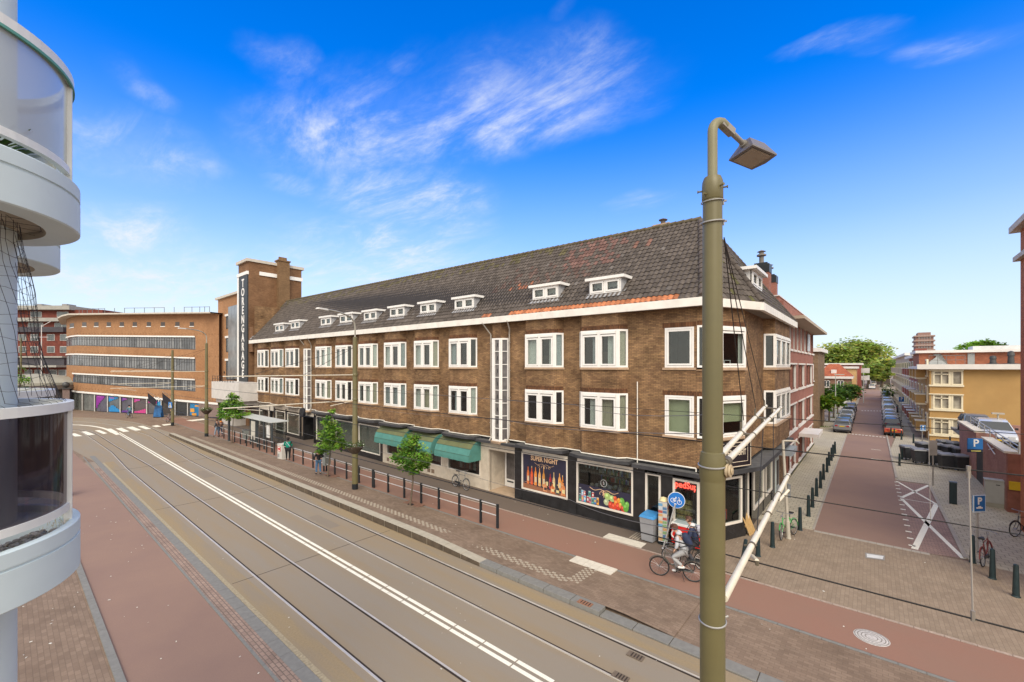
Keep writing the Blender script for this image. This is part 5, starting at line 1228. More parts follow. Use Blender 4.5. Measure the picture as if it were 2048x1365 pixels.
# ---------------------------------------------------------------- railing along the cycle path
posts=[(440,869),(448,871),(457,874),(466,877),(479,880),(488,883),(499,887),(509,890),(521,893.5),(531,896),(560,905.5),(595.8,921.8),(614.4,928.2),(674.9,949.5),(698,957.2),(722.8,965.4),(749.7,975.1),(780,984.6),(810.5,995.6),(843.3,1006.9),(879,1018.5),(917.7,1032.6),(960,1046.9),(993.3,1058.2)]
us=[ -G(*p).x for p in posts]; 
RV=14.12
def rail_seg(u_list,label,grp='railing sections beside the cycle path'):
    root=EM('railing',Vector((-u_list[0],RV,0)),label,'railing',group=None)
    for i,u in enumerate(u_list):
        m=MB(); wv=.055 if i not in WIDE else .12
        m.box(-u+u_list[0]-wv,-u+u_list[0]+wv,-.035,.035,0,1.08); m.build('post',BLACK,parent=root)
    for z in (1.02,.56):
        m=MB(); m.tube([(0,0,z),(-(u_list[-1]-u_list[0]),0,z)],.024,6); m.build('rail',M('rail_white',(.62,.60,.58),.35,metal=.3),parent=root)
WIDE=()
near=sorted([-G(*p).x for p in posts if p[0]>590]); 
near=[12.72,13.76,15.2,16.71,18.13,19.61,21.14,22.66,24.26,25.76,27.27,28.8,30.4,31.98,33.61]
WIDE=(7,)
rail_seg(near,'long black post and pale rail fence between tram platform and red cycle path')
WIDE=()
rail_seg([37.2+i*1.55 for i in range(10)],'far stretch of the railing behind the tram shelter')
# wheel marks: tram shelter with poster panel and timetable case
sh=EM('tram_shelter',Vector((-37.2,13.55,.06)),'grey glass tram shelter with lit poster panel beside the railing','tram shelter')
dg=M('shelter_frame',(.045,.055,.06),.45,var=.15)
def spost(x,y,w_=.13,h=2.45,mi=0): m=MB(); m.box(x-w_/2,x+w_/2,y-.05,y+.05,0,h); m.build('post',dg,parent=sh)
X0=0; 
ga=lambda px,py: (G(px,py)-Vector((-37.2,13.55,0)))
for px,py in ((544,906),(528,900),(515,896),(501,890)):
    p=ga(px,py); spost(p.x,p.y)
p1=ga(544,906); p4=ga(489,886)
m=MB(); m.box(p4.x-1.2,p1.x+.2,p1.y-.15,p1.y+1.25,2.45,2.53); m.build('roof',M('shelter_roof',(.50,.53,.52),.35,var=.1),parent=sh)
m=MB(); m.box(p4.x-1.1,p1.x,p1.y+1.1,p1.y+1.13,.3,2.4); m.build('back_glass',GLASS('shelter_glass',trans=.85,refl=.3),parent=sh)
m=MB(); q=ga(508,894); m.box(q.x-.62,q.x+.55,q.y-.06,q.y+.06,.35,2.35); m.build('poster_case',dg,parent=sh); m=MB(); m.box(q.x-.52,q.x+.45,q.y-.075,q.y-.062,.6,2.25); m.build('poster',M('pale_poster',(.50,.48,.42),.5,var=.15,vs=2),parent=sh)
m=MB(); q=ga(537,903); m.box(q.x-.30,q.x+.25,q.y-.05,q.y+.03,1.1,2.15); m.build('timetable',M('timetable_white',(.62,.62,.60),.5),parent=sh)
# posts of an information column left of the tree
m=MB(); m.box(-.13,.13,-.07,.07,0,2.6); m.build('information_post',dg,label='tall dark information column between the shelter and the far street tree',cat='information post',recenter=None).location=G(458,882)
# waste bins
def bin_(px,py,label,rz=0,s=1):
    b=G(px,py); r=EM('waste_bin',b,label,'waste bin',group='grey litter bins',rz=rz)
    m=MB(); m.box(-.04,.04,-.04,.04,0,.6); m.build('post',BLACK,parent=r)
    m=MB(); v=[(-.20,-.18,.42),(.20,-.18,.42),(.20,.18,.42),(-.20,.18,.42),(-.24,-.22,1.22),(.24,-.22,1.22),(.24,.22,1.22),(-.24,.22,1.22)]
    m.add(v,[(0,3,2,1),(0,1,5,4),(1,2,6,5),(2,3,7,6),(3,0,4,7),(4,5,6,7)]); m.build('body',M('bin_grey',(.25,.27,.26),.5,var=.12),parent=r)
    m=MB(); m.box(-.26,.26,-.24,.24,1.22,1.28); m.box(-.14,.14,-.242,-.222,1.02,1.16,mi=1); m.build('lid',[M('bin_lid',(.16,.17,.17),.5),BLACK],parent=r)
    return r
bin_(653,943,'grey litter bin on a post beside the person in blue jeans')
bin_(491,887,'small grey litter bin at the railing left of the tram shelter')
# white ticket cabinet
b=G(565,918); tk=EM('cabinet',b,'white street cabinet with red notices beside the person in green','street cabinet',rz=.1)
m=MB(); m.box(-.33,.33,-.22,.30,0,1.12); m.box(-.36,.36,-.25,.33,1.12,1.18,); m.box(-.26,.14,-.235,-.222,.62,.98,1); m.box(-.20,.05,-.24,-.236,.88,.95,2); m.box(-.2,.08,-.24,-.236,.66,.72,2); m.box(-.28,-.05,-.235,-.222,.15,.42,3); m.build('body',[M('cabinet_white',(.56,.54,.50),.5,var=.08),M('notice_red',(.55,.05,.04),.5),trim,M('notice_grey',(.3,.3,.3),.5)],parent=tk)
# foreground bike sign on leaning post
b=G(1326,1098); tpv=AT(1353,1000,b.dot(FW)+.15)
sg=EM('cycle_path_sign',b,'round blue cycle path sign on a leaning grey post','road sign')
tp=tpv-b
m=MB(); m.tube([(0,0,0),tp*1.05],.033,10); m.build('post',galv,parent=sg)
fd=(-FW*.9+RT*-.42).normalized(); sx=Vector((fd.y*-1,fd.x,0)).normalized(); sx=sx if sx.dot(RT)>0 else -sx; upv=tp.normalized(); upv=(upv-fd*upv.dot(fd)).normalized(); sx=upv.cross(fd).normalized()*1
if sx.dot(RT)<0: sx=-sx
def dsk(mb,c,r,n=32,mi=0,th=.006): 
    P=[c+sx*r*math.cos(2*math.pi*i/n)+upv*r*math.sin(2*math.pi*i/n) for i in range(n)]; mb.extrude(P,fd*th,mi)
c=tp+fd*.05
m=MB(); dsk(m,c,.325,mi=1); k0=len(m.f); dsk(m,c+fd*.007,.305); k1=len(m.f); f_=c+fd*.016
def P_(x,y): return f_+sx*x*.30+upv*y*.30
for cx in (-.42,.42): m.tube([P_(cx+.27*math.cos(a),-.15+.27*math.sin(a)) for a in [i*math.pi/9 for i in range(18)]],.010,5,closed=True)
for seg_ in (((-.42,-.15),(-.15,.28),(.27,.22),(.0,-.15),(-.15,.28)),((.42,-.15),(.24,.42),(.12,.44)),((.0,-.15),(-.42,-.15)),((-.22,.36),(-.06,.36))): m.tube([P_(*q) for q in seg_],.011,5)
m.box(0,0,0,0,0,0); m.tube([P_(-.12,-.62),P_(-.12,-.5),P_(.12,-.5),P_(.12,-.62)],.012,5)
m.mi=[1 if i<k0 else (0 if i<k1 else 1) for i in range(len(m.f))]; m.build('disc',[M('sign_blue2',(.02,.16,.52),.35,var=.04),trim],parent=sg)
# ---------------------------------------------------------------- garage tower with the vertical lettering
bt_=BR('tower_brick',(.255,.14,.072),(.195,.102,.052),(.13,.075,.045),.22,.07,.10,stain=.22,dark=(.72,.66,.62),dscale=.25,bump=.3)
bt2=BR('orange_brick',(.44,.235,.115),(.36,.185,.09),(.22,.13,.08),.22,.07,.10,stain=.12,dark=(.82,.76,.70),dscale=.2,bump=.3)
capst=M('pale_coping',(.55,.50,.43),.7,var=.1,vs=2)
TW=EM('garage_tower',Vector((FP(fs(497)).x,FP(fs(497)).y,0)),'tall brown brick garage tower with white vertical TORENGARAGE lettering','tower')
tb_=TW.location.copy(); wt=lambda p:Vector(p)-tb_
def tput(mb,name,mats,parent=None,**k): return mb.build(name,mats,parent=parent or TW,warp=wt,**k)
YT=FP(fs(497)).y-.25
def AX(px,Yp,py=HY):   # point on the plane y=Yp
    return hit(px,py,Vector((0,Yp,0)),Vector((0,1,0)))
a=AX(497,YT); b=AX(477,YT)
ztop=AX(478,YT,531).z; zb_=0
xr=a.x; xl=b.x
def onx(px,py,x): return hit(px,py,Vector((x,0,0)),Vector((1,0,0)))
yb=onx(603,HY,xr).y
m=MB(); m.box(xl,xr,YT,yb,0,ztop-.0); 
m.box(xl,xr-.01,YT-.01,YT+.02,ztop-4,ztop,1) if False else None
tput(m,'wall',bt_)
m=MB(); m.box(xl-.25,xr+.15,YT-.25,yb+.3,ztop,ztop+.35); tput(m,'coping',capst)
m=MB(); zc_=onx(500,541,xr).z; m.box(xr+.003,xr+.14,YT+1.2,yb+.1,zc_-.45,zc_); tput(m,'white_band',trim)
# chimney stack on the side face
y1,y2=onx(553,HY,xr).y,onx(575,HY,xr).y; m=MB(); m.box(xr-.3,xr+.7,y1,y2,5,onx(560,541,xr).z+1.2)
for i in range(5): m.lathe([(.16,0),(.14,.45)],(xr+.2,lerp(y1+.3,y2-.3,i/4),onx(560,541,xr).z+1.2),8)
m.box(xr-.4,xr+.8,y1-.1,y2+.1,onx(560,541,xr).z+1.05,onx(560,541,xr).z+1.203)
tput(m,'chimney',BR('chimney_brick',(.25,.15,.075),(.19,.11,.055),(.12,.08,.05),.22,.07,.1,stain=.2))
# side face small dots and low shoulder wall
m=MB(); y0_=onx(505,HY,xr).y; m.box(xr-.1,xr+1.2,YT+.05,YT+3.2,9,onx(512,655,xr+.6).z); tput(m,'shoulder_wall',bt_)
# sign: white strip and black strip with letters
zt_,zb2=AX(487,YT,556).z,AX(487,YT,764).z
m=MB(); m.box(xl+.02,xl+.55,YT-.16,YT-.002,zb2,zt_+.2); m.box(xl-.02,xr+.05,YT-.2,YT+.02,zt_+.2,zt_+.6); so_=tput(m,'sign_frame',trim)
m=MB(); m.box(xl+.56,xr-.02,YT-.14,YT-.003,zb2,zt_+.19); tput(m,'sign_board',M('sign_board_black',(.03,.035,.04),.5))
m=MB(); n=11; lh_=(zt_-zb2-.6)/n
for i,chr_ in enumerate('TORENGARAGE'): m.text(chr_,lh_*1.22,Vector(((xl+.56+xr-.02)/2,YT-.15,zt_-.75-lh_*(i+.02))),(1,0,0),(0,0,1),.02,bold=.035,sx=.95)
tput(m,'lettering',trim)
# ---------------------------------------------------------------- curved garage and the orange link block
def wallpts(pts): return [Vector((RT*((px-CX)/F)*Y+FW*Y)) for px,Y in pts]
# link block: px 434..477 along the street direction
YL=AX(477,YT).y+.4
xa=AX(436,YL).x
LK=EM('garage_wing',Vector((xa,YL,0)),'orange brick garage wing with three windows beside the lettered tower','building')
lw=LK.location.copy(); wl_=lambda p:Vector(p)-lw
zk=AX(455,YL,595).z; m=MB()
z3_=[(AX(460,YL,y1_).z,AX(460,YL,y0_).z) for y0_,y1_ in ((632,657),(676,704),(722,760))]
m.box(xa,xl,YL,YL+9,0,zk); m.build('wall',bt2,parent=LK,warp=wl_)
m=MB(); m.box(xa-.3,xl,YL-.3,YL+9,zk,zk+.3); m.build('coping',capst,parent=LK,warp=wl_)
for (za_,zb3) in z3_:
    m=MB(); x0,x1=AX(453,YL).x,AX(470,YL).x; 
    for e,f_ in ((x0,x0+.1),((x0+x1)/2-.05,(x0+x1)/2+.05),(x1-.1,x1)): m.box(e,f_,YL-.06,YL-.003,za_,zb3)
    m.box(x0,x1,YL-.05,YL-.003,za_,za_+.1); m.box(x0,x1,YL-.05,YL-.003,zb3-.1,zb3)
    o=m.build('window',M('dark_frame',(.04,.035,.03),.5),parent=LK,warp=wl_); m=MB(); m.box(x0,x1,YL-.03,YL-.001,za_,zb3); m.build('pane',M('grey_pane',(.10,.115,.13),.15,var=.4,vs=.8,spec=.8),parent=o,warp=wl_); m=MB(); m.box(x0-.2,x1+.1,YL-.15,YL,zb3,zb3+.28); m.build('lintel_band',trim,parent=o,warp=wl_)
m=MB(); x0,x1=AX(465,YL).x,xl; m.box(x0,x1-.02,YL-.5,YL-.002,zb2+.3,AX(466,YL,615).z)
o=m.build('stair_glazing',M('stair_glass',(.16,.165,.17),.2,var=.5,vs=.6,spec=.7),parent=LK,warp=wl_)
m=MB(); m.lathe([(.01,-.05),(.16,-.05),(.16,.01),(.01,.02)],Vector((AX(449,YL).x,YL-.02,AX(449,YL,745).z)),10,ax='y'); m.build('wall_lamp',M('dark_lamp',(.05,.04,.03),.5),parent=LK,warp=wl_)
# white canopy balcony box
cy0=YL-2.6; x0,x1=AX(423,cy0).x,AX(507,cy0+1.5).x
CB=EM('canopy_balcony',Vector((x0,cy0,0)),'white box balcony with railing projecting under the garage tower','balcony'); cw=CB.location.copy(); wc=lambda p:Vector(p)-cw
z0_,z1_=AX(450,cy0,800).z,AX(450,cy0,765).z
m=MB(); m.box(x0,x1,cy0,YL-.02,z0_,z1_); m.build('parapet',M('balcony_white',(.60,.57,.54),.6,var=.08),parent=CB,warp=wc)
m=MB(); m.box(x0+1.2,x0+5.2,cy0+.8,YL,0,z0_-.003); m.box(x0+.3,x1-.5,cy0+.4,YL-.03,z0_-.5,z0_-.002); m.build('support',M('balcony_support',(.46,.43,.40),.7),parent=CB,warp=wc)
m=MB()
for k in (.35,.7): m.tube([(x0+.1,cy0+.1,z1_+k),(x1-2.2,cy0+.1,z1_+k)],.025,4)
for i in range(9): xx=lerp(x0+.1,x1-2.2,i/8); m.tube([(xx,cy0+.1,z1_),(xx,cy0+.1,z1_+.72)],.025,4)
m.build('railing',BLACK,parent=CB,warp=wc)
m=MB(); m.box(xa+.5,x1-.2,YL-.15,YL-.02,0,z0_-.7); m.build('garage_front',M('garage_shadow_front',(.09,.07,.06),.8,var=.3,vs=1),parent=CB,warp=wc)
# curved facade: plan curve sampled by view direction, level lines rise gently to the left as in the photograph
CG=EM('curved_garage',G(291,838)*1,'orange brick curved garage with three grey ribbon windows and purple shopfronts','building')
co=CG.location.copy(); wcg=lambda p:Vector(p)-co
curve=[(438,58.8),(426,59.6),(410,60.8),(391,61.6),(360,62.6),(320,63.8),(280,65),(240,66.3),(200,68),(175,69.4),(155,71),(142,73),(133,76),(130,80),(133,86)]
PX=[p for p,_ in curve]
def lev(px,la,lb):   # la at 142, lb at 391 (photo rows)
    t=(px-142)/(391-142); return lerp(la,lb,max(-.06,min(1.25,t)))
def Zc(px,Y,la,lb): 
    Y2=Y if px>155 else 71-(155-px)*0
    return H-(lev(px,la,lb)-HY)/F*min(Y,71)
def cstrip(mb,la0,lb0,la1,lb1,off=0,pa=130,pb=438,mi=0,sub=1):
    """wall strip between two level lines, off metres towards the street"""
    P=[]
    for px,Y in curve:
        P.append((px,Y,RT*((px-CX)/F)*Y+FW*Y))
    Q=[]
    for i,(px,Y,p) in enumerate(P):
        a_=P[max(i-1,0)][2]; b_=P[min(i+1,len(P)-1)][2]; d=(b_-a_).normalized(); n=Vector((d.y,-d.x,0)); n=n if n.dot(FW)<0 else -n
        if i>=len(P)-2: n=-RT
        Q.append((px,Y,p+n*off,Zc(px,Y,la0,lb0),Zc(px,Y,la1,lb1)))
    def at(px):
        for i in range(len(Q)-1):
            if Q[i][0]>=px>=Q[i+1][0] and Q[i][0]!=Q[i+1][0]:
                t=(Q[i][0]-px)/(Q[i][0]-Q[i+1][0]); return (px,0,Q[i][2].lerp(Q[i+1][2],t),lerp(Q[i][3],Q[i+1][3],t),lerp(Q[i][4],Q[i+1][4],t))
    R_=[at(pb)] if pb<438 else [Q[0]]
    for q in Q:
        if pa<q[0]<pb and q is not Q[0]: R_.append(q)
    if pa>130: R_.append(at(pa))
    else: R_+= [Q[-2],Q[-1]] if R_[-1] is not Q[-1] else []
    for i in range(len(R_)-1):
        A_,B_=R_[i],R_[i+1]
        mb.add([Vector((A_[2].x,A_[2].y,A_[3])),Vector((B_[2].x,B_[2].y,B_[3])),Vector((B_[2].x,B_[2].y,B_[4])),Vector((A_[2].x,A_[2].y,A_[4]))],[(0,1,2,3)],mi)
    return R_
GR=[(821,833),(784.5,806)]   # shopfront band bottom/top (left,right)
m=MB(); 
# brick bands between openings
for (la0,lb0,la1,lb1,pa,pb) in ((781,802,765,784,130,438),(765,784,748.5,761,130,146),(765,784,748.5,761,391,438),(748.5,761,731,744,130,438),(731,744,709.5,718,391,438),(709.5,718,691,700,130,438),(691,700,673,675,391,438),(673,675,632,629,130,438)):
    cstrip(m,la0,lb0,la1,lb1,0,pa,pb)
wallCG=m
m=MB()
for la,lb in ((748.5,761),(709.5,718),(673,675)): cstrip(m,la+.0,lb+.0,la-2.6,lb-2.6,.12,130 if la<740 else 146,391); 
cstrip(m,784.5,806,781,802,.15); m.build('white_band',trim,parent=CG,warp=wcg)
rib=M('ribbon_glass',(.115,.125,.14),.22,var=.45,vs=.35,spec=.7,stain=(.19,.20,.215),st=(.45,.6),sts=.5)
for k,(la0,lb0,la1,lb1,pa) in enumerate(((765,784,748.5,761,146),(731,744,709.5,718,130),(691,700,673,675,130))):
    m=MB(); cstrip(m,la0,lb0,la1,lb1,-.12,pa,391)
    fr=MB(); bl_=m; rg=random.Random(k)
    for px in range(pa+2,391,5):
        R1=cstrip(MB(),la0,lb0,la1,lb1,-.06,px,px+.8 if px%3 else px+.9); fr.add([(R1[0][2].x,R1[0][2].y,R1[0][3]),(R1[-1][2].x,R1[-1][2].y,R1[-1][3]),(R1[-1][2].x,R1[-1][2].y,R1[-1][4]),(R1[0][2].x,R1[0][2].y,R1[0][4])],[(0,1,2,3)])
        if rg.random()<.4: cstrip(bl_,la0-2,lb0-2,la1+1,lb1+1,-.10,px+1,px+4.5,1)
    cstrip(fr,la0,lb0,la0-.9,lb0-.9,-.05,pa,391); cstrip(fr,lerp(la0,la1,.7),lerp(lb0,lb1,.7),lerp(la0,la1,.7)-.5,lerp(lb0,lb1,.7)-.5,-.05,pa,391)
    o=m.build('ribbon_window',[rib,M('ribbon_blind',(.24,.25,.26),.7,var=.1)],parent=CG,warp=wcg); fr.build('mullions',M('mullion_dark',(.05,.05,.055),.5),parent=o,warp=wcg)
# roof slab overhang, drip dots, small square windows
m=MB(); S=cstrip(MB(),632,629,629,626.5,1.1); S0=cstrip(MB(),632,629,629,626.5,-3)
for i in range(len(S)-1):
    a_,b_,c_,d_=S[i],S[i+1],S0[min(i+1,len(S0)-1)],S0[min(i,len(S0)-1)]
    m.add([(a_[2].x,a_[2].y,a_[3]),(b_[2].x,b_[2].y,b_[3]),(b_[2].x,b_[2].y,b_[4]),(a_[2].x,a_[2].y,a_[4]),(c_[2].x,c_[2].y,c_[3]),(d_[2].x,d_[2].y,d_[3]),(c_[2].x,c_[2].y,c_[4]),(d_[2].x,d_[2].y,d_[4])],[(0,1,2,3),(0,5,4,1),(3,2,6,7)])
m.build('roof_slab',capst,parent=CG,warp=wcg)
for px in (144,169,193,218,244,270,298,326,355,384):
    m=MB(); cstrip(m,653.5,653,645,644.5,.015,px-4.2,px+4.2); o=m.build('window',M('small_window_brown',(.07,.055,.05),.4),parent=CG,warp=wcg)
    m=MB(); cstrip(m,654.6,654.1,653.2,652.7,.05,px-4.8,px+4.8); m.build('sill',trim,parent=o,warp=wcg)
m=wallCG
for la,lb in ((668,669),(704,713),(744,757),(776,796)):
    for px in range(136,440,6): cstrip(m,la,lb,la-1,lb-1,.02,px,px+1.2,1)
m.build('wall',[bt2,M('hole_dark',(.12,.06,.03),.9)],parent=CG,warp=wcg)
# shopfronts
cols_=[('grey',166,187,(.16,.17,.165),None),('purple',191,213,(.10,.10,.14),(.25,.03,.30)),('blue',216,238,(.10,.12,.14),(.02,.22,.52)),('purple2',242,263,(.09,.09,.12),(.10,.03,.25)),('pink',267,290,(.10,.08,.09),(.50,.05,.22)),('door',295,312,(.12,.12,.13),(.45,.03,.26)),('blue2',313,321,(.02,.25,.52),None),('dark',323,348,(.05,.055,.07),None),('dark2',352,373,(.04,.045,.05),None),('orange',378,398,(.03,.20,.42),None),('grey0',143,160,(.15,.16,.15),None)]
wS=MB(); cstrip(wS,821,833,784.5,806,-.3,130,438)
m=MB(); cstrip(m,821,833,784.5,806,.05,398,438); m.build('brick_pier',MATS['mauve_brick'],parent=CG,warp=wcg)
for nm,pa,pb,c1,c2 in cols_:
    gl=MB(); cstrip(gl,820,832,787,808.5,-.15,pa,pb); o=gl.build('shop_window',M('shop_'+nm,c1,.2,var=.25,vs=.8,spec=.6),parent=CG,warp=wcg)
    if c2:
        m=MB(); w_=pb-pa
        if nm=='purple':
            for q in range(6): h_=26-24*(q/6)**.7; cstrip(m,787+h_,808.5+h_*.8,787,808.5,-.10,pa+w_*q/8,pa+w_*(q+1)/8)
        elif nm=='blue':
            for q in range(6): h_=9+4*math.sin(q*.9); cstrip(m,820,832,820-h_,832-h_,-.10,pa+w_*q/6,pa+w_*(q+1)/6)
            for q in range(5): h_=10-9*(q/5); cstrip(m,787+h_,809+h_,787,809,-.10,pa+w_*q/6,pa+w_*(q+1)/6)
        elif nm=='door': cstrip(m,795,813,787,809,-.10,pa,pb)
        else:
            for q in range(6): h_=3+7*(q/6)**1.5; cstrip(m,820,832,820-h_,832-h_*1.05,-.10,pa+w_*q/6,pa+w_*(q+1)/6)
            for q in range(4): h_=7-6*(q/4); cstrip(m,787+h_,809+h_,787,809,-.10,pa+w_*q/8,pa+w_*(q+1)/8)
        m.build('window_film',M('film_'+nm,c2,.5,var=.1),parent=o,warp=wcg)
        m=MB(); cstrip(m,790,812,788.5,810.3,-.08,pa+w_*.12,pa+w_*.5); m.build('film_detail',M('film_detail_'+nm,(.45,.10,.45) if nm!='blue' else (.45,.06,.30),.5),parent=o,warp=wcg)
m=wS
for px in (164,189,215,240,265,293,322,350,375,400): cstrip(m,821,833,785,806.5,-.02,px-1.1,px+.9,1)
m.build('shopfront_wall',[M('shop_grey_wall',(.14,.13,.12),.8,var=.2,vs=1),M('pale_post',(.50,.48,.46),.5)],parent=CG,warp=wcg)
pan_=MB(); cstrip(pan_,814,825,806,818,-.12,379,387); cstrip(pan_,803,814,790,811,-.12,388,397); cstrip(pan_,820,832,815,827,-.12,382,391); pan_.build('window_print',M('print_orange',(.62,.30,.05),.5,var=.2,vs=2),parent=CG,warp=wcg)
R1=cstrip(MB(),803,817,800,814,-.1,312,322)
m=MB(); q=R1[0][2]; m.text('VR',.95,Vector(((R1[0][2].x+R1[-1][2].x)/2,(R1[0][2].y+R1[-1][2].y)/2-.15,2.3)),RT,(0,0,1),.02,bold=.02); m.build('lettering',trim,parent=CG,warp=wcg)
# rooftop railing
m=MB(); S=cstrip(MB(),632,629,629,626.5,-.6); zz_=S[3][4]
for i in range(2,len(S)-3):
    a_,b_=S[i],S[i+1]
    for t in (0,.5): p=a_[2].lerp(b_[2],t); z=lerp(a_[4],b_[4],t); m.tube([(p.x,p.y,z),(p.x,p.y,z+1.0)],.035,4)
    if i%3!=1: m.tube([(a_[2].x,a_[2].y,a_[4]+.95),(b_[2].x,b_[2].y,b_[4]+.95)],.03,4)
m.build('roof_railing',M('railing_grey',(.16,.15,.14),.6),parent=CG,warp=wcg)
# black flags and blue A-board
for px,py,lab in ((300,786,'left black flag on a slanting pole over the garage shop door'),(329,786,'right black flag on a slanting pole over the garage shop door')):
    p=AT(px,py,60); r=EM('flag',p,lab,'flag',group='black flags over the shop door'); m=MB(); q=RT; m.tube([RT*.9+FW*1.2+Vector((0,0,-1.3)),Vector((-.0,0,.2))-RT*.35],.03,5); m.build('pole',galv,parent=r)
    m=MB(); P=[Vector((0,0,.0))-RT*.35,RT*.9+Vector((0,0,-1.0)),RT*.75+Vector((0,0,-1.95)),-RT*.25+Vector((0,0,-1.2))]; m.extrude(P,FW*.03); m.build('cloth',M('flag_black',(.02,.018,.025),.8,var=.3),parent=r)
b=G(317,835); r=EM('advertising_board',b,'blue free-standing board on the pavement outside the garage shop','advertising board'); m=MB(); m.add([RT*-.55-FW*.3,RT*.55-FW*.3,RT*.5+Vector((0,0,1.7)),RT*-.5+Vector((0,0,1.7)),RT*-.55+FW*.3,RT*.55+FW*.3],[(0,1,2,3),(5,4,3,2),(0,3,4),(1,5,2)]); m.build('panel',M('board_blue',(.02,.10,.26),.4,var=.4,vs=3),parent=r); m=MB(); m.lathe([(.6,0),(.6,.08),(.1,.1)],(0,0,0),12); m.build('foot',BLACK,parent=r)
# ---------------------------------------------------------------- red apartment block behind the balconies, low pavilion in front
YA=92.0
def apw(px,py): return AT(px,py,YA)
AB=EM('red_apartment_block',Vector((apw(80,HY).x,apw(80,HY).y,0)),'dark red brick apartment block with a grey roof edge, seen behind the safety net','apartment building'); ao=AB.location.copy()
def rb(mb,px0,px1,py0,py1,d0=0,d1=.1,mi=0):
    a=AT(px0,py1,YA); w_=(px1-px0)/F*YA; h=(py1-py0)/F*YA; return mb.fbox(a-FW*d1,RT*w_,FW*(d1-d0),Vector((0,0,h)),mi)
rbk=BR('dark_red_brick',(.20,.055,.038),(.15,.040,.03),(.12,.05,.04),.4,.14,.1,stain=.25)
wa_=lambda p:Vector(p)-ao
m=MB(); rb(m,-60,205,620,840,-8,0); m.build('wall',rbk,parent=AB,warp=wa_)
m=MB(); rb(m,-60,150,613,621,-6,1.2); rb(m,-60,140,637,644,0,1.0); rb(m,-60,134,713,716,0,1); rb(m,-60,134,731,735,0,2.2); m.build('grey_band',M('band_grey',(.33,.32,.29),.7,var=.1),parent=AB,warp=wa_)
m=MB(); rb(m,-60,134,655,665,.0,.8); rb(m,-60,134,717,731,0,.6); m.build('balcony_screen',M('screen_dark',(.06,.055,.065),.6,var=.2,vs=.5),parent=AB,warp=wa_)
m=MB(); rb(m,62,73,607,614,-3,-1); rb(m,114,124,607,614,-3,-1); m.lathe([(.001,0),(.001,.01)],apw(0,HY),3); m.build('roof_vent',M('vent_grey',(.25,.24,.24),.6),parent=AB,warp=wa_)
rg=random.Random(8)
for (py0,py1,xs) in ((624,635,(62,115)),(646,657,(57,72,110,125)),(669,682,(38,62,95,121)),(693,706,(38,62,95,121)),(740,752,(50,70,100,118))):
    for px in xs:
        w_=22 if py0==624 else 15; o=MB(); rb(o,px,px+w_,py0,py1,0,.12); ww=o.build('window',M('apt_frame',(.55,.55,.53),.5),parent=AB,warp=wa_)
        g_=MB(); rb(g_,px+.8,px+w_/2-.3,py0+.8,py1-.8,.1,.16); rb(g_,px+w_/2+.3,px+w_-.8,py0+.8,py1-.8,.1,.16); g_.build('pane',M('apt_pane',(.10,.115,.12),.2,var=.5,vs=.3,spec=.6),parent=ww,warp=wa_)
YP=70.0
PV=EM('pavilion',Vector((AT(85,HY,YP).x,AT(85,HY,YP).y,0)),'low pavilion with a curved grey roof between the net and the curved garage','pavilion'); po=PV.location.copy(); wp=lambda p:Vector(p)-po
m=MB(); c=AT(70,HY,YP+2); rP=6.2
m.lathe([(rP,AT(0,777,YP).z),(rP,AT(0,766,YP).z),(rP*.75,AT(0,757,YP).z),(rP*.3,AT(0,749,YP).z),(.01,AT(0,748,YP).z)],Vector((c.x,c.y,0)),36); m.build('roof',M('pavilion_roof',(.33,.32,.27),.7,var=.1,vs=.6),parent=PV,warp=wp)
m=MB(); m.lathe([(rP-.5,0),(rP-.5,AT(0,777,YP).z)],Vector((c.x,c.y,0)),36); m.build('wall',M('pavilion_wall',(.10,.085,.08),.6,var=.4,vs=.8),parent=PV,warp=wp)
m=MB(); m.lathe([(rP-.3,AT(0,780,YP).z),(rP+.15,AT(0,779,YP).z),(rP+.15,AT(0,771,YP).z)],Vector((c.x,c.y,0)),36); m.build('fascia',M('pavilion_fascia',(.16,.13,.11),.7),parent=PV,warp=wp)
# slim pale lamp post and a dark globe clock seen through the net
b=G(83,815); r=EM('street_lamp',b,'slim white double lamp post seen through the balcony net','street lamp'); zt2=AT(83,650,b.dot(FW)).z
m=MB(); m.lathe([(.10,0),(.09,3),(.05,zt2)],(0,0,0),8); m.tube([Vector((0,0,zt2-2.2))-RT*2.0,Vector((0,0,zt2-2.2))+RT*1.2],.04,5); m.build('post',M('post_white',(.62,.60,.6),.4),parent=r)
m=MB(); m.tube([Vector((0,0,zt2-.3)),Vector((0,0,zt2))+RT*1.6+Vector((0,0,.6))],.06,5); m.build('lamp_arm',MATS['post_white'],parent=r)
b=G(132,822); r=EM('street_globe',b,'dark globe lantern on a brick pier beside the curved garage','lantern'); m=MB(); m.box(-.38,.38,-.38,.38,0,3.6); m.build('pier',MATS['mauve_brick'],parent=r); m=MB(); m.ball((0,0,4.25),.48,8); m.box(-.6,.6,-.5,.5,3.6,3.75); m.build('globe',M('globe_dark',(.06,.06,.06),.3),parent=r)
m=MB(); m.lathe([(.12,0),(.10,zt2*.8)],(0,0,0),8); o=m.build('tram_pole',olive,label='olive pole seen through the net beside the white column',cat='tram pole'); o.location=G(42,825)
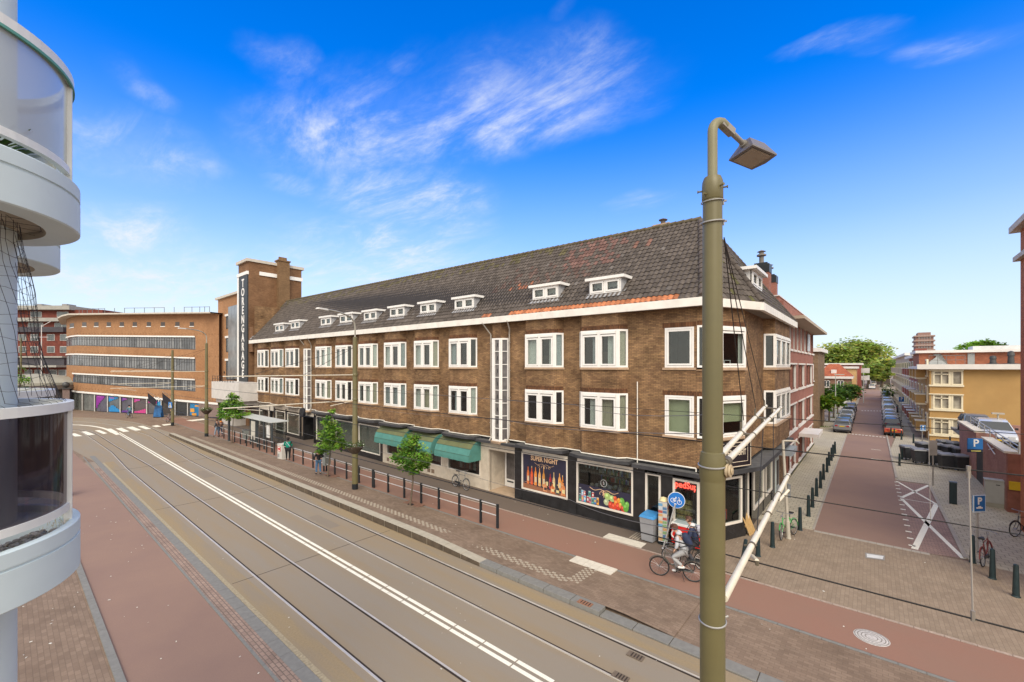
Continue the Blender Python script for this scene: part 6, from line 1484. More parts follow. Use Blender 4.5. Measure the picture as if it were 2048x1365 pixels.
# ---------------------------------------------------------------- rounded white balconies at the left edge
white_r=M('balcony_render',(.57,.66,.67),.6,var=.05,vs=2,stain=(.48,.54,.56),st=(.6,.8),sts=1.5)
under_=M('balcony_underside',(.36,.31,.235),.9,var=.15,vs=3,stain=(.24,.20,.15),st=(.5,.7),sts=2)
frm=M('balcony_frame_white',(.70,.71,.68),.4,var=.06,vs=5,stain=(.50,.50,.43),st=(.6,.85),sts=3)
C1=RT*(-4.58)+FW*3.125
def cyl(k): 
    c=C1+Vector((-1,0,0))*2.05*k*1.0; return Vector((c.x,c.y,0))
g_up=GLASS('balcony_glass_pale',tint=(.72,.78,.75),trans=.24,refl=.16,body=(.46,.47,.45),rough=.2)
g_lo=GLASS('balcony_glass_dark',tint=(.30,.26,.30),trans=.62,refl=.07,body=(.035,.027,.035),rough=.08)
RB=.985
def balcony(k,zs,zt,zr,glass,lab,net=False,plants=False,full=True):
    c=cyl(k); r=EM('balcony',Vector((c.x,c.y,zs)),lab,'balcony',group=None)
    h=zt-zs
    m=MB(); m.lathe([(.01,.05),(RB*.78,.05),(RB*.80,.0),(RB,.0),(RB+.012,.01),(RB+.012,h-.14),(RB-.003,h-.135),(RB-.003,h-.12),(RB+.012,h-.115),(RB+.012,h-.01),(RB-.0,h),(RB-.045,h),(RB-.05,h-.06),(.01,h-.06)],(0,0,0),72)
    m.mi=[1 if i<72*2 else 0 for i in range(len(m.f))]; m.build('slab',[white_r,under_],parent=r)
    rr=RB-.062; zr0=zr-zs
    m=MB(); 
    m.lathe([(rr-.03,zr0-.075),(rr+.035,zr0-.075),(rr+.035,zr0),(rr-.03,zr0),(rr-.03,zr0-.075)],(0,0,0),72,smooth=False)
    m.build('top_rail',frm,parent=r)
    m=MB(); m.lathe([(rr-.03,h+.09),(rr+.02,h+.09),(rr+.02,h+.15),(rr-.03,h+.15),(rr-.03,h+.09)],(0,0,0),72,smooth=False); m.build('bottom_rail',frm,parent=r)
    m=MB(); m.lathe([(rr+.020,zr0-.100),(rr+.040,zr0-.100),(rr+.040,zr0-.078),(rr+.020,zr0-.078)],(0,0,0),72,smooth=False); m.build('seal_strip',M('teal_seal',(.10,.30,.24) if zs>7 else (.10,.30,.24),.5),parent=r) if zs>7 else None
    m=MB(); m.lathe([(rr+.0,h+.15),(rr+.004,zr0-.07)],(0,0,0),72); m.build('glass',glass,parent=r)
    for a in (38.5,-70,-160,110,160):
        th=TH+R(a); d=Vector((math.cos(th),math.sin(th),0)); s_=Vector((-d.y,d.x,0))
        m=MB(); m.fbox(d*(rr-.02)-s_*.016+Vector((0,0,h-.06)),d*.05,s_*.032,Vector((0,0,zr0-h+.03))); m.build('post',frm,parent=r)
    return r,c,h,rr,zr0
b2=balcony(0,8.36,8.77,9.72,g_up,'upper rounded white balcony with milky curved glass at the left edge')
b1=balcony(0,5.45,5.88,6.90,g_lo,'lower rounded white balcony with dark tinted curved glass at the left edge')
b4=balcony(1.05,8.36,8.77,9.72,g_up,'far rounded white balcony half hidden above the net')
b3=balcony(1.05,5.45,5.88,6.93,g_lo,'far rounded balcony rim behind the lower dark glass balcony')
# columns
for k,lab in ((0,'round white column running down beside the two near balconies'),):
    c=RT*(-4.72)+FW*3.6; m=MB(); m.lathe([(.357,0),(.357,13)],(0,0,0),48); o=m.build('column',white_r,label=lab,cat='column'); o.location=(c.x,c.y,0)
# pebbles, leaves and planting in the lower trough
r=b1[0]; rg=random.Random(5)
pb_=EM('pebbles',r.location+Vector((0,0,.38)),'grey pebbles lying in the trough of the lower balcony','pebbles'); 
m=MB()
for i in range(420):
    a=TH+R(rg.uniform(-95,30)); d=rg.uniform(RB-.26,RB-.06); s=rg.uniform(.014,.030); m.ball((d*math.cos(a),d*math.sin(a),rg.uniform(0,.02)),s,4,0,tuple([rg.uniform(.09,.34)]*3),sc_=(rg.uniform(.8,1.4),rg.uniform(.8,1.3),.7))
m.build('pebble_bed',M('pebble',(.3,.3,.3),.8,vcol=True,var=.1,vs=30),parent=pb_); pb_.children[0]['kind']='stuff'
dl=EM('dry_leaves',r.location+Vector((0,0,.40)),'dry straw leaves caught along the lower balcony trough','dry leaves'); m=MB()
for i in range(260):
    a=TH+R(rg.uniform(-30,52)); d=rg.uniform(RB-.16,RB-.04); p=Vector((d*math.cos(a),d*math.sin(a),rg.uniform(.0,.03))); t=Vector((-math.sin(a),math.cos(a),0))*rg.uniform(.03,.10)+Vector((rg.uniform(-.03,.03),rg.uniform(-.03,.03),rg.uniform(-.005,.03)))
    m.add([p,p+t,p+t*.95+Vector((.003,.003,.003)),p+Vector((.004,0,.002))],[(0,1,2,3)],0,tuple(x*rg.uniform(.7,1.2) for x in (.40,.33,.18)))
m.build('straw',M('leaf_vc',(.1,.1,.1),.7,vcol=True),parent=dl); dl.children[0]['kind']='stuff'
def potplant(loc,lab,col=(.05,.06,.03),n=90,hh=.28,spread=.25,potr=.14):
    r=EM('potted_plant',loc,lab,'potted plant'); m=MB(); m.lathe([(potr*.7,0),(potr,.14),(potr*.9,.14),(potr*.85,.1),(.01,.1)],(0,0,0),16); m.build('pot',M('pot_brown',(.14,.07,.05),.8),parent=r)
    m=MB(); rg=random.Random(len(lab))
    for i in range(n):
        a=rg.uniform(0,6.28); b=Vector((math.cos(a)*potr*.5*rg.random(),math.sin(a)*potr*.5*rg.random(),.1)); t=b+Vector((math.cos(a)*spread*rg.random(),math.sin(a)*spread*rg.random(),hh*rg.uniform(.4,1))); s=Vector((-math.sin(a),math.cos(a),0))*.007
        m.add([b-s,b+s,t+s*1.4,t+(t-b)*.12,t-s*1.4],[(0,1,2,3,4)],0,tuple(x*rg.uniform(.6,1.5) for x in col))
    m.build('leaves',MATS['leaf_vc'],parent=r); return r
zf=5.82
potplant(C1+RT*.42-FW*.35+Vector((0,0,zf)),'potted plant behind the dark balcony glass, nearest the rail post',hh=.30)
potplant(C1+RT*.10-FW*.48+Vector((0,0,zf)),'potted plant behind the dark balcony glass, second from the rail post',hh=.34)
for k,(a,b_) in enumerate(((.55,.10),(.35,-.62),(0,-.78))):
    potplant(C1+RT*a+FW*b_+Vector((0,0,8.71)),['ferny plant on the upper balcony nearest its curved end','ferny plant on the upper balcony beside the glass front','ferny plant on the upper balcony at the photo edge'][k],col=(.07,.11,.03),n=150,hh=.20,spread=.34)
# white half-round planter ring inside the lower balcony
# anti-bird net
m=MB(); rg=random.Random(6); zt,zb_=8.38,6.93
def netp(a,t): 
    r_=lerp(.66,.86,t**1.5)+.02*math.sin(t*9+a*3); return Vector((r_*math.cos(a),r_*math.sin(a),lerp(zt,zb_,t)))
for i in range(44):
    a=TH+R(-140+i*5.6)+rg.uniform(-.01,.01); sl=rg.uniform(.05,.12)
    m.tube([netp(a+sl*math.sin(t*.35+i*.4)*.8,t/8) for t in range(9)],.0019,3)
for j in range(1,15):
    t0=j/15; m.tube([netp(TH+R(-140+k*8),t0+.012*math.sin(k*1.3+j*2)) for k in range(31)],.0017,3)
for j in range(5): 
    pts=[Vector((rr_*math.cos(a),rr_*math.sin(a),8.40-.02*math.sin(a*5))) for a,rr_ in [(TH+R(-140+k*10),.20+.14*j) for k in range(24)]]; m.tube(pts,.0019,3)
for i in range(16): a=TH+R(-140+i*15); m.tube([Vector((.15*math.cos(a),.15*math.sin(a),8.40)),Vector((.82*math.cos(a),.82*math.sin(a),8.385))],.0019,3)
# straggling twigs at the top of the net
for i in range(16):
    a=TH+R(rg.uniform(-90,30)); p=Vector((.62*math.cos(a),.62*math.sin(a),8.36)); q=p+Vector((rg.uniform(-.08,.08),rg.uniform(-.08,.08),-rg.uniform(.04,.16))); m.tube([p,(p+q)/2+Vector((.02,0,.01)),q],.003,3)
o=m.build('bird_net',M('net_black',(.03,.028,.03),.8),label='sagging black bird net hung between the two near balconies',cat='net'); o.location=(C1.x,C1.y,0)
m=MB()
for i in range(34):
    a=TH+R(-120+i*6); m.tube([Vector((.86*math.cos(a),.86*math.sin(a),6.93)),Vector((.90*math.cos(a+.05),.90*math.sin(a+.05),6.915)),Vector((.935*math.cos(a+.1),.935*math.sin(a+.1),6.86)),Vector((.935*math.cos(a+.07),.935*math.sin(a+.07),6.80))],.0019,3)
o=m.build('net_edge',MATS['net_black'],label='loose edge of the bird net tied over the lower balcony rail',cat='net'); o.location=(C1.x,C1.y,0)
# ---------------------------------------------------------------- red brick office along the side street
rbr=BR('pink_red_brick',(.36,.155,.115),(.29,.12,.09),(.22,.13,.11),.22,.07,.08,stain=.12,dark=(.85,.8,.78),dscale=.3,bump=.3)
brown_f=M('brown_window_frame',(.12,.05,.035),.5); fpane=M('far_pane',(.09,.10,.11),.15,var=.5,vs=.4,spec=.7)
wht=M('far_white_trim',(.74,.70,.66),.5,var=.06)
XO=P2.x+.02
def ox(px,py=HY): return onx(px,py,XO)
RO=EM('red_office_block',Vector((XO,ox(1563).y,0)),'pink red brick office block with white sills running down the side street','building'); ro_=RO.location.copy(); wr=lambda p:Vector(p)-ro_
ya,yz=P2.y+SE+.02,ox(1626).y
zt4=ox(1626,649).z; zs=ox(1620,657).z
levels=[(8.38,10.15),(5.62,7.36),(2.85,4.6),(.25,1.95)]
Zb=[0]+[x for l in reversed(levels) for x in l]+[11.25]
def ysof(px): return ox(px).y
groups=[(1561.5,1564.5,1),(1569,1593,3),(1597,1609.5,2),(1613,1625,2)]
m=MB()
def wallband(z0,z1,y0,y1): m.add([(XO,y0,z0),(XO,y1,z0),(XO,y1,z1),(XO,y0,z1)],[(0,1,2,3)])
for a,b in ((0,.25),(1.95,2.85),(4.6,5.62),(7.36,8.38),(10.15,11.25)): wallband(a,b,ya,yz)
for i,(z0,z1) in enumerate(levels):
    cuts=[]
    gs=groups if i else [(1572+7.2*k,1572+7.2*k+4.0,1) for k in range(8)]
    if i==3: gs=groups[1:]
    y=ya; 
    for pa,pb,n in gs:
        y0,y1=ysof(pa),ysof(pb); y0=max(y0,ya+.02); wallband(z0,z1,y,y0); y=y1
        m.add([(XO,y0,z0),(XO-.25,y0,z0),(XO-.25,y0,z1),(XO,y0,z1),(XO,y1,z0),(XO-.25,y1,z0),(XO-.25,y1,z1),(XO,y1,z1)],[(0,1,2,3),(4,7,6,5)])
        fr=MB(); 
        for k in range(n+1): yy=lerp(y0,y1,k/n); fr.box(XO-.16,XO-.03,yy-.07,yy+.07,z0,z1,2 if 0<k<n else 0)
        for k in range(n): yy=lerp(y0,y1,(k+.5)/n); fr.box(XO-.18,XO-.08,yy-.03,yy+.03,z0,z1,1); fr.box(XO-.18,XO-.09,lerp(y0,y1,k/n)+.1,lerp(y0,y1,k/n)+.2,z0,z1,1)
        fr.box(XO-.2,XO-.1,y0,y1,z0,z0+.12,1); fr.box(XO-.2,XO-.1,y0,y1,z1-.1,z1,1)
        o=fr.build('window',[wht,brown_f,rbr],parent=RO,warp=wr)
        g_=MB(); g_.box(XO-.24,XO-.2,y0,y1,z0,z1); g_.build('pane',fpane,parent=o,warp=wr)
        s_=MB(); s_.box(XO-.1,XO+.09,y0-.15,y1+.15,z0-.13,z0); s_.build('sill',wht,parent=o,warp=wr)
        if i: s_=MB(); s_.box(XO-.1,XO+.05,y0-.1,y1+.1,z1,z1+.10); s_.build('lintel',wht,parent=o,warp=wr)
    wallband(z0,z1,y,yz)
m.add([(XO,yz,0),(XO-14,yz,0),(XO-14,yz,11.25),(XO,yz,11.25),(XO,ya,9.5),(XO-14,ya,9.5),(XO-14,ya,11.25),(XO,ya,11.25)],[(0,3,2,1),(4,5,6,7),(3,7,6,2)])
m.build('wall',rbr,parent=RO,warp=wr)
m=MB(); m.box(XO-.4,XO+1.0,ya+.6,yz+.9,10.15,10.34); m.build('cornice',M('cornice_beige',(.42,.34,.26),.7,var=.08),parent=RO,warp=wr)
m=MB(); m.box(XO-.6,XO-.25,ya,yz+.1,10.34,11.55); m.box(XO-.7,XO-.2,ya-.05,yz+.15,11.55,11.62,mi=1); m.build('parapet',[rbr,wht],parent=RO,warp=wr)
m=MB(); y0,y1=ysof(1597),ysof(1609); m.box(XO+.02,XO+1.2,y0,y1,2.05,2.3); m.build('door_canopy',wht,parent=RO,warp=wr)
m=MB(); m.box(XO+.0,XO+.09,ya,yz,0,.22); m.build('plinth',M('mossy_plinth',(.22,.20,.12),.9,var=.2,vs=2),parent=RO,warp=wr)
m=MB(); p=ox(1577,900); m.box(XO+.06,XO+.09,p.y-.0,p.y+.55,.55,2.0,0); m.text('G',.5,Vector((XO+.095,p.y+.28,1.6)),(0,1,0),(0,0,1),.01,mi=1); m.box(XO+.09,XO+.10,p.y+.1,p.y+.45,1.02,1.16,1); m.build('notice_board',[wht,M('notice_red2',(.40,.03,.06),.5)],parent=RO,warp=wr)
m=MB(); p=ox(1615,700); m.box(XO+.05,XO+.12,p.y-.7,p.y+.7,8.5,9.9); m.build('window_poster',M('poster_blue_white',(.50,.55,.60),.5,var=.3,vs=2),parent=RO,warp=wr)
m=MB(); 
for dx in (-4.4,):
    pass
# roof chimneys seen above the corner block
for px,py0,py1,Yc,w_,lab in ((1523,516,548,26,.9,'near red brick chimney with black cap above the office roof'),(1539,548,568,31,.9,'far dark chimney behind the first one on the office roof')):
    p=AT(px,py1,Yc); r=EM('chimney',Vector((p.x,p.y,p.z-2.5)),lab,'chimney',group='chimneys over the office roof'); hz_=(py1-py0)/F*Yc
    m=MB(); m.box(-w_/2,w_/2,-.4,.4,0,2.5); m.build('stack',rbr,parent=r)
    m=MB(); m.box(-w_/2-.03,w_/2+.03,-.43,.43,2.5,3.0); m.box(-w_/2+.1,w_/2-.1,-.3,.3,3.0,3.12); m.build('cap',BLACK,parent=r)
    m=MB(); m.lathe([(.13,3.1),(.13,3.55),(.26,3.58),(.26,3.66),(.13,3.7),(.13,3.8),(.24,3.84),(.02,3.95)],(0,0,0),12); m.build('cowl',M('cowl_metal',(.20,.18,.16),.6),parent=r)
# generic plain house built from front rectangles: front plane faces -y, x0..x1
def house(name,lab,x0,x1,y0,y1,z1,wm,cat='house',cornice=True,wins=(),cm=None,z0=0):
    r=EM(name,Vector(((x0+x1)/2,y0,0)),lab,cat); w_=r.location.copy(); wf=lambda p:Vector(p)-w_
    m=MB(); m.box(x0,x1,y0,y1,z0,z1); m.build('wall',wm,parent=r,warp=wf)
    if cornice: m=MB(); m.box(x0-.35,x1+.35,y0-.35,y1+.35,z1-.05,z1+.38); m.build('cornice',cm or wht,parent=r,warp=wf)
    for (a,b,c,d) in wins:
        m=MB(); 
        for q in ((a,a+.12,c,d),(b-.12,b,c,d),(a,b,c,c+.12),(a,b,d-.12,d),((a+b)/2-.05,(a+b)/2+.05,c,d)): m.box(q[0],q[1],y0-.08,y0-.003,q[2],q[3])
        m.box(a-.1,b+.1,y0-.14,y0,c-.12,c); o=m.build('window',wht,parent=r,warp=wf); g_=MB(); g_.box(a+.05,b-.05,y0-.03,y0-.002,c+.05,d-.05); g_.build('pane',fpane,parent=o,warp=wf)
    return r,wf
def yx(px,y): return AX(px,y).x
# houses behind the street trees
y=60; xx0,xx1=yx(1627,y),yx(1636,y); house('narrow_brown_house','narrow brown house squeezed behind the red office block',xx0-6,xx1,y,y+9,AX(1630,y,703).z,BR('drab_brick',(.26,.17,.10),(.2,.13,.08),(.15,.11,.08),.22,.07,.1),wins=[(xx1-1.6,xx1-.4,5.6,7.6)])
y=100; x0,x1=yx(1634,y),yx(1701,y); zc_=AX(1660,y,757).z
r,wf=house('gabled_house','small brick house with orange tiled roof behind the street trees',x0,x1,y,y+7,zc_,BR('house_brick',(.34,.19,.13),(.28,.15,.10),(.2,.14,.11),.22,.07,.1),wins=[(yx(1646,y),yx(1660,y),AX(1668,y,775).z,AX(1668,y,761).z),(yx(1674,y),yx(1688,y),AX(1668,y,775).z,AX(1668,y,761).z),(yx(1640,y),yx(1654,y),.4,AX(1668,y,783).z),(yx(1662,y),yx(1674,y),.4,AX(1668,y,783).z)])
m=MB(); xm=yx(1668,y+3); za_=AX(1668,y+3,728.5).z; zc2=zc_+.38
m.add([(x0-.3,y-.3,zc2),(x1+.3,y-.3,zc2),(x1+.3,y+7.3,zc2),(x0-.3,y+7.3,zc2),(xm-.8,y+3,za_),(xm+.8,y+3.5,za_)],[(0,1,5,4),(1,2,5),(2,3,4,5),(3,0,4)]); m.build('roof',BR('orange_tile',(.44,.13,.06),(.35,.10,.05),(.25,.08,.05),.3,.3,.12,stain=.2),parent=r,warp=wf)
m=MB(); q=AX(1668,y+1.2,743); m.box(q.x-.4,q.x+.4,q.y-.6,q.y+.1,q.z-.45,q.z+.3); m.build('skylight',wht,parent=r,warp=wf)
m=MB(); m.box(x0-.05,x1+.05,y-.12,y+.02,0,AX(1668,y,779).z); m.build('white_ground_floor',M('white_render',(.66,.65,.62),.7),parent=r,warp=wf)
m=MB(); q=yx(1637,y); m.box(q-1.3,q+.35,y-1.5,y-.1,0,AX(1668,y-1,727).z); m.build('chimney_stack',MATS['house_brick'],parent=r,warp=wf)
y=114; house('yellow_side_house','ochre rendered house with white cornice behind the orange roof',yx(1641,y),yx(1712,y),y,y+10,AX(1668,y,737).z,M('ochre_render',(.60,.38,.17),.8,var=.08,vs=.5))
y=134; r,wf=house('red_white_house','dark red house with white bay window bands far down the side street',yx(1640,y),yx(1722,y),y,y+14,AX(1668,y,730).z,M('dark_red_wall',(.28,.075,.055),.8,var=.15,vs=.5))
xr_=yx(1722,y)
for (pa,pb) in ((737,746),(752,760)):
    m=MB(); m.box(xr_-1.2,xr_+1.6,y+1,y+12,AX(1668,y,pb).z,AX(1668,y,pa).z); m.build('bay_window',M('bay_white',(.60,.58,.55),.6,var=.15,vs=.8),parent=r,warp=wf)
# ---------------------------------------------------------------- right hand row: ochre corner building and neighbours
och=M('ochre_stucco',(.45,.275,.105),.85,var=.05,vs=1.2,stain=(.42,.245,.09),st=(.5,.8),sts=.5)
crm=M('cream_trim',(.76,.68,.50),.6,var=.06)
pY=G(1920,887).y; XR=G(1857,881).x; 
xE=yx(2060,pY)
OC=EM('ochre_corner_building',Vector((XR,pY,0)),'ochre stucco corner building with white cornice and curved window bay','apartment building'); oo=OC.location.copy(); wo=lambda p:Vector(p)-oo
zc0,zc1=AX(1950,pY,739).z,AX(1950,pY,729).z
xb0,xb1=yx(1858.5,pY),yx(1925.5,pY)
rows=[(AX(1893,pY,770).z,AX(1893,pY,742).z),(AX(1893,pY,819).z,AX(1893,pY,790).z),(AX(1893,pY,870).z,AX(1893,pY,838).z)]
m=MB(); m.box(xb1,xE,pY,pY+12,0,zc0); 
# bay wall in bands around the windows
yb_=pY-.25
def bband(z0,z1): m.box(xb0,xb1+.0,yb_,pY+12,z0,z1)
zz=[0]+[v for r_ in reversed(rows) for v in r_]+[zc0]
for i in range(0,len(zz),2): bband(zz[i],zz[i+1])
m.box(xb0,xb0+.12,yb_+.02,pY+12,0,zc0-.01); m.box(xb0+.1,xb1-.002,yb_+.5,pY+11,.01,zc0-.02)
m.build('wall',och,parent=OC,warp=wo)
for z0,z1 in rows:
    w1=(yx(1869,pY),yx(1896.5,pY)); w2=(yx(1906,pY),yx(1922,pY)); x_l=yx(1863,pY)
    fr=MB(); fr.box(xb0+.14,x_l+.1,yb_+.1,yb_+.48,z0,z1); 
    for a,b in (w1,w2):
        for q in ((a-.12,a,z0,z1),(b,b+.12,z0,z1),(a,b,z0,z0+.1),(a,b,z1-.1,z1)): fr.box(q[0],q[1],yb_+.04,yb_+.3,q[2],q[3])
    a,b=w1; fr.box((a+b)/2-.05,(a+b)/2+.05,yb_+.05,yb_+.25,z0,z1); fr.box(a,b,yb_+.05,yb_+.22,z1-.38,z1-.3)
    fr.box(w1[1]+.12,w2[0]-.12,yb_+.06,yb_+.3,z0,z1)
    o=fr.build('window',crm,parent=OC,warp=wo); g_=MB(); g_.box(w1[0],w1[1],yb_+.2,yb_+.22,z0,z1); g_.box(w2[0],w2[1],yb_+.2,yb_+.22,z0,z1); g_.build('pane',M('pane_curtained',(.36,.33,.27),.2,var=.5,vs=1.2,spec=.7),parent=o,warp=wo)
    s_=MB(); s_.box(xb0-.05,xb1+.05,yb_-.12,yb_+.2,z0-.16,z0); s_.box(xb0-.05,xb1+.05,yb_-.08,yb_+.1,z1,z1+.1); s_.build('sill_band',crm,parent=o,warp=wo)
m=MB(); m.box(xb0-.9,xE,pY-.7,pY+.2,zc0,zc1); m.box(xb0-.9,xE,pY+.2,pY+12,zc0,zc1-.2); m.build('cornice',M('cornice_white',(.72,.68,.63),.6,var=.05),parent=OC,warp=wo)
pS=pY+4.5; m=MB(); m.box(AX(1838,pS).x,xE+4,pS,pS+8,zc1-.3,AX(1893,pS,706).z); m.build('roof_storey',BR('setback_brick',(.42,.15,.075),(.33,.11,.06),(.25,.13,.1),.22,.07,.1,stain=.2),parent=OC,warp=wo)
m=MB(); m.box(AX(1838,pS).x-.3,xE+4,pS-.4,pS+8,AX(1893,pS,706).z,AX(1893,pS,701).z); m.build('roof_edge',wht,parent=OC,warp=wo)
m=MB(); x0,x1=AX(1848,pS-.6).x,AX(1897,pS-.6).x; z0,z1=zc1-.1,AX(1893,pS,708).z; m.add([(x0,pS-.9,z0),(x1,pS-.9,z0),(x1-1.1,pS-.05,z1),(x0+1.3,pS-.05,z1),(x0,pS-.01,z0),(x1,pS-.01,z0)],[(0,1,2,3),(1,5,2),(4,0,3)]); m.build('zinc_panel',M('zinc_grey',(.30,.31,.30),.5,var=.1),parent=OC,warp=wo); m=MB(); m.box(AX(1935,pS).x,AX(1949,pS).x,pS-.12,pS-.01,zc1-.1,AX(1893,pS,706).z-.1); m.build('zinc_panel',MATS['zinc_grey'],parent=OC,warp=wo)
m=MB()
for k in (.45,.9): m.tube([(x0+.3,pS-1.6,zc1+k),(AX(1930,pS-1.6).x,pS-1.6,zc1+k)],.025,4)
for i in range(5): xx=lerp(x0+.3,AX(1930,pS-1.6).x,i/4); m.tube([(xx,pS-1.6,zc1-.2),(xx,pS-1.6,zc1+.9)],.02,4)
m.build('roof_railing',MATS['railing_grey'],parent=OC,warp=wo)
for px,s in ((1986,1),(2022,1.5)):
    q=AX(px,pS-1.2); m=MB(); m.lathe([(1.2*s*.6,zc1-.19),(.5*s,zc1+.05),(.24,zc1+.1),(.2,zc1+.5*s),(.26,zc1+.55*s),(.2,zc1+.8*s),(.02,zc1+.85*s)],(q.x,q.y,0),12); m.build('roof_vent',M('vent_black',(.06,.06,.06),.5,var=.3),parent=OC,warp=wo)
m=MB(); q=AX(2035,pS+6); m.box(q.x-3.2,q.x+4,q.y,q.y+3,AX(1893,pS+6,706).z-1,AX(1893,pS+6,694).z); m.build('roof_hut',M('hut_white',(.6,.6,.58),.7),parent=OC,warp=wo)
# street side with balconies, seen edge-on
def sidehouse(name,lab,ya_,yb2,zt_,wm,nb,zt_b=None,xoff=0,trimm=crm,lv=(0.9,3.6,6.2)):
    X=XR+xoff; r=EM(name,Vector((X,ya_,0)),lab,'apartment building'); w_=r.location.copy(); wf=lambda p:Vector(p)-w_
    m=MB(); m.box(X,X+9,ya_,yb2,0,zt_); m.build('wall',wm,parent=r,warp=wf)
    m=MB(); m.box(X-.5,X+9,ya_,yb2,zt_,zt_+.35); m.build('cornice',wht,parent=r,warp=wf)
    n=max(1,int((yb2-ya_)/4.2))
    for z in lv:
        for i in range(n):
            y0=lerp(ya_,yb2,(i+.12)/n); y1=lerp(ya_,yb2,(i+.88)/n); ym=(y0+y1)/2
            f=MB(); f.box(X-.12,X+.02,y0,ym-.15,z,z+1.75); o=f.build('window',trimm,parent=r,warp=wf); g_=MB(); g_.box(X-.14,X-.12,y0+.15,ym-.3,z+.15,z+1.6); g_.build('pane',fpane,parent=o,warp=wf)
            b_=MB(); b_.box(X-.8,X+.0,ym-.1,y1,z-.25,z-.08,0); b_.box(X-.8,X-.72,ym-.1,y1,z-.08,z+.75,1); b_.box(X-.72,X,ym-.1,ym-.02,z-.08,z+.75,1); b_.box(X-.85,X,ym-.15,y1+.05,z+.75,z+.83,0); b_.build('balcony',[trimm,wm],parent=r,warp=wf)
    return r
sidehouse('ochre_balcony_house','ochre house with cream balconies beside the corner bay',pY+.1,pY+13,zc0-.05,och,2)
sidehouse('brick_balcony_house','red brick house with white balconies beyond the ochre one',pY+13.1,pY+28,8.3,M('house_red',(.33,.12,.085),.85,var=.12,vs=.6),2,trimm=wht)
sidehouse('pale_balcony_house','pale row of houses with ochre balconies far down the side street',pY+28.1,pY+72,8.9,M('pale_stone',(.50,.42,.32),.85,var=.12,vs=.5),5)
m=MB(); q=AX(1841,pY+13,698); m.box(q.x-.5,q.x+.55,pY+13,pY+14.2,7,q.z); m.box(q.x-.8,q.x+.55,pY+12.8,pY+14.3,q.z-.9,q.z-.75,1); m.build('roof_tower',[M('tower_red',(.25,.08,.06),.8,var=.2),wht],label='small dark red roof tower standing over the balcony houses',cat='roof tower')
# distant tower block
y=255; q=AX(1849,y); r=EM('tower_block',Vector((q.x,y,0)),'distant brown tower block with stepped top beyond the ochre building','tower block')
w0=(AX(1870,y).x-AX(1828,y).x)/2; z_=lambda py:AX(1849,y,py).z
tbm=M('tower_block_brown',(.30,.18,.15),.8,var=.1,vs=.3)
m=MB(); m.box(-w0*.86,w0*.86,0,12,0,z_(673)); m.box(-w0*.62,w0*.62,1,11,z_(673)-.05,z_(665)); 
for i in range(7): zz_=lerp(z_(730),z_(674),i/6); m.box(-w0,w0,-.8,12.5,zz_,zz_+.6,1)
for i in range(6):
    zz_=lerp(z_(730),z_(674),i/6)+1.2
    for k in range(5): m.box(-w0*.6+k*w0*.26,-w0*.6+k*w0*.26+w0*.18,-.15,.0,zz_,zz_+1.6,2)
m.build('wall',[tbm,M('band_tan',(.36,.25,.21),.8),M('tb_pane',(.36,.33,.32),.3,var=.2)],parent=r)
# far end of the side street: low dark wall and hazy trees are built with the trees
m=MB(); q0,q1=G(1742,769),G(1779,768.5); m.box(q0.x,q1.x,q0.y,q0.y+4,0,2.4); m.build('far_wall',M('far_dark_wall',(.10,.08,.07),.9,var=.3,vs=.3),label='dark low wall closing the far end of the side street',cat='wall')
# ---------------------------------------------------------------- parking deck with ramp wall and the brick building at the right edge
pink=BR('pink_wall_brick',(.38,.20,.165),(.32,.165,.135),(.26,.17,.14),.22,.07,.08,stain=.15,dark=(.78,.7,.68),dscale=.5,dr=(.5,.8))
gw=G(2012,1022); XW=gw.x
def wx(px,py=HY): return onx(px,py,XW)
ztw=wx(2011,906).z
PD=EM('parking_deck',Vector((XW,gw.y,0)),'pink brick parking deck wall with pale coping beside the black bins','wall'); po_=PD.location.copy(); wpd=lambda p:Vector(p)-po_
yA,yB,yC,yD=gw.y,wx(1966).y,wx(1952).y,wx(1920).y
m=MB(); m.box(XW,XW+.3,yA,yB,0,ztw); m.box(XW,XW+.3,yC,yD,0,ztw+.1); m.box(XW,XW+.9,yC-.06,yC,0,ztw+.1); m.box(XW,XW+9,yD,yD+.3,0,ztw+.1); m.build('wall',pink,parent=PD,warp=wpd)
m=MB(); m.box(XW-.08,XW+.4,yA-.05,yB+.05,ztw,ztw+.1); m.box(XW-.08,XW+.4,yC-.05,yD+.4,ztw+.1,ztw+.2); m.build('coping',M('coping_pale',(.62,.56,.46),.7),parent=PD,warp=wpd)
m=MB(); m.box(XW+.3,XW+9,yA+1.2,yD+8,1.65,1.85); m.build('deck',M('deck_grey',(.22,.21,.19),.9,var=.1),parent=PD,warp=wpd)
m=MB(); m.box(XW+.02,XW+.9,yB+.0,yC-.07,0,2.0); m.build('gate',M('gate_dark',(.03,.03,.03),.6,var=.4),parent=PD,warp=wpd)
m=MB(); 
for z in (.5,.28): m.tube([(XW+.55,yA+.8,ztw+z-.2),(XW+.55,yD,ztw+z+.1)],.03,5)
for i in range(9): yy=lerp(yA+.8,yD,i/8); m.tube([(XW+.55,yy,ztw-.4),(XW+.55,yy,ztw+lerp(.3,.6,i/8))],.025,4)
m.build('railing',M('rail_grey',(.42,.41,.38),.4,metal=.4),parent=PD,warp=wpd)
m=MB(); m.box(XW+.01,XW+.75,yA-.25,yA-.0,0,ztw-.0); m.build('end_pier',M('pier_brown_red',(.26,.10,.07),.85,var=.2,vs=3),parent=PD,warp=wpd)
m=MB(); m.box(XW+.05,XW+.62,yA-.36,yA-.26,1.15,1.55); m.build('yellow_box',M('yellow_box',(.62,.40,.02),.5),parent=PD,warp=wpd)
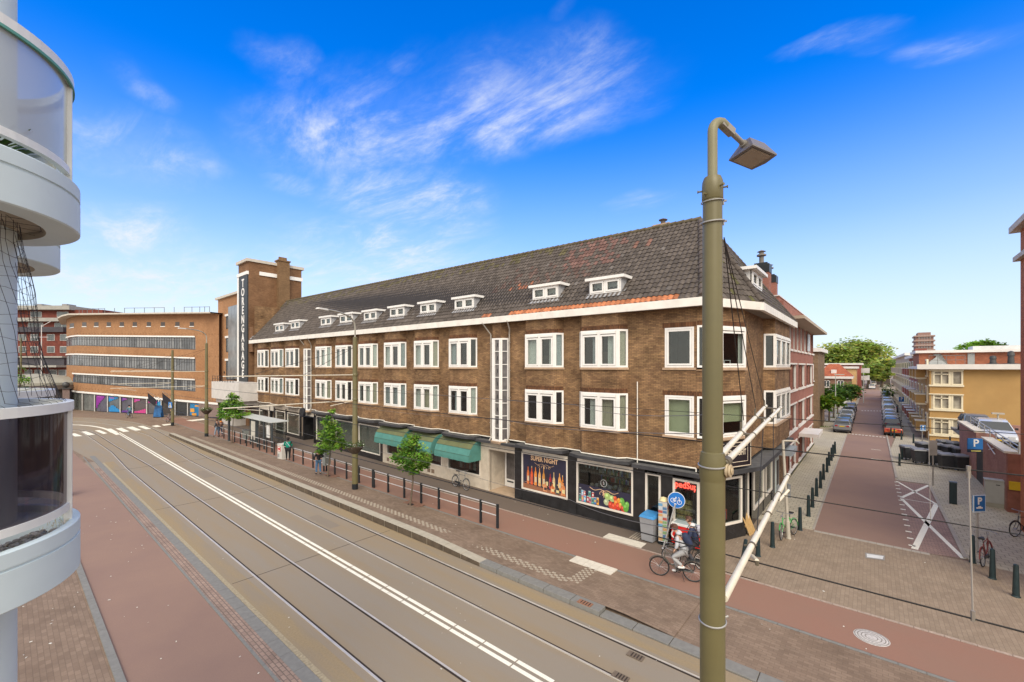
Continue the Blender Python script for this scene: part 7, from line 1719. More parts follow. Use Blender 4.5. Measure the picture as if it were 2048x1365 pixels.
m=MB(); m.box(XW+.75,XW+2.2,yA-.05,yA+.0,0,ztw-.6); m.build('steel_gate',M('gate_grey',(.35,.37,.38),.5),parent=PD,warp=wpd)
m=MB(); p=wx(1985,902); m.tube([(XW-.05,p.y+1.0,p.z+.25),(XW-.05,p.y-.9,p.z-.05)],.03,5); m.tube([(XW-.05,p.y+.6,p.z-.02),(XW-.05,p.y-.6,p.z+.22)],.025,5); m.build('wall_light',wht,parent=PD,warp=wpd)
# beige low wall to the right of the pier
m=MB(); m.box(XW+1.0,XW+1.25,yA-5.2,yA-.3,0,1.55); m.box(XW+.95,XW+1.3,yA-5.2,yA-.3,1.55,1.66,1); m.build('garden_wall',[M('beige_wall',(.55,.43,.27),.85,var=.08),crm],label='beige rendered low wall at the right edge behind the parked bicycle',cat='wall')
# large blue P sign on the deck wall
def psign(name,loc,w_,h_,lab,rz,small,post=None,mirror=False,yl=False):
    r=EM(name,loc,lab,'parking sign',rz=rz); m=MB(); m.box(-w_/2,w_/2,-.03,.03,-h_/2,h_/2); m.build('plate',M('p_blue',(.02,.15,.42),.4),parent=r)
    m=MB(); m.text('P',h_*(.62 if small else .95),Vector((-.0,-.034,h_*(.14 if small else .04))),(1,0,0),(0,0,1),.006,bold=.012); m.build('letter',trim,parent=r)
    if small:
        m=MB(); m.box(-w_*.28,w_*.25,-.036,-.03,-h_*.33,-h_*.24); m.box(-w_*.12,w_*.12,-.036,-.03,-h_*.24,-h_*.17); m.build('car_symbol',trim,parent=r)
        m=MB(); 
        for q in ((-w_/2-.02,w_/2+.02,h_/2-.0,h_/2+.02),(-w_/2-.02,w_/2+.02,-h_/2-.05,-h_/2),): m.box(q[0],q[1],-.035,.0,q[2],q[3])
        for s in (-1,1): m.box(s*w_/2-.01,s*w_/2+.01,-.035,0,-h_/2,h_/2)
        m.build('border',M('sign_border',(.55,.62,.66),.4),parent=r)
    if yl: m=MB(); m.box(-w_/2,w_/2,-.03,.03,-h_/2-.2,-h_/2-.01,0); m.box(-w_*.3,w_*.3,-.036,-.03,-h_/2-.14,-h_/2-.08,1); m.build('sub_plate',[M('plate_navy',(.02,.03,.06),.4),M('yellow_text',(.7,.6,.15),.5)],parent=r)
    if post: m=MB(); m.tube([(0,.05,-loc[2]),(0,.05,h_/2)],.035,8); m.build('post',galv,parent=r)
    return r
p=AT(1951,888,wx(1958).dot(FW)-.35); psign('parking_sign',p,.86,.66,'large blue P sign with a yellow line fixed to the pink deck wall',TH-.15,False,yl=True)
b=G(1957.5,1105); p=AT(1957.5,1007,b.dot(FW)); psign('parking_sign',p,.50,.60,'blue P sign with car symbol on a post above the red bicycle',TH+.1,True,post=True)
b=G(1845.5,903); p=AT(1845.5,856,b.dot(FW)); psign('parking_sign',p,.42,.42,'small blue P sign on a thin post beside the ochre corner building',TH,True,post=True)
b=G(1803,846); p=AT(1803,799,b.dot(FW)); psign('parking_sign',p,.62,.62,'tiny blue parking sign far down the right pavement',TH,False,post=True)
# grey back of a sign on a post
b=G(1866,972); r=EM('sign_back',b,'grey sign turned away from the camera in front of the black bins','road sign',rz=TH); zz0=AT(1864,911,b.dot(FW)).z; zz1=AT(1864,881,b.dot(FW)).z
m=MB(); m.tube([(0,0,0),(0,0,zz1)],.035,8); m.build('post',galv,parent=r); m=MB(); m.box(-.26,.2,-.06,-.04,zz0,zz1); m.box(-.24,.18,-.075,-.06,zz0+.3,zz0+.34); m.build('plate',M('sign_back_grey',(.24,.21,.19),.6,var=.1),parent=r)
# the brick building cut by the right edge
q=AX(2041,gw.y-3.2); RB_=EM('edge_building',Vector((q.x,q.y,0)),'orange red brick building cut off by the right edge of the photo','building'); eo=RB_.location.copy(); we=lambda p:Vector(p)-eo
m=MB(); Ye=q.dot(FW)
zE=lambda py: H-(py-HY)/F*Ye
m.box(q.x,q.x+8,q.y-9,q.y,zE(1000)if False else 0,zE(445)); m.build('wall',BR('edge_brick',(.46,.15,.065),(.38,.115,.05),(.30,.14,.09),.22,.07,.10,stain=.15),parent=RB_,warp=we)
m=MB(); m.box(q.x-.27,q.x+8,q.y-9,q.y+.5,zE(461),zE(449)); m.build('eaves',M('eaves_pale',(.50,.44,.38),.7),parent=RB_,warp=we)
m=MB(); m.add([(q.x-.24,q.y+.45,zE(449)),(q.x+7,q.y+.45,zE(449)),(q.x+7,q.y-9,zE(449)),(q.x-.24,q.y-9,zE(449)),(q.x+3,q.y-3,zE(449)+3),(q.x+7,q.y-3,zE(449)+3)],[(0,1,5,4),(0,4,3)]); m.build('roof',tileM if False else M('edge_roof',(.16,.09,.07),.8),parent=RB_,warp=we)
m=MB(); m.box(q.x-.18,q.x+8,q.y-9,q.y+.3,zE(521),zE(512)); m.build('string_course',MATS['eaves_pale'],parent=RB_,warp=we)
# grey utility cabinet
b=G(1990,1014); r=EM('utility_cabinet',b,'grey metal utility cabinet on a concrete foot beside the pink wall','street cabinet')
m=MB(); m.box(-.36,.36,-.22,.22,.22,1.36); m.box(-.39,.39,-.25,.25,1.36,1.42); m.build('body',M('cabinet_grey',(.42,.42,.38),.5,var=.06,vs=3),parent=r,bevel=.015)
m=MB(); m.box(-.34,.34,-.2,.2,0,.22); m.build('foot',M('foot_concrete',(.36,.34,.27),.8),parent=r)
m=MB(); m.box(.0,.14,-.232,-.222,1.15,1.19); m.build('lock',BLACK,parent=r)
# ---------------------------------------------------------------- bollards
bg=M('bollard_green',(.012,.028,.032),.4,var=.2,vs=6,spec=.5)
def bollard(px,py,lab,grp,h=1.02,r0=.085,tilt=0,mat=None,dark_=False):
    b=G(px,py); r=EM('bollard',b,lab,'bollard',group=grp)
    m=MB(); m.lathe([(r0*1.25,0),(r0*1.25,.02),(r0,.04),(r0*.72,h-.06),(r0*.70,h-.02),(r0*.35,h),(.002,h)],(0,0,0),10); m.build('shaft',mat or bg,parent=r)
    m=MB(); m.lathe([(r0*.73,h-.14),(r0*.76,h-.12),(r0*.76,h-.10),(r0*.73,h-.08)],(0,0,0),10); m.build('collar',mat or bg,parent=r)
    r.rotation_euler=(0,-tilt,TH); return r
L_=[(1484,1135,-.14),(1516,1113,0),(1545,1095,0),(1600,1061,0),(1617,1033,0),(1625,1015,0),(1633,993,0),(1641,977,0),(1647,960,0),(1654,945,0),(1658,932,0),(1663,922,0),(1666,915,0),(1670,908,0)]
nm=['leaning','second','third','fourth','fifth','sixth','seventh','eighth','ninth','tenth','eleventh','twelfth','thirteenth','farthest']
for (px,py,t),n in zip(L_,nm): bollard(px,py,f'{n} green bollard counted from the foreground pole along the left kerb' if n not in('leaning','farthest') else ('leaning green bollard nearest the foreground pole' if n=='leaning' else 'farthest green bollard on the left kerb of the side street'),'green bollards along the left kerb',tilt=t if t else 0)
for px,py,lab in ((1945,1126,'green bollard left of the red bicycle'),(1985,1158,'green bollard in front of the red bicycle'),(2032,1194,'green bollard nearest the right edge of the photo')): bollard(px,py,lab,'green bollards at the right corner')
for px,py,lab in ((1799,932,'dark bollard left of the black bins, nearer one'),(1804,920,'dark bollard left of the black bins, farther one'),(1827,887,'dark bollard between the orange car and the ochre house'),(1803,880,'dark bollard behind the orange car on the right'),(1788.5,876,'dark bollard right behind the orange car bumper'),(1782,873,'dark bollard behind the orange car on the left'),(1900,893,'dark bollard behind the black bins')): bollard(px,py,lab,'dark bollards by the bins and cars',h=.9,r0=.075)
b=G(1906,1008); r=EM('bollard',b,'thick square black bollard standing alone on the right pavement','bollard'); m=MB(); m.box(-.14,.14,-.12,.12,0,1.12); m.build('shaft',bg,parent=r,bevel=.02); m=MB(); m.box(-.15,.15,-.13,.13,1.12,1.16); m.build('cap',M('cap_grey',(.1,.12,.13),.5),parent=r)
# wheeled containers
def container(px,py,lab,rz,proto=[]):
    b=G(px,py)
    if proto: return dup(proto[0],b,rz,lab)
    r=EM('wheeled_bin',b,lab,'wheeled bin',group='black wheeled bins on the corner',rz=rz)
    bm_=M('bin_black',(.045,.048,.055),.45,var=.2,vs=5)
    m=MB(); v=[(-.36,-.30,.16),(.36,-.30,.16),(.36,.30,.16),(-.36,.30,.16),(-.45,-.38,1.02),(.45,-.38,1.02),(.45,.38,1.02),(-.45,.38,1.02)]
    m.add(v,[(0,3,2,1),(0,1,5,4),(1,2,6,5),(2,3,7,6),(3,0,4,7),(4,5,6,7)]); m.box(-.48,.48,-.41,.41,.98,1.03); m.build('body',bm_,parent=r)
    m=MB(); m.add([(-.49,-.43,1.03),(.49,-.43,1.03),(.49,.40,1.05),(-.49,.40,1.05),(-.46,-.38,1.11),(.46,-.38,1.11),(.46,.36,1.18),(-.46,.36,1.18)],[(0,1,5,4),(1,2,6,5),(2,3,7,6),(3,0,4,7),(4,5,6,7)]); m.build('lid',M('bin_lid_grey',(.20,.205,.215),.4,var=.15,vs=5),parent=r)
    for x in (-.3,.3):
        for y_ in (-.24,.24): m=MB(); m.lathe([(.001,-.03),(.085,-.03),(.085,.03),(.001,.03)],(x,y_,.085),12,ax='x'); m.build('wheel',BLACK,parent=r)
    m=MB(); m.tube([(-.3,.42,.98),(-.3,.48,1.0),(.3,.48,1.0),(.3,.42,.98)],.015,5); m.build('handle',BLACK,parent=r)
    r.scale=(.86,.86,.95); proto.append(r); return r
C_=[(1816,920,'leftmost black bin of the front row, by the bollards'),(1838,927,'second black bin of the front row'),(1866,930,'front row black bin behind the grey sign post'),(1892,938,'fourth bin of the front row, right of the sign post'),(1920,941,'rightmost black bin of the front row, by the pink wall'),(1846,912,'back row bin just behind the second one'),(1874,915,'back row bin behind the grey sign plate'),(1899,919,'back row bin next to the pink wall'),(1921,924,'back row bin touching the pink wall'),(1889,907,'rear bin in the third row, left one'),(1910,911,'rear bin in the third row, right one')]
for i,(px,py,lab) in enumerate(C_): container(px,py,lab,[.1,-.08,.2,-.05,.08,.3,-.1,.15,-.2,.05,.2][i]+TH*.6)
# leaning street light with green bicycle, round arm
b=G(1577,1078); r=EM('street_lamp',b,'pale street lamp with side arm that the green bicycle leans on','street lamp')
tp=AT(1566,882,b.dot(FW))-b
m=MB(); m.tube([(0,0,0),tp*.18,tp*.181,tp],[.085,.08,.06,.05],12); m.lathe([(.1,0),(.1,.05),(.08,.07)],(0,0,0),12); m.build('post',M('lamp_post_beige',(.46,.42,.35),.5,var=.08),parent=r)
m=MB(); m.tube([tp,tp+RT*.28+Vector((0,0,.0)),tp+RT*.58-Vector((0,0,.02)),tp+RT*.66-Vector((0,0,.12))],.035,8); m.build('arm',MATS['lamp_post_beige'],parent=r)
m=MB(); m.fbox(tp*.55-RT*.42-FW*.1,RT*.32,FW*.03,Vector((0,0,-.5))); m.fbox(tp*.55+RT*.1,RT*.12,FW*.4,Vector((0,0,-.55))); m.build('sign_plate',M('plate_grey_back',(.16,.17,.18),.5,var=.2),parent=r)
# small lamps further down
for px,py,lab in ((1671,846,'slim lamp post among the street trees'),(1727,806,'slim lamp post at the far left kerb')):
    b=G(px,py); r=EM('street_lamp',b,lab,'street lamp',group='slim lamps in the side street'); m=MB(); m.lathe([(.07,0),(.04,6.2)],(0,0,0),8); m.build('post',M('lamp_pale',(.5,.52,.48),.4),parent=r); m=MB(); m.box(-.1,.9,-.08,.08,6.15,6.25); m.build('head',MATS['lamp_pale'],parent=r)
p=AT(1996,829,30); r=EM('street_lamp',Vector((p.x,p.y,2.0)),'short pale lamp behind the silver car on the deck','street lamp'); m=MB(); m.lathe([(.06,0),(.05,p.z-2)],(0,0,0),8); m.build('post',M('lamp_post_beige'),parent=r); m=MB(); m.box(-.3,.3,-.12,.12,p.z-2,p.z-1.9); m.build('head',MATS['lamp_post_beige'],parent=r)
# pallet leaning against the corner shop
b=G(1506,1068); r=EM('pallet',b,'wooden pallet leaning in the dark doorway of the corner shop','pallet'); pw=M('pallet_wood',(.56,.36,.15),.7,var=.15,vs=8)
t_=AT(1484,1012,b.dot(FW)-.05)-b; up_=t_.normalized(); ax_=(RT*.75+FW*.65); ax_=(ax_-up_*ax_.dot(up_)).normalized(); n_=ax_.cross(up_)
for k in range(5): m=MB(); m.fbox(up_*.0+ax_*(k*.13-.36),ax_*.105,n_*.02,up_*1.2); m.build('board',pw,parent=r)
for k in (0,.52,1.05): m=MB(); m.fbox(up_*k-ax_*.36-n_*.12,ax_*.63,n_*.118,up_*.09); m.build('bearer',pw,parent=r)
# things in front of the shop: blue-lidded bin, card rack, red freezer
b=G(1300,1081); r=EM('wheelie_bin',b,'grey wheelie bin with blue lid by the shop door','wheelie bin',rz=-.05); 
m=MB(); m.add([(-.24,-.28,.05),(.24,-.28,.05),(.24,.22,.05),(-.24,.22,.05),(-.30,-.34,1.0),(.30,-.34,1.0),(.30,.34,1.0),(-.30,.34,1.0)],[(0,3,2,1),(0,1,5,4),(1,2,6,5),(2,3,7,6),(3,0,4,7)]); m.build('body',M('bin_mid_grey',(.28,.285,.30),.5,var=.06),parent=r)
m=MB(); m.add([(-.32,-.36,1.0),(.32,-.36,1.0),(.32,.36,1.0),(-.32,.36,1.0),(-.28,-.31,1.09),(.28,-.31,1.09),(.28,.33,1.14),(-.28,.33,1.14)],[(0,1,5,4),(1,2,6,5),(2,3,7,6),(3,0,4,7),(4,5,6,7)]); m.build('lid',M('lid_blue',(.05,.24,.52),.4),parent=r)
for x in (-.27,.27): m=MB(); m.lathe([(.001,-.03),(.10,-.03),(.10,.03),(.001,.03)],(x,.26,.10),12,ax='x'); m.build('wheel',BLACK,parent=r)
b=G(1327,1087); r=EM('postcard_rack',b,'tall revolving postcard rack outside the shop','postcard rack',rz=.2)
m=MB(); m.lathe([(.24,0),(.24,.04),(.03,.08),(.02,1.75)],(0,0,0),14); m.build('stand',BLACK,parent=r); m=MB(); m.box(-.17,.17,-.17,.17,.12,1.72); m.build('frame',M('rack_white',(.5,.5,.5),.5),parent=r)
m=MB(); rg=random.Random(12)
for f_ in range(4):
    for j in range(11):
        for k in range(2):
            c=rg.choice([(.15,.35,.55),(.5,.55,.6),(.25,.4,.2),(.6,.35,.15),(.1,.2,.35),(.6,.55,.45),(.45,.1,.08)]); x0,x1=-.165+k*.165,-.01+k*.165; z0=.16+j*.14
            P=[(x0,-.178,z0),(x1,-.178,z0),(x1,-.192,z0+.11),(x0,-.192,z0+.11)]; Rm=Matrix.Rotation(f_*math.pi/2,3,'Z'); m.add([Rm@Vector(p) for p in P],[(0,1,2,3)],0,c)
m.build('postcards',MATS['poster_print'],parent=r)
m=MB(); m.lathe([(.001,1.72),(.17,1.74),(.12,1.86),(.001,1.9)],(0,0,0),14); m.build('top',M('rack_cream',(.7,.62,.35),.5),parent=r)
b0,b1=G(1342,1092),G(1400,1106); b=(b0+b1)/2; r=EM('ice_cream_freezer',Vector((b.x,b.y+.35,0)),'red ice cream chest freezer with sliding glass top by the shop window','chest freezer',rz=0)
wF=(b1-b0).length*1.02
m=MB(); m.box(-wF/2,wF/2,-.33,.33,.12,.86); m.build('body',M('freezer_red',(.62,.025,.02),.35,var=.05),parent=r,bevel=.03)
m=MB(); m.box(-wF/2-.02,wF/2+.02,-.35,.35,.86,.93); m.build('rim',M('freezer_white',(.75,.74,.72),.4),parent=r)
m=MB(); m.box(-wF/2+.08,wF/2-.08,-.28,.28,.93,.945); m.build('glass_lid',M('lid_glass',(.42,.50,.52),.1,spec=.8,var=.1),parent=r)
m=MB(); 
for x,s in ((-wF*.3,1),(wF*.33,1.2)):
    P=[Vector((x+.2*s*math.cos(a)*(1+.1*math.sin(2*a)),-.337,.5+.22*s*math.sin(a)/1.2)) for a in [i*math.pi/12 for i in range(24)]]; m.tube(P,.03,5,closed=True)
m.build('emblem',MATS['freezer_white'],parent=r)
for x in (-wF/2+.1,wF/2-.1): m=MB(); m.lathe([(.001,-.03),(.06,-.03),(.06,.03),(.001,.03)],(x,-.2,.06),10,ax='x'); m.build('castor',BLACK,parent=r)
# ---------------------------------------------------------------- trees
def leafmat(name,tr=.35):
    m,n,l,b=_new(name); o=n['Material Output']; a=n.new("ShaderNodeVertexColor"); a.layer_name='Col'
    b.inputs['Roughness'].default_value=.55; b.inputs['Specular IOR Level'].default_value=.3; l.new(a.outputs[0],b.inputs['Base Color'])
    t=n.new("ShaderNodeBsdfTranslucent"); hs=n.new("ShaderNodeHueSaturation"); hs.inputs['Value'].default_value=1.5; hs.inputs['Hue'].default_value=.485; l.new(a.outputs[0],hs.inputs['Color']); l.new(hs.outputs[0],t.inputs[0])
    mx=n.new("ShaderNodeMixShader"); mx.inputs[0].default_value=tr; l.new(b.outputs[0],mx.inputs[1]); l.new(t.outputs[0],mx.inputs[2]); l.new(mx.outputs[0],o.inputs[0]); return m
LEAF=leafmat('leaves'); BARK=M('bark',(.14,.105,.075),.9,var=.25,vs=12)
def crown(mb,blobs,n,size,pal,rg,shape=0,gap=.0):
    """leaf clumps: blobs=(centre,radius xyz,weight)"""
    tot=sum(b[2] for b in blobs)
    for c,r,w_ in blobs:
        c=Vector(c); k=int(n*w_/tot); nc=max(6,k//26)
        for _ in range(nc):
            while True:
                q=Vector((rg.uniform(-1,1),rg.uniform(-1,1),rg.uniform(-1,1)))
                if .35<q.length<1: break
            q=q*(q.length**-.35); cc=c+Vector((q.x*r[0],q.y*r[1],q.z*r[2])); sp=min(r)*.30; base=rg.choice(pal); br=rg.uniform(.65,1.3)
            for _ in range(k//nc):
                g=Vector((rg.gauss(0,1),rg.gauss(0,1),rg.gauss(0,.55)))*sp; p=cc+g; s=size*rg.uniform(.6,1.25)
                d=Vector((rg.uniform(-1,1),rg.uniform(-1,1),rg.uniform(-.6,.35))).normalized(); up=Vector((rg.uniform(-.5,.5),rg.uniform(-.5,.5),1)).normalized(); sd=d.cross(up).normalized()
                col=tuple(x*br*rg.uniform(.8,1.2) for x in base)
                a=p; e=p+d*s; m1=p+d*s*.45+sd*s*.38; m2=p+d*s*.45-sd*s*.38; mid=p+d*s*.5-Vector((0,0,s*.12))
                mb.add([a,m1,e,m2,mid],[(0,1,4),(1,2,4),(2,3,4),(3,0,4)],0,col)
YG=[(.20,.38,.05),(.15,.30,.04),(.28,.44,.07),(.09,.20,.03),(.06,.15,.022)]
DG=[(.05,.12,.02),(.08,.18,.025),(.15,.26,.03),(.035,.085,.018)]
def tree(loc,lab,trunk,blobs,n,size,pal,seed,group=None,grate=None,name='street_tree',cat='tree',tr=.05):
    rg=random.Random(seed); r=EM(name,loc,lab,cat,group)
    m=MB(); top=Vector(trunk[-1]); m.tube([Vector(p) for p in smooth([tuple(p) for p in trunk],3)],[lerp(tr,tr*.45,i/(3*(len(trunk)-1))) for i in range(3*(len(trunk)-1)+1)],8)
    for c,rr,w_ in blobs:
        c=Vector(c)
        for k in range(4):
            s=Vector(trunk[-1]).lerp(Vector(trunk[-2]),rg.random()*.8); e=c+Vector((rg.uniform(-.8,.8)*rr[0],rg.uniform(-.8,.8)*rr[1],rg.uniform(-.3,.8)*rr[2])); m.tube([s,s.lerp(e,.5)+Vector((0,0,.08*rr[2])),e],[tr*.42,tr*.28,tr*.1],5)
    m.build('trunk',BARK,parent=r)
    m=MB(); crown(m,blobs,n,size,pal,rg); m.build('crown',LEAF,parent=r)
    return r
def hgt(px,py,b): return AT(px,py,b.dot(FW)).z
g_='young street trees on the platform'
b=G(820,1012,.04); s=b.dot(FW)/F    # metres per photo pixel
def blobs_px(b,lst):
    o=[]; s=b.dot(FW)/F
    for px,py,rx,ry,w_ in lst: p=AT(px,py,b.dot(FW))-b; o.append(((p.x,p.y,p.z),(rx*s,rx*s*.9,ry*s),w_))
    return o
def tr_px(b,lst): return [AT(px,py,b.dot(FW))-b for px,py in lst]
tree(b,'young green tree on the platform in front of the awnings',[(0,0,0)]+tr_px(b,[(826,960),(823,925),(825,880)]),blobs_px(b,[(826,873,11,16,.5),(824,893,21,18,1.1),(823,916,36,18,2.2),(826,936,30,9,1.1),(850,922,14,9,.5),(798,915,12,9,.45)]),3800,.145,YG,1,g_)
b=G(655,954,.04)
tree(b,'young green tree on the platform beside the person in blue jeans',[(0,0,0)]+tr_px(b,[(659,920),(661,890),(662,860)]),blobs_px(b,[(664,822,5,7,.2),(663,846,15,14,.9),(662,868,23,15,1.5),(663,891,28,12,1.6),(643,900,12,6,.4),(684,885,10,6,.4)]),3200,.165,YG,2,g_)
b=G(464,886,.04)
tree(b,'young green tree on the platform behind the tram shelter',[(0,0,0)]+tr_px(b,[(465,860),(466,845),(466,820)]),blobs_px(b,[(466,797,10,9,.6),(466,812,24,12,1.6),(467,829,30,10,1.7),(445,822,8,6,.3)]),2900,.21,YG,3,g_)
for (px,py),lab in (((820,1012),'rusty square tree grate round the tree by the awnings'),((655,954),'rusty square tree grate beside the person in blue jeans'),((464,886),'small tree grate round the far platform tree')):
    b=G(px,py); zb=platz(-b.x,b.y); m=MB(); m.box(-.62,.62,-.5,.5,zb-.02,zb+.006); m.lathe([(.001,zb+.012),(.2,zb+.012)],(0,0,0),16,mi=1); o=m.build('tree_grate',[M('grate_rust',(.20,.105,.07),.8,var=.25,vs=6),M('soil',(.035,.025,.02),.9)],label=lab,cat='tree grate'); o.location=(b.x,b.y,0)
g_='street trees along the left kerb of the side street'
T_=[((1645,854),[(1644,815),(1646,805)],[(1650,806,16,13,1.2),(1640,800,9,9,.5),(1662,800,8,9,.5)],1500,'front street tree with a round crown beside the red office block'),
 ((1658,844),[(1659,815),(1660,800)],[(1664,797,14,11,1),(1674,800,11,10,.8),(1680,806,8,8,.5)],1300,'second street tree, its crown touching the first one'),
 ((1667,836),[(1668,810),(1670,795)],[(1665,784,20,13,1.3),(1655,787,12,9,.7),(1680,790,16,12,1)],1900,'third street tree with a wide dark crown'),
 ((1675,828),[(1676,805),(1680,790)],[(1690,780,20,13,1.4),(1706,784,13,12,1),(1700,793,14,9,.6)],2000,'fourth street tree, leaning over the parked cars')]
for k,((px,py),tr_,bl,n,lab) in enumerate(T_):
    b=G(px,py); tree(b,lab,[(0,0,0)]+tr_px(b,tr_),blobs_px(b,bl),n,.34,DG if k>1 else [(.16,.27,.02),(.10,.20,.02),(.06,.13,.02),(.22,.33,.03)],20+k,g_,tr=.11)
for px,py in ((1645,854),(1658,844),(1667,836),(1675,828)):
    b=G(px,py); m=MB(); rg=random.Random(px)
    for i in range(120): a=rg.uniform(0,6.28); d=rg.uniform(0,.8); p=Vector((d*math.cos(a),d*math.sin(a),0)); m.add([p,p+Vector((.05,0,0)),p+Vector((rg.uniform(-.05,.1),rg.uniform(-.05,.05),rg.uniform(.05,.16)))],[(0,1,2)],0,(.10*rg.uniform(.7,1.3),.15,.03))
    o=m.build('tree_weeds',LEAF,kind='stuff',label='weeds round the foot of a street tree',cat='weeds'); o.location=b
# big trees beyond the end of the street, one crown each
FG=[(.34,.42,.09),(.27,.36,.07),(.42,.48,.12),(.20,.28,.06),(.15,.22,.055)]
for k,(px,py,rx,ry,Yd,n,lab) in enumerate([(1664,716,30,30,150,2000,'leftmost pale green crown of the distant tree group'),(1698,710,32,31,165,1800,'second pale green crown of the distant group'),(1725,712,26,30,160,1900,'tallest crown in the middle of the distant tree group'),(1750,720,27,31,170,1600,'rounded crown right of the tallest distant tree'),(1763,738,16,22,150,1200,'lower crown leaning over the end of the side street'),(1788,724,16,9,240,500,'small faint crown beyond the pale balcony houses'),(1805,722,12,7,260,400,'faintest crown left of the tower block'),(1735,742,24,16,140,1000,'dark lower crown at the end of the side street')]):
    q=AT(px,HY,Yd); b=Vector((q.x,q.y,0)); s=Yd/F; zc=AT(px,py,Yd).z
    tree(b,lab,[(0,0,0),(.3,0,zc*.4),(0,.2,zc*.75)],[((0,0,zc),(rx*s,rx*s,ry*s),1.4),((rx*s*.5,-rx*s*.4,zc+ry*s*.3),(rx*s*.55,rx*s*.55,ry*s*.5),.6),((-rx*s*.5,-rx*s*.3,zc-ry*s*.1),(rx*s*.55,rx*s*.5,ry*s*.6),.6),((0,-rx*s*.5,zc-ry*s*.5),(rx*s*.8,rx*s*.5,ry*s*.5),.6)],int(n*1.7),1.15,FG,40+k,'distant trees past the side street',name='broadleaf_tree',tr=.5)
for k,(px,py,rx,ry,lab) in enumerate([(1945,697,20,12,'bright green crown above the ochre building roof'),(1968,695,20,13,'second bright crown above the ochre building roof'),(1997,698,14,10,'darker crown beside the white roof hut')]):
    Yd=75; q=AT(px,HY,Yd); b=Vector((q.x,q.y,0)); s=Yd/F; zc=AT(px,py,Yd).z
    tree(b,lab,[(0,0,0),(.1,0,zc*.5),(0,0,zc*.8)],[((0,0,zc),(rx*s,rx*s,ry*s),1),((0,0,zc-ry*s),(rx*s*.9,rx*s*.9,ry*s),.5)],1400,.5,[(.16,.32,.03),(.10,.22,.025),(.22,.40,.04)] if k<2 else DG,60+k,'trees behind the ochre building',name='broadleaf_tree',tr=.25)
q=AT(36,HY,60); tree(Vector((q.x,q.y,0)),'green tree glimpsed between the white column and the net',[(0,0,0),(0,0,2.5),(0,0,4)],[((0,0,5.2),(1.0,1.0,2.4),1)],700,.3,YG,80,name='broadleaf_tree',tr=.12)
q=AT(1770,HY,118); tree(Vector((XR-1.5,pY+58,0)),'dark green shrub in front of the pale balcony row',[(0,0,0),(0,0,1),(0,0,2)],[((0,0,2.4),(1.0,1.6,1.5),1)],500,.35,DG,81,name='shrub',cat='shrub',tr=.1)
# ---------------------------------------------------------------- cars
tyre=M('tyre',(.018,.018,.019),.85); rim_=M('rim',(.38,.38,.40),.35,metal=.7); cgl=M('car_glass',(.03,.035,.04),.08,spec=.9,var=.1); tail=M('tail_lamp',(.35,.015,.02),.3); head=M('head_lamp',(.62,.64,.66),.15,spec=.8); plate_y=M('plate_yellow',(.68,.46,.03),.5); blkp=M('car_plastic',(.025,.025,.028),.6)
PROF={'hatch':dict(L=4.15,W=.88,low=[(0,.45,.80),(.05,.30,.92),(.5,.24,.96),(1.2,.22,.97),(2.6,.22,.95),(3.2,.24,.90),(3.8,.28,.76),(4.08,.34,.62),(4.15,.42,.52)],cab=[(.12,.95),(.45,1.38),(1.0,1.47),(1.9,1.46),(2.35,1.38),(3.05,.95)]),
 'suv':dict(L=4.5,W=.93,low=[(0,.5,.98),(.05,.36,1.08),(.5,.30,1.10),(1.3,.28,1.10),(2.8,.28,1.08),(3.4,.30,1.04),(4.1,.34,.92),(4.42,.40,.76),(4.5,.48,.62)],cab=[(.10,1.08),(.40,1.58),(1.0,1.68),(2.2,1.66),(2.65,1.56),(3.3,1.07)]),
 'van':dict(L=4.9,W=.96,low=[(0,.4,1.2),(.04,.32,1.3),(.6,.28,1.32),(1.4,.28,1.32),(3.4,.28,1.25),(4.0,.30,1.10),(4.55,.34,.95),(4.82,.40,.8),(4.9,.48,.66)],cab=[(.06,1.30),(.14,1.85),(.8,1.94),(3.0,1.93),(3.5,1.82),(4.15,1.10)]),
 'open':dict(L=4.0,W=.88,low=[(0,.45,.82),(.05,.30,.90),(.5,.24,.94),(1.2,.22,.93),(2.4,.22,.93),(3.0,.24,.88),(3.6,.28,.74),(3.92,.34,.6),(4.0,.42,.5)],cab=[(.5,.92),(.9,1.28),(1.3,1.38),(1.8,1.38),(2.2,1.32),(2.8,.92)])}
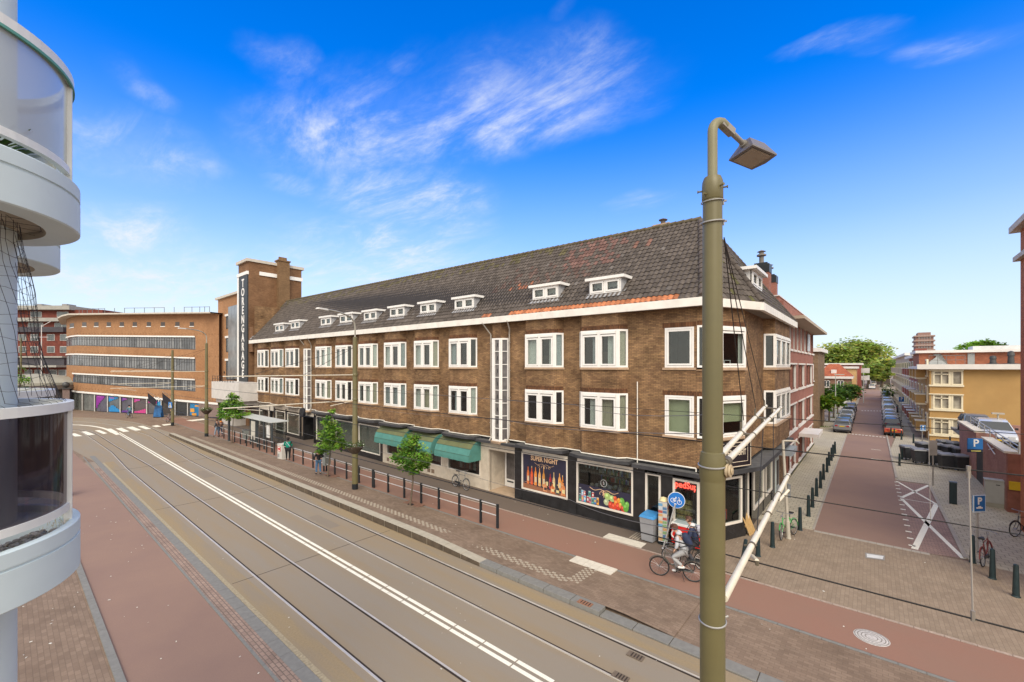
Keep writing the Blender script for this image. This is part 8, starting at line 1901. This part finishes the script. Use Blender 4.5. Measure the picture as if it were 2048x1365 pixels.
def car(loc,rz,kind,col,lab,group,rough=.3,name='parked_car',roofcol=None,cat='car',det=True):
    P=PROF[kind]; r=EM(name,loc,lab,cat,group,rz); W=P['W']; pm=M('car_paint_%d_%d_%d'%tuple(int(c*100) for c in col),col,rough,var=.04,spec=.6,coat=.5)
    m=MB(); sec=[]
    for i,(y,zb,zt) in enumerate(P['low']):
        n=len(P['low']); k=W*(.90 if i in(0,n-1) else .97 if i in(1,n-2) else 1); h=zt-zb
        sec.append([(-k*.88,y,zb),(-k*.98,y,zb+h*.2),(-k,y,zb+h*.5),(-k*.985,y,zb+h*.8),(-k*.93,y,zt),(-k*.5,y,zt+.015),(0,y,zt+.022),(k*.5,y,zt+.015),(k*.93,y,zt),(k*.985,y,zb+h*.8),(k,y,zb+h*.5),(k*.98,y,zb+h*.2),(k*.88,y,zb)])
    c=len(sec[0]); vs=[p for s_ in sec for p in s_]; m.add(vs,[(i*c+k,i*c+(k+1)%c,(i+1)*c+(k+1)%c,(i+1)*c+k) for i in range(len(sec)-1) for k in range(c)],0,None,True)
    m.add(sec[0],[tuple(range(c))]); m.add(sec[-1],[tuple(reversed(range(c)))])
    m.build('body',pm,parent=r)
    C=P['cab']; n=len(C)
    gl=MB(); rf=MB(); pil=MB()
    S=[]
    for i,(y,z) in enumerate(C):
        kk=W*(.90 if i in(0,n-1) else .70); S.append(((-kk,y,z),(kk,y,z)))
    base_z=C[0][1]
    # side glass polygons, front and rear glass, roof
    zr=[C[1],C[2],C[3],C[4]]
    for s in (-1,1):
        pts=[Vector((s*W*.90,C[0][0]+.05,base_z-.02))]+[Vector((s*W*.72,y,z-.06)) for y,z in zr]+[Vector((s*W*.90,C[-1][0]-.05,C[-1][1]-.02))]
        gl.add(pts,[tuple(range(len(pts)))])
        for yb,tt in ((lerp(C[0][0],C[-1][0],.48),.5),(lerp(C[0][0],C[-1][0],.22),.2)):
            pil.beam((s*(W*.905),yb,base_z-.02),(s*W*.73,yb+(.08 if tt<.4 else 0),zr[1][1]-.05),.04,.09)
        pil.beam((s*(W*.90),C[-1][0],base_z-.02),(s*W*.71,C[4][0],C[4][1]-.03),.05,.06); pil.beam((s*(W*.90),C[0][0],base_z-.02),(s*W*.71,C[1][0],C[1][1]-.03),.07,.09)
    gl.add([(-W*.84,C[0][0],base_z),(W*.84,C[0][0],base_z),(W*.68,C[1][0],C[1][1]),(-W*.68,C[1][0],C[1][1])],[(0,1,2,3)]); gl.add([(-W*.84,C[-1][0],C[-1][1]),(W*.84,C[-1][0],C[-1][1]),(W*.68,C[4][0],C[4][1]),(-W*.68,C[4][0],C[4][1])],[(0,3,2,1)])
    for i in range(3):
        a,b=zr[i],zr[i+1]; rf.add([(-W*.72,a[0],a[1]-.05),(-W*.6,a[0],a[1]),(W*.6,a[0],a[1]),(W*.72,a[0],a[1]-.05),(-W*.72,b[0],b[1]-.05),(-W*.6,b[0],b[1]),(W*.6,b[0],b[1]),(W*.72,b[0],b[1]-.05)],[(0,1,5,4),(1,2,6,5),(2,3,7,6)],0,None,True)
    gl.build('windows',cgl,parent=r); rf.build('roof',M('soft_top_black',(.03,.03,.032),.8) if roofcol else pm,parent=r); pil.build('pillars',M('soft_top_black',(.03,.03,.032),.8) if roofcol else pm,parent=r)
    zt0=P['low'][1][2]; 
    for s in (-1,1):
        m=MB(); m.box(s*W*.62-.14,s*W*.62+.14,-.015,.10,zt0-.22,zt0-.06); m.build('tail_light',tail,parent=r)
        f=P['low'][-2]; m=MB(); m.box(s*W*.66-.15,s*W*.66+.13,P['L']-.16,P['L']+.0,f[2]-.12,f[2]+.02); m.build('headlight',head,parent=r)
        for y in (.78,P['L']-.80):
            w_=MB(); w_.lathe([(.001,-.10),(.24,-.10),(.31,-.10),(.325,-.07),(.325,.07),(.31,.10),(.24,.10),(.001,.10)],(s*(W-.09),y,.325),18,ax='x'); o=w_.build('wheel',tyre,parent=r); 
            if det: q=MB(); q.lathe([(.001,.115),(.20,.105),(.21,.10)],(s*(W-.09),y,.325),14,ax='x') if s>0 else q.lathe([(.21,-.10),(.20,-.105),(.001,-.115)],(s*(W-.09),y,.325),14,ax='x'); q.build('rim',rim_,parent=o)
        m=MB(); m.box(s*(W+.02)-.02,s*(W+.02)+.10*s+.02,C[-1][0]-.32,C[-1][0]-.2,base_z+.02,base_z+.16) if s>0 else m.box(s*(W+.12),s*(W-.02),C[-1][0]-.32,C[-1][0]-.2,base_z+.02,base_z+.16); m.build('mirror',blkp,parent=r)
    m=MB(); m.box(-.26,.26,-.03,.02,zt0-.24,zt0-.13); m.build('number_plate',plate_y,parent=r)
    m=MB(); m.box(-.26,.26,P['L']-.03,P['L']+.02,.46,.57); m.build('number_plate',plate_y,parent=r)
    m=MB(); m.box(-W*.86,W*.86,-.03,.1,.28,.46); m.build('rear_bumper',blkp,parent=r)
    m=MB(); m.box(-W*.80,W*.80,P['L']-.12,P['L']+.015,.30,.44); m.box(-W*.45,W*.45,P['L']-.1,P['L']+.012,.6,.70); m.build('grille',blkp,parent=r)
    return r
grey=(.17,.17,.18); silv=(.42,.43,.45); wh=(.62,.63,.64); blk_=(.022,.023,.027); blu=(.10,.16,.24)
gL='cars parked along the left kerb'; gR='cars parked along the right kerb'
XL=G(1684,867).x; y0=G(1684,867).y
LC=[(grey,'suv','dark grey car at the near end of the left kerb row, red tail lights'),(blu,'hatch','blue grey hatchback second in the left kerb row'),(silv,'hatch','silver hatchback third in the left kerb row'),(silv,'suv','silver car fourth in the left kerb row'),(blk_,'suv','black car fifth in the left kerb row'),(grey,'hatch','grey car sixth in the left kerb row'),(blk_,'suv','black car last in the left kerb row before the open road')]
for i,(c,k,lab) in enumerate(LC): car(Vector((XL-.02*i,y0+i*4.75,0)),0,k,c,lab,gL).scale=(.84,.84,.84)
xo=G(1787,873).x; yo=G(1787,873).y
RC=[((.50,.085,.025),'open','orange convertible with black soft top at the near end of the right row'),((.06,.07,.09),'suv','dark car with red tail lights just past the orange one'),(wh,'hatch','white hatchback third in the right row'),(silv,'hatch','silver hatchback fourth in the right row'),(wh,'hatch','white car fifth in the right row'),(wh,'van','white van sixth in the right row'),(blk_,'suv','black car seventh in the right row'),(wh,'van','white van eighth in the right row'),(silv,'van','silver van ninth in the right row'),(wh,'hatch','white car tenth in the right row'),(silv,'suv','silver car farther along the right row, beside the shrub'),(wh,'van','white van near the end of the right row'),(grey,'suv','grey car last in the right row')]
y=yo
for i,(c,k,lab) in enumerate(RC):
    car(Vector((xo+(.35 if i==6 else 0)+.012*(y-yo),y,0)),0,k,c,lab,gR,roofcol=1 if i==0 else None).scale=(.84,.84,.84); y+=4.9 if i<5 else (8.0 if i>6 else 5.8)
for px,py,c,k,lab in ((1744,779,wh,'van','white van parked far down on the left side'),(1747,772,wh,'van','white van behind the other far left one'),(1748,767,silv,'hatch','silver car farthest on the left side')):
    b=G(px,py); car(b,0,k,c,lab,'far cars on the left side').scale=(.84,.84,.84)
xf=XW+1.42; yf=(28-FW.x*xf)/FW.y
car(Vector((xf+.05,yf+4.5,1.85)),math.pi-.05,'suv',(.50,.52,.56),'silver car parked on the raised deck behind the pink wall',None)
car(Vector((XW+1.35,yf+10.6,1.85)),math.pi,'hatch',(.10,.14,.20),'dark blue car mostly hidden behind the silver one on the deck',None)
b=G(1633,830); m=MB()
for x in (-.35,.35): m.lathe([(.22,-.06),(.30,-.05),(.30,.05),(.22,.06)],(x*1.6,0,.3),14,ax='y')
m.tube([(-.55,0,.35),(-.1,0,.55),(.5,0,.35)],.14,8); m.tube([(-.5,0,.75),(.1,0,.85)],.13,8); m.tube([(.35,0,.5),(.25,0,1.0)],.04,6); m.build('scooter',M('scooter_black',(.03,.03,.035),.4),label='dark scooter parked by the corner past the red office',cat='scooter').location=b
# ---------------------------------------------------------------- bicycles
def bicycle(loc,rz,lab,frame=(.03,.03,.03),group=None,tilt=0,rimc=(.42,.42,.42),basket=False,steer=0,mud=True,cargo=True,cat='bicycle'):
    r=EM('bicycle',loc,lab,cat,group,rz); r.rotation_euler=(tilt,0,rz); fm=M('bike_%d_%d_%d'%tuple(int(c*100) for c in frame),frame,.35,var=.05,coat=.3)
    rm_=M('bike_rim_%d'%int(rimc[0]*100),rimc,.35,metal=.5); Rw=.335
    cr,ca=math.cos(steer),math.sin(steer)
    def wheel(x,st):
        c=Vector((x,0,Rw)); d=Vector((math.cos(st),math.sin(st),0))
        pt=lambda r_,t: c+d*r_*math.cos(t)+Vector((0,0,r_*math.sin(t)))
        m=MB(); m.tube([pt(Rw-.018,i*math.pi/18) for i in range(36)],.019,6,closed=True); o=m.build('wheel',tyre,parent=r)
        m=MB(); m.tube([pt(Rw-.040,i*math.pi/18) for i in range(36)],.009,5,closed=True); m.build('rim',rm_,parent=o)
        m=MB(); n=d.cross(Vector((0,0,1))); 
        for i in range(16): a=i*math.pi/8; m.tube([c+n*(.025 if i%2 else -.025),pt(Rw-.04,a)],.0022,3)
        m.tube([c-n*.045,c+n*.045],.02,6); m.build('spokes',rim_,parent=o)
        if mud:
            m=MB(); A=[pt(Rw+.025,a) for a in [R(35+i*12) for i in range(13)]] if x<0 else [pt(Rw+.025,a) for a in [R(25+i*11) for i in range(12)]]; m.tube(A,.017,5); m.build('mudguard',fm,parent=r)
    fx=.56; rx=-.52; wheel(rx,0); wheel(fx,steer)
    bb=Vector((-.06,0,.29)); st=Vector((-.22,0,.78)); ht=Vector((.36,0,.82)); hb_=Vector((.40,0,.62)); ra=Vector((rx,0,Rw)); fa=Vector((fx,0,Rw))
    m=MB(); 
    for a,b_,t in ((bb,st,.016),(st,ht,.015),(bb,hb_,.019),(hb_,ht+Vector((0,0,.06)),.019),(bb,ra+Vector((0,.04,0)),.010),(bb,ra-Vector((0,.04,0)),.010),(st,ra+Vector((0,.04,0)),.008),(st,ra-Vector((0,.04,0)),.008)): m.tube([a,b_],t,6)
    m.build('frame',fm,parent=r)
    m=MB(); 
    for s in (-.05,.05): m.tube([hb_+Vector((0,s,0)),hb_+Vector((.05,s,-.1)),fa+Vector((0,s,0))],.010,5)
    m.tube([hb_-Vector((0,.05,0)),hb_+Vector((0,.05,0))],.014,5); m.build('fork',fm,parent=r)
    hp=ht+Vector((-.03,0,.26)); m=MB(); m.tube([ht,hp],.013,6); m.tube([hp+Vector((-.20,-.30,-.02)),hp+Vector((-.06,-.27,.0)),hp+Vector((.05,-.10,.02)),hp+Vector((.05,.10,.02)),hp+Vector((-.06,.27,0)),hp+Vector((-.20,.30,-.02))],.012,6); m.build('handlebar',M('bar_metal',(.30,.30,.31),.35,metal=.6),parent=r)
    m=MB(); m.tube([st,st+Vector((-.05,0,.18))],.013,6); m.add([st+Vector(v) for v in ((-.22,-.10,.21),(-.20,.10,.21),(.0,.03,.22),(.10,0,.20),(0,-.03,.22),(-.2,-.08,.15),(-.2,.08,.15),(.08,0,.16))],[(0,4,3,2,1),(0,1,6,5),(1,2,3,7,6),(0,5,7,3,4),(5,6,7)]); m.build('saddle',M('saddle_black',(.03,.028,.026),.6),parent=r)
    m=MB(); m.lathe([(.07,-.01),(.09,-.01),(.09,.01),(.07,.01)],bb+Vector((0,-.05,0)),14,ax='y'); m.tube([bb+Vector((0,-.07,0)),bb+Vector((.12,-.08,-.12)),bb+Vector((.12,-.17,-.12))],.010,5); m.tube([bb+Vector((0,.05,0)),bb+Vector((-.12,.08,.12)),bb+Vector((-.12,.17,.12))],.010,5); m.fbox(bb+Vector((.07,-.18,-.135)),(.1,0,0),(0,.07,0),(0,0,.025)); m.fbox(bb+Vector((-.17,.11,.105)),(.1,0,0),(0,.07,0),(0,0,.025)); m.build('crank',BLACK,parent=r)
    m=MB(); m.fbox(bb+Vector((-.46,-.065,-.02)),(.50,0,.01),(0,.02,0),(0,0,.10)); m.build('chain_case',BLACK,parent=r)
    if cargo:
        m=MB(); z=.72
        for y_ in (-.06,0,.06): m.tube([(-.30,y_,z),(-.72,y_,z)],.007,4)
        for x in (-.42,-.68): m.tube([(x,-.06,z),(x,.06,z)],.007,4)
        for y_ in (-.06,.06): m.tube([(-.62,y_,z),(rx,y_*.8,Rw)],.006,4)
        m.build('luggage_rack',BLACK,parent=r)
    m=MB(); m.tube([bb+Vector((-.1,.05,-.02)),(-.25,.16,.02)],.009,4); m.build('kickstand',BLACK,parent=r)
    m=MB(); m.tube([hp+Vector((.09,0,-.12)),hp+Vector((.14,0,-.12))],.035,8); m.build('lamp',M('lamp_chrome',(.4,.4,.42),.3,metal=.5),parent=r)
    if basket:
        m=MB(); 
        for k in range(4):
            z=hp.z-.28+k*.08; m.tube([(hp.x+.08,-.17,z),(hp.x+.36,-.17,z),(hp.x+.36,.17,z),(hp.x+.08,.17,z)],.005,4,closed=True)
        for x,y_ in ((.08,-.17),(.22,-.17),(.36,-.17),(.36,0),(.36,.17),(.22,.17),(.08,.17)): m.tube([(hp.x+x,y_,hp.z-.28),(hp.x+x,y_,hp.z-.04)],.005,4)
        m.build('basket',BLACK,parent=r)
    return r
def bike_between(pf,pr,lab,**k):
    """front and rear wheel contact points measured in the photo"""
    a,b=G(*pf),G(*pr); d=(a-b); L_=d.length; rz=math.atan2(d.y,d.x); c=b.lerp(a,.52/1.08); return bicycle(c,rz,lab,**k),c,rz
B1,c1,rz1=bike_between((1321,1152),(1384,1164),'black city bicycle ridden by the person in the grey hoodie',frame=(.10,.095,.08),rimc=(.12,.12,.12))
B2,c2,rz2=bike_between((1346,1131),(1404,1142),'dark bicycle with pale tyres ridden by the person with the backpack',frame=(.05,.05,.045),rimc=(.62,.62,.60))
bike_between((934,982),(908,973),'old silver black bicycle parked against the cream shopfront',frame=(.16,.16,.16),tilt=-.10,rimc=(.5,.5,.5),basket=False)
bike_between((1569,1078),(1583,1072),'green bicycle leaning on the pale lamp post at the corner',frame=(.06,.36,.09),tilt=.06,steer=.3,rimc=(.5,.5,.5),cargo=False)
bike_between((1985,1118),(1965,1136),'red and black mountain bike leaning on the parking sign post',frame=(.16,.03,.03),tilt=-.08,cargo=False,rimc=(.3,.3,.3),steer=.4)
b=G(2030,1072); bicycle(b+RT*.42,math.pi+.9,'dark bicycle cut by the right edge of the photo beside the beige wall',frame=(.04,.04,.05),rimc=(.5,.5,.5))
B5,c5,rz5=bike_between((250,836),(266,837.5),'bicycle of the far cyclist passing the purple shop windows',frame=(.03,.03,.03))
B6,c6,rz6=bike_between((334,845.5),(344,843),'pink and grey bicycle beside the zebra crossing pole',frame=(.35,.22,.25))
m=MB(); b=G(153,993); m.tube([(0,0,.0),(0,0,.95)],.05,6); m.box(-.3,.25,-.03,.03,.92,1.02); m.lathe([(.20,-.04),(.30,-.04),(.30,.04),(.20,.04)],(-.45,0,.3),14,ax='y'); m.build('moped',BLACK,label='black moped handlebar and wheel just peeking out beside the lower balcony',cat='moped').location=b-RT*.32
# ---------------------------------------------------------------- people
skin=M('skin',(.50,.29,.20),.6,var=.04); skin_d=M('skin_dark',(.09,.05,.035),.6)
def skinmesh(name,parent,V,E,Rd,mat,root=0,sub=2):
    me=bpy.data.meshes.new(name); me.from_pydata([tuple(v) for v in V],E,[]); me.materials.append(mat); o=bpy.data.objects.new(name,me); sc.collection.objects.link(o); o.parent=parent
    sk=o.modifiers.new('s','SKIN'); sk.use_smooth_shade=True; sk.branch_smoothing=.6
    for i,rr in enumerate(Rd): me.skin_vertices[0].data[i].radius=(rr,rr) if not isinstance(rr,tuple) else rr; me.skin_vertices[0].data[i].use_root=(i==root)
    sb=o.modifiers.new('b','SUBSURF'); sb.levels=sub; sb.render_levels=sub
    dg=bpy.context.evaluated_depsgraph_get(); dg.update(); ev=bpy.data.meshes.new_from_object(o.evaluated_get(dg)); o.modifiers.clear(); o.data=ev; ev.name=name
    if not ev.materials: ev.materials.append(mat)
    for p in ev.polygons: p.use_smooth=True
    return o
def person(loc,rz,lab,J,top,bottom,shoe,hair,sk=skin,group=None,pack=None,cross=None,hood=None,fat=1.0,extra=None):
    """J: joints in the person's own frame (x forward, z up): pelvis,chest,neck,head, and L/R shoulder elbow wrist hip knee ankle toe"""
    r=EM('person',loc,lab,'person',group,rz); v={k:Vector(p) for k,p in J.items()}
    V=[];E=[];Rd=[]; ix={}
    def add(k,p,rr,par=None):
        ix[k]=len(V); V.append(Vector(p)); Rd.append(rr)
        if par is not None: E.append((ix[par],ix[k]))
    add('pelvis',v['pelvis'],.115*fat); add('chest',v['chest'],.125*fat,'pelvis'); add('neck',v['neck'],.052,'chest'); hd=(v['head']-v['neck']).normalized()
    add('jaw',v['head']-hd*.045+v_f(J)*.02,.068,'neck'); add('head',v['head']+hd*.02,.088,'jaw'); add('crown',v['head']+hd*.085,.066,'head')
    for s,sg in (('L',1),('R',-1)):
        add(s+'sh',v[s+'sh'],.052*fat,'chest'); add(s+'el',v[s+'el'],.038,s+'sh'); add(s+'wr',v[s+'wr'],.026,s+'el')
        d=(v[s+'wr']-v[s+'el']).normalized(); pl_=v[s+'wr']+d*.06; add(s+'pa',pl_,(.030,.018),s+'wr')
        side=d.cross(Vector((0,0,1))); side=side.normalized() if side.length>.1 else Vector((0,1,0)); curl=d.cross(side).normalized(); curl=curl if curl.z<0 else -curl
        for k,(o_,L_) in enumerate(((-.026,.058),(-.009,.068),(.009,.064),(.026,.05))):
            a=pl_+side*o_+d*.02; add(f'{s}f{k}a',a+d*L_*.45,.0085,s+'pa'); add(f'{s}f{k}b',a+d*L_*.8+curl*L_*.35,.0075,f'{s}f{k}a')
        add(s+'th1',pl_-side*.04*sg+d*.0,.010,s+'pa'); add(s+'th2',pl_-side*.055*sg+d*.03+curl*.01,.0085,s+'th1')
        add(s+'hi',v[s+'hi'],.090*fat,'pelvis'); add(s+'kn',v[s+'kn'],.056,s+'hi'); add(s+'an',v[s+'an'],.038,s+'kn'); add(s+'to',v[s+'to'],.034,s+'an')
    skinmesh('body',r,V,E,Rd,sk)
    f_=v_f(J); c_=v['head']; side=hd.cross(f_).normalized()
    m=MB()
    for s in (-1,1): m.ball(c_+f_*.083+side*s*.032+hd*.015,.011,4)
    m.build('eyes',M('eye_dark',(.03,.02,.02),.3),parent=r)
    m=MB(); m.ball(c_+f_*.094-hd*.012,.016,4,sc_=(1,.8,1.4)); m.build('nose',sk,parent=r)
    m=MB(); m.ball(c_+f_*.084-hd*.048,.018,4,sc_=(.6,1.2,.4)); m.build('mouth',M('lips',(.36,.13,.11),.5),parent=r)
    m=MB()
    for s in (-1,1): m.ball(c_+side*s*.085-hd*.0,.020,4,sc_=(.8,.5,1.3))
    m.build('ears',sk,parent=r)
    hm=MB(); hm.ball(c_-f_*.018+hd*.035,.108,10,sc_=(1,1,1.02)); 
    vs=hm.v; keep=[]
    for f in hm.f:
        cc=sum((vs[i] for i in f),Vector())/len(f)-c_
        if not (cc.dot(f_)>.035 and cc.dot(hd)<.062) and cc.dot(hd)>-.075: keep.append(f)
    hm.f=keep; hm.mi=[0]*len(keep); hm.col=[None]*len(keep); hm.sm=[True]*len(keep)
    rg=random.Random(len(lab))
    for i in range(60): a=rg.uniform(0,6.28); b_=rg.uniform(.2,1.2); p=c_-f_*.018+hd*.035+(f_*math.cos(a)*math.cos(b_)+side*math.sin(a)*math.cos(b_)+hd*math.sin(b_))*.106; hm.tube([p,p+(p-c_).normalized()*.014+Vector((rg.uniform(-.01,.01),rg.uniform(-.01,.01),0))],.009,4)
    hm.build('hair',M('hair_%s'%hair[0],hair[1],.7,var=.3,vs=30),parent=r)
    # clothes follow the same skeleton, a little wider
    V=[v['pelvis']+Vector((0,0,-.03)),v['pelvis'].lerp(v['chest'],.5),v['chest'],v['neck'].lerp(v['chest'],.35)]; E=[(0,1),(1,2),(2,3)]; Rd=[.150*fat,.148*fat,.152*fat,.085]
    for s in 'LR':
        k=len(V); w_=v[s+'el'].lerp(v[s+'wr'],.92); V+=[v[s+'sh'],v[s+'el'],w_]; E+=[(2,k),(k,k+1),(k+1,k+2)]; Rd+=[.074*fat,.058,.044]
    skinmesh('jacket',r,V,E,Rd,top)
    V=[v['pelvis']+Vector((0,0,.02))]; E=[]; Rd=[.138*fat]
    for s in 'LR':
        k=len(V); V+=[v[s+'hi'],v[s+'kn'],v[s+'kn'].lerp(v[s+'an'],.9)]; E+=[(0,k),(k,k+1),(k+1,k+2)]; Rd+=[.105*fat,.072,.055]
    skinmesh('trousers',r,V,E,Rd,bottom)
    for s in 'LR':
        a,t=v[s+'an'],v[s+'to']; skinmesh('shoe',r,[a-(t-a)*.3+Vector((0,0,-.02)),a+Vector((0,0,-.02)),t],[(0,1),(1,2)],[(.045),(.05),(.042)],shoe)
    if hood: m=MB(); m.ball(v['neck']-f_*.06+Vector((0,0,-.01)),.10,8,sc_=(1,1.15,.75)); m.build('hood',hood,parent=r)
    if pack:
        d=(v['chest']-v['pelvis']).normalized(); n=-f_; n=(n-d*n.dot(d)).normalized(); sd_=d.cross(n); c=v['pelvis'].lerp(v['chest'],.62)+n*.23
        m=MB(); 
        k0=MB(); k0.ball((0,0,0),1,8); 
        def sq(p): 
            s_=lambda x:math.copysign(abs(x)**.6,x); return c+sd_*s_(p.x)*.15+n*s_(p.y)*.11+d*s_(p.z)*.23
        m.add([sq(p) for p in k0.v],k0.f,0,None,True); m.build('backpack',pack,parent=r)
        m=MB()
        for s in (-1,1): m.tube([c+d*.2-n*.05+sd_*s*.1,v['chest']+d*.13+sd_*s*.11-n*.02,v['chest']+sd_*s*.12-n*.16,v['pelvis'].lerp(v['chest'],.4)+sd_*s*.15-n*.08,c-d*.15-n*.05+sd_*s*.12],.016,5)
        m.build('strap',BLACK,parent=r)
    if cross: m=MB(); d=Vector((0,0,1)); m.tube([v['chest']+Vector((-.155,.10,.14)),v['chest']+Vector((-.165,0,.0)),v['pelvis']+Vector((-.14,-.15,.12))],.02,5); m.build('sling_strap',cross,parent=r)
    return r
def v_f(J): return Vector(J.get('face',(1,0,0))).normalized()
whiteshoe=M('shoe_white',(.70,.70,.68),.6); blackshoe=M('shoe_black',(.02,.02,.022),.6)
def rider(lean=.18,up=1,phase=0):
    bb=Vector((-.06,0,.29)); pe=Vector((-.27,0,1.03)); ch=Vector((-.27+lean*1.1,0,1.42)); nk=ch+Vector((.05,0,.15)); hd=nk+Vector((.06,0,.15)); hp=Vector((.13,0,1.06))
    a=phase; pr=bb+Vector((.16*math.cos(a),-.13,.16*math.sin(a))); plft=bb-Vector((.16*math.cos(a),-.13,.16*math.sin(a)))
    J=dict(pelvis=pe,chest=ch,neck=nk,head=hd,face=(1,0,-.05))
    for s,sg,pd in (('R',-1,pr),('L',1,plft)):
        J[s+'hi']=pe+Vector((.03,sg*.10,-.04)); an=pd+Vector((-.05,0,.09)); h=J[s+'hi']; d=an-h; L1=.44;L2=.43; D=min(d.length,.86); x=(L1*L1-L2*L2+D*D)/(2*D); hh=math.sqrt(max(L1*L1-x*x,.0004)); dn=d.normalized(); pn=Vector((1,0,.2)); pn=(pn-dn*pn.dot(dn)).normalized()
        J[s+'kn']=h+dn*x+pn*hh; J[s+'an']=an; J[s+'to']=pd+Vector((.13,0,.045))
        J[s+'sh']=ch+Vector((.01,sg*.18,.07)); wr=hp+Vector((-.10,sg*.27,.05)); J[s+'wr']=wr; J[s+'el']=(J[s+'sh']+wr)/2+Vector((-.02,sg*.05,-.08))
    return J
grey_h=M('hoodie_grey',(.46,.47,.50),.9,var=.07,vs=8); navy=M('jacket_navy',(.025,.035,.075),.8,var=.15,vs=8); gtr=M('joggers_grey',(.36,.36,.36),.9,var=.07,vs=8)
brownh=('brown',(.10,.045,.03)); blackh=('black',(.015,.012,.012))
person(c1,rz1,'person in a grey hoodie, grey joggers and white trainers riding the nearer bicycle',rider(.20,phase=-.9),grey_h,gtr,whiteshoe,brownh,pack=navy,hood=grey_h)
J=rider(.12,phase=.6); J['face']=(.9,.25,0)
person(c2,rz2,'person in a navy jacket with a pale grey backpack riding the farther bicycle',J,navy,M('trousers_dark',(.05,.05,.06),.8),whiteshoe,brownh,pack=M('pack_grey',(.38,.37,.42),.8,var=.2,vs=10),hood=M('hood_pale',(.6,.58,.58),.8))
def stand(h=1.74,arm=0,stride=.08,armf=None):
    k=h/1.74; J=dict(pelvis=(0,0,.95*k),chest=(.0,0,1.30*k),neck=(.0,0,1.47*k),head=(.02,0,1.61*k),face=(1,0,-.1))
    for s,sg in (('L',1),('R',-1)):
        J[s+'hi']=(0,sg*.10,.90*k); J[s+'kn']=(.03+sg*stride*.5,sg*.11,.49*k); J[s+'an']=(sg*stride,sg*.11,.085); J[s+'to']=(sg*stride+.15,sg*.125,.04)
        J[s+'sh']=(0,sg*.19,1.41*k); J[s+'el']=(.02,sg*.27,1.13*k); J[s+'wr']=(.16,sg*.22,.98*k) if armf!=s else (.34,sg*.10,1.08*k)
    J={a:(Vector(b) if a!='face' else b) for a,b in J.items()}; return J
b=G(576,921,.15); rzf=math.atan2(FW.y,FW.x)
person(b,rzf+.35,'person in a bright green jacket and black trousers seen from behind at the white cabinet',stand(1.72,armf='L'),M('jacket_green',(.0,.22,.15),.7,var=.1,vs=8),M('trousers_black',(.015,.015,.018),.8),blackshoe,blackh,sk=skin_d,cross=M('strap_pale',(.5,.55,.65),.6),fat=1.28)
b=G(637,949,.15); person(b,rzf+.9,'person in a dark top and blue jeans by the litter bin',stand(1.66,stride=.06,armf='R'),M('top_black',(.02,.02,.025),.8),M('jeans_blue',(.07,.15,.27),.8,var=.15,vs=10),blackshoe,blackh,fat=.9)
b=G(434,873,.1); person(b,rzf+1.6,'pedestrian in a grey coat and jeans beyond the railing',stand(1.75,stride=.16),M('coat_grey',(.07,.075,.09),.8),M('jeans_pale',(.22,.28,.36),.8),blackshoe,brownh)
b=G(441,873,.1); person(b,rzf+1.2,'pedestrian in an orange collar and dark trousers beyond the railing',stand(1.78,stride=.12),M('jacket_orange_dark',(.10,.06,.05),.8),M('trousers_blue_dark',(.04,.06,.10),.8),blackshoe,blackh,hood=M('collar_orange',(.60,.20,.03),.8))
person(c5,rz5,'far cyclist in blue passing the purple shop windows',rider(.15),M('jacket_teal',(.10,.22,.26),.8),M('jeans_far',(.10,.17,.26),.8),blackshoe,blackh)
b=G(342,843); person(b,rzf+2.2,'person in black walking a bicycle by the zebra crossing pole',stand(1.7,stride=.14),M('coat_black',(.02,.02,.02),.8),M('trousers_mid',(.08,.09,.11),.8),blackshoe,brownh)
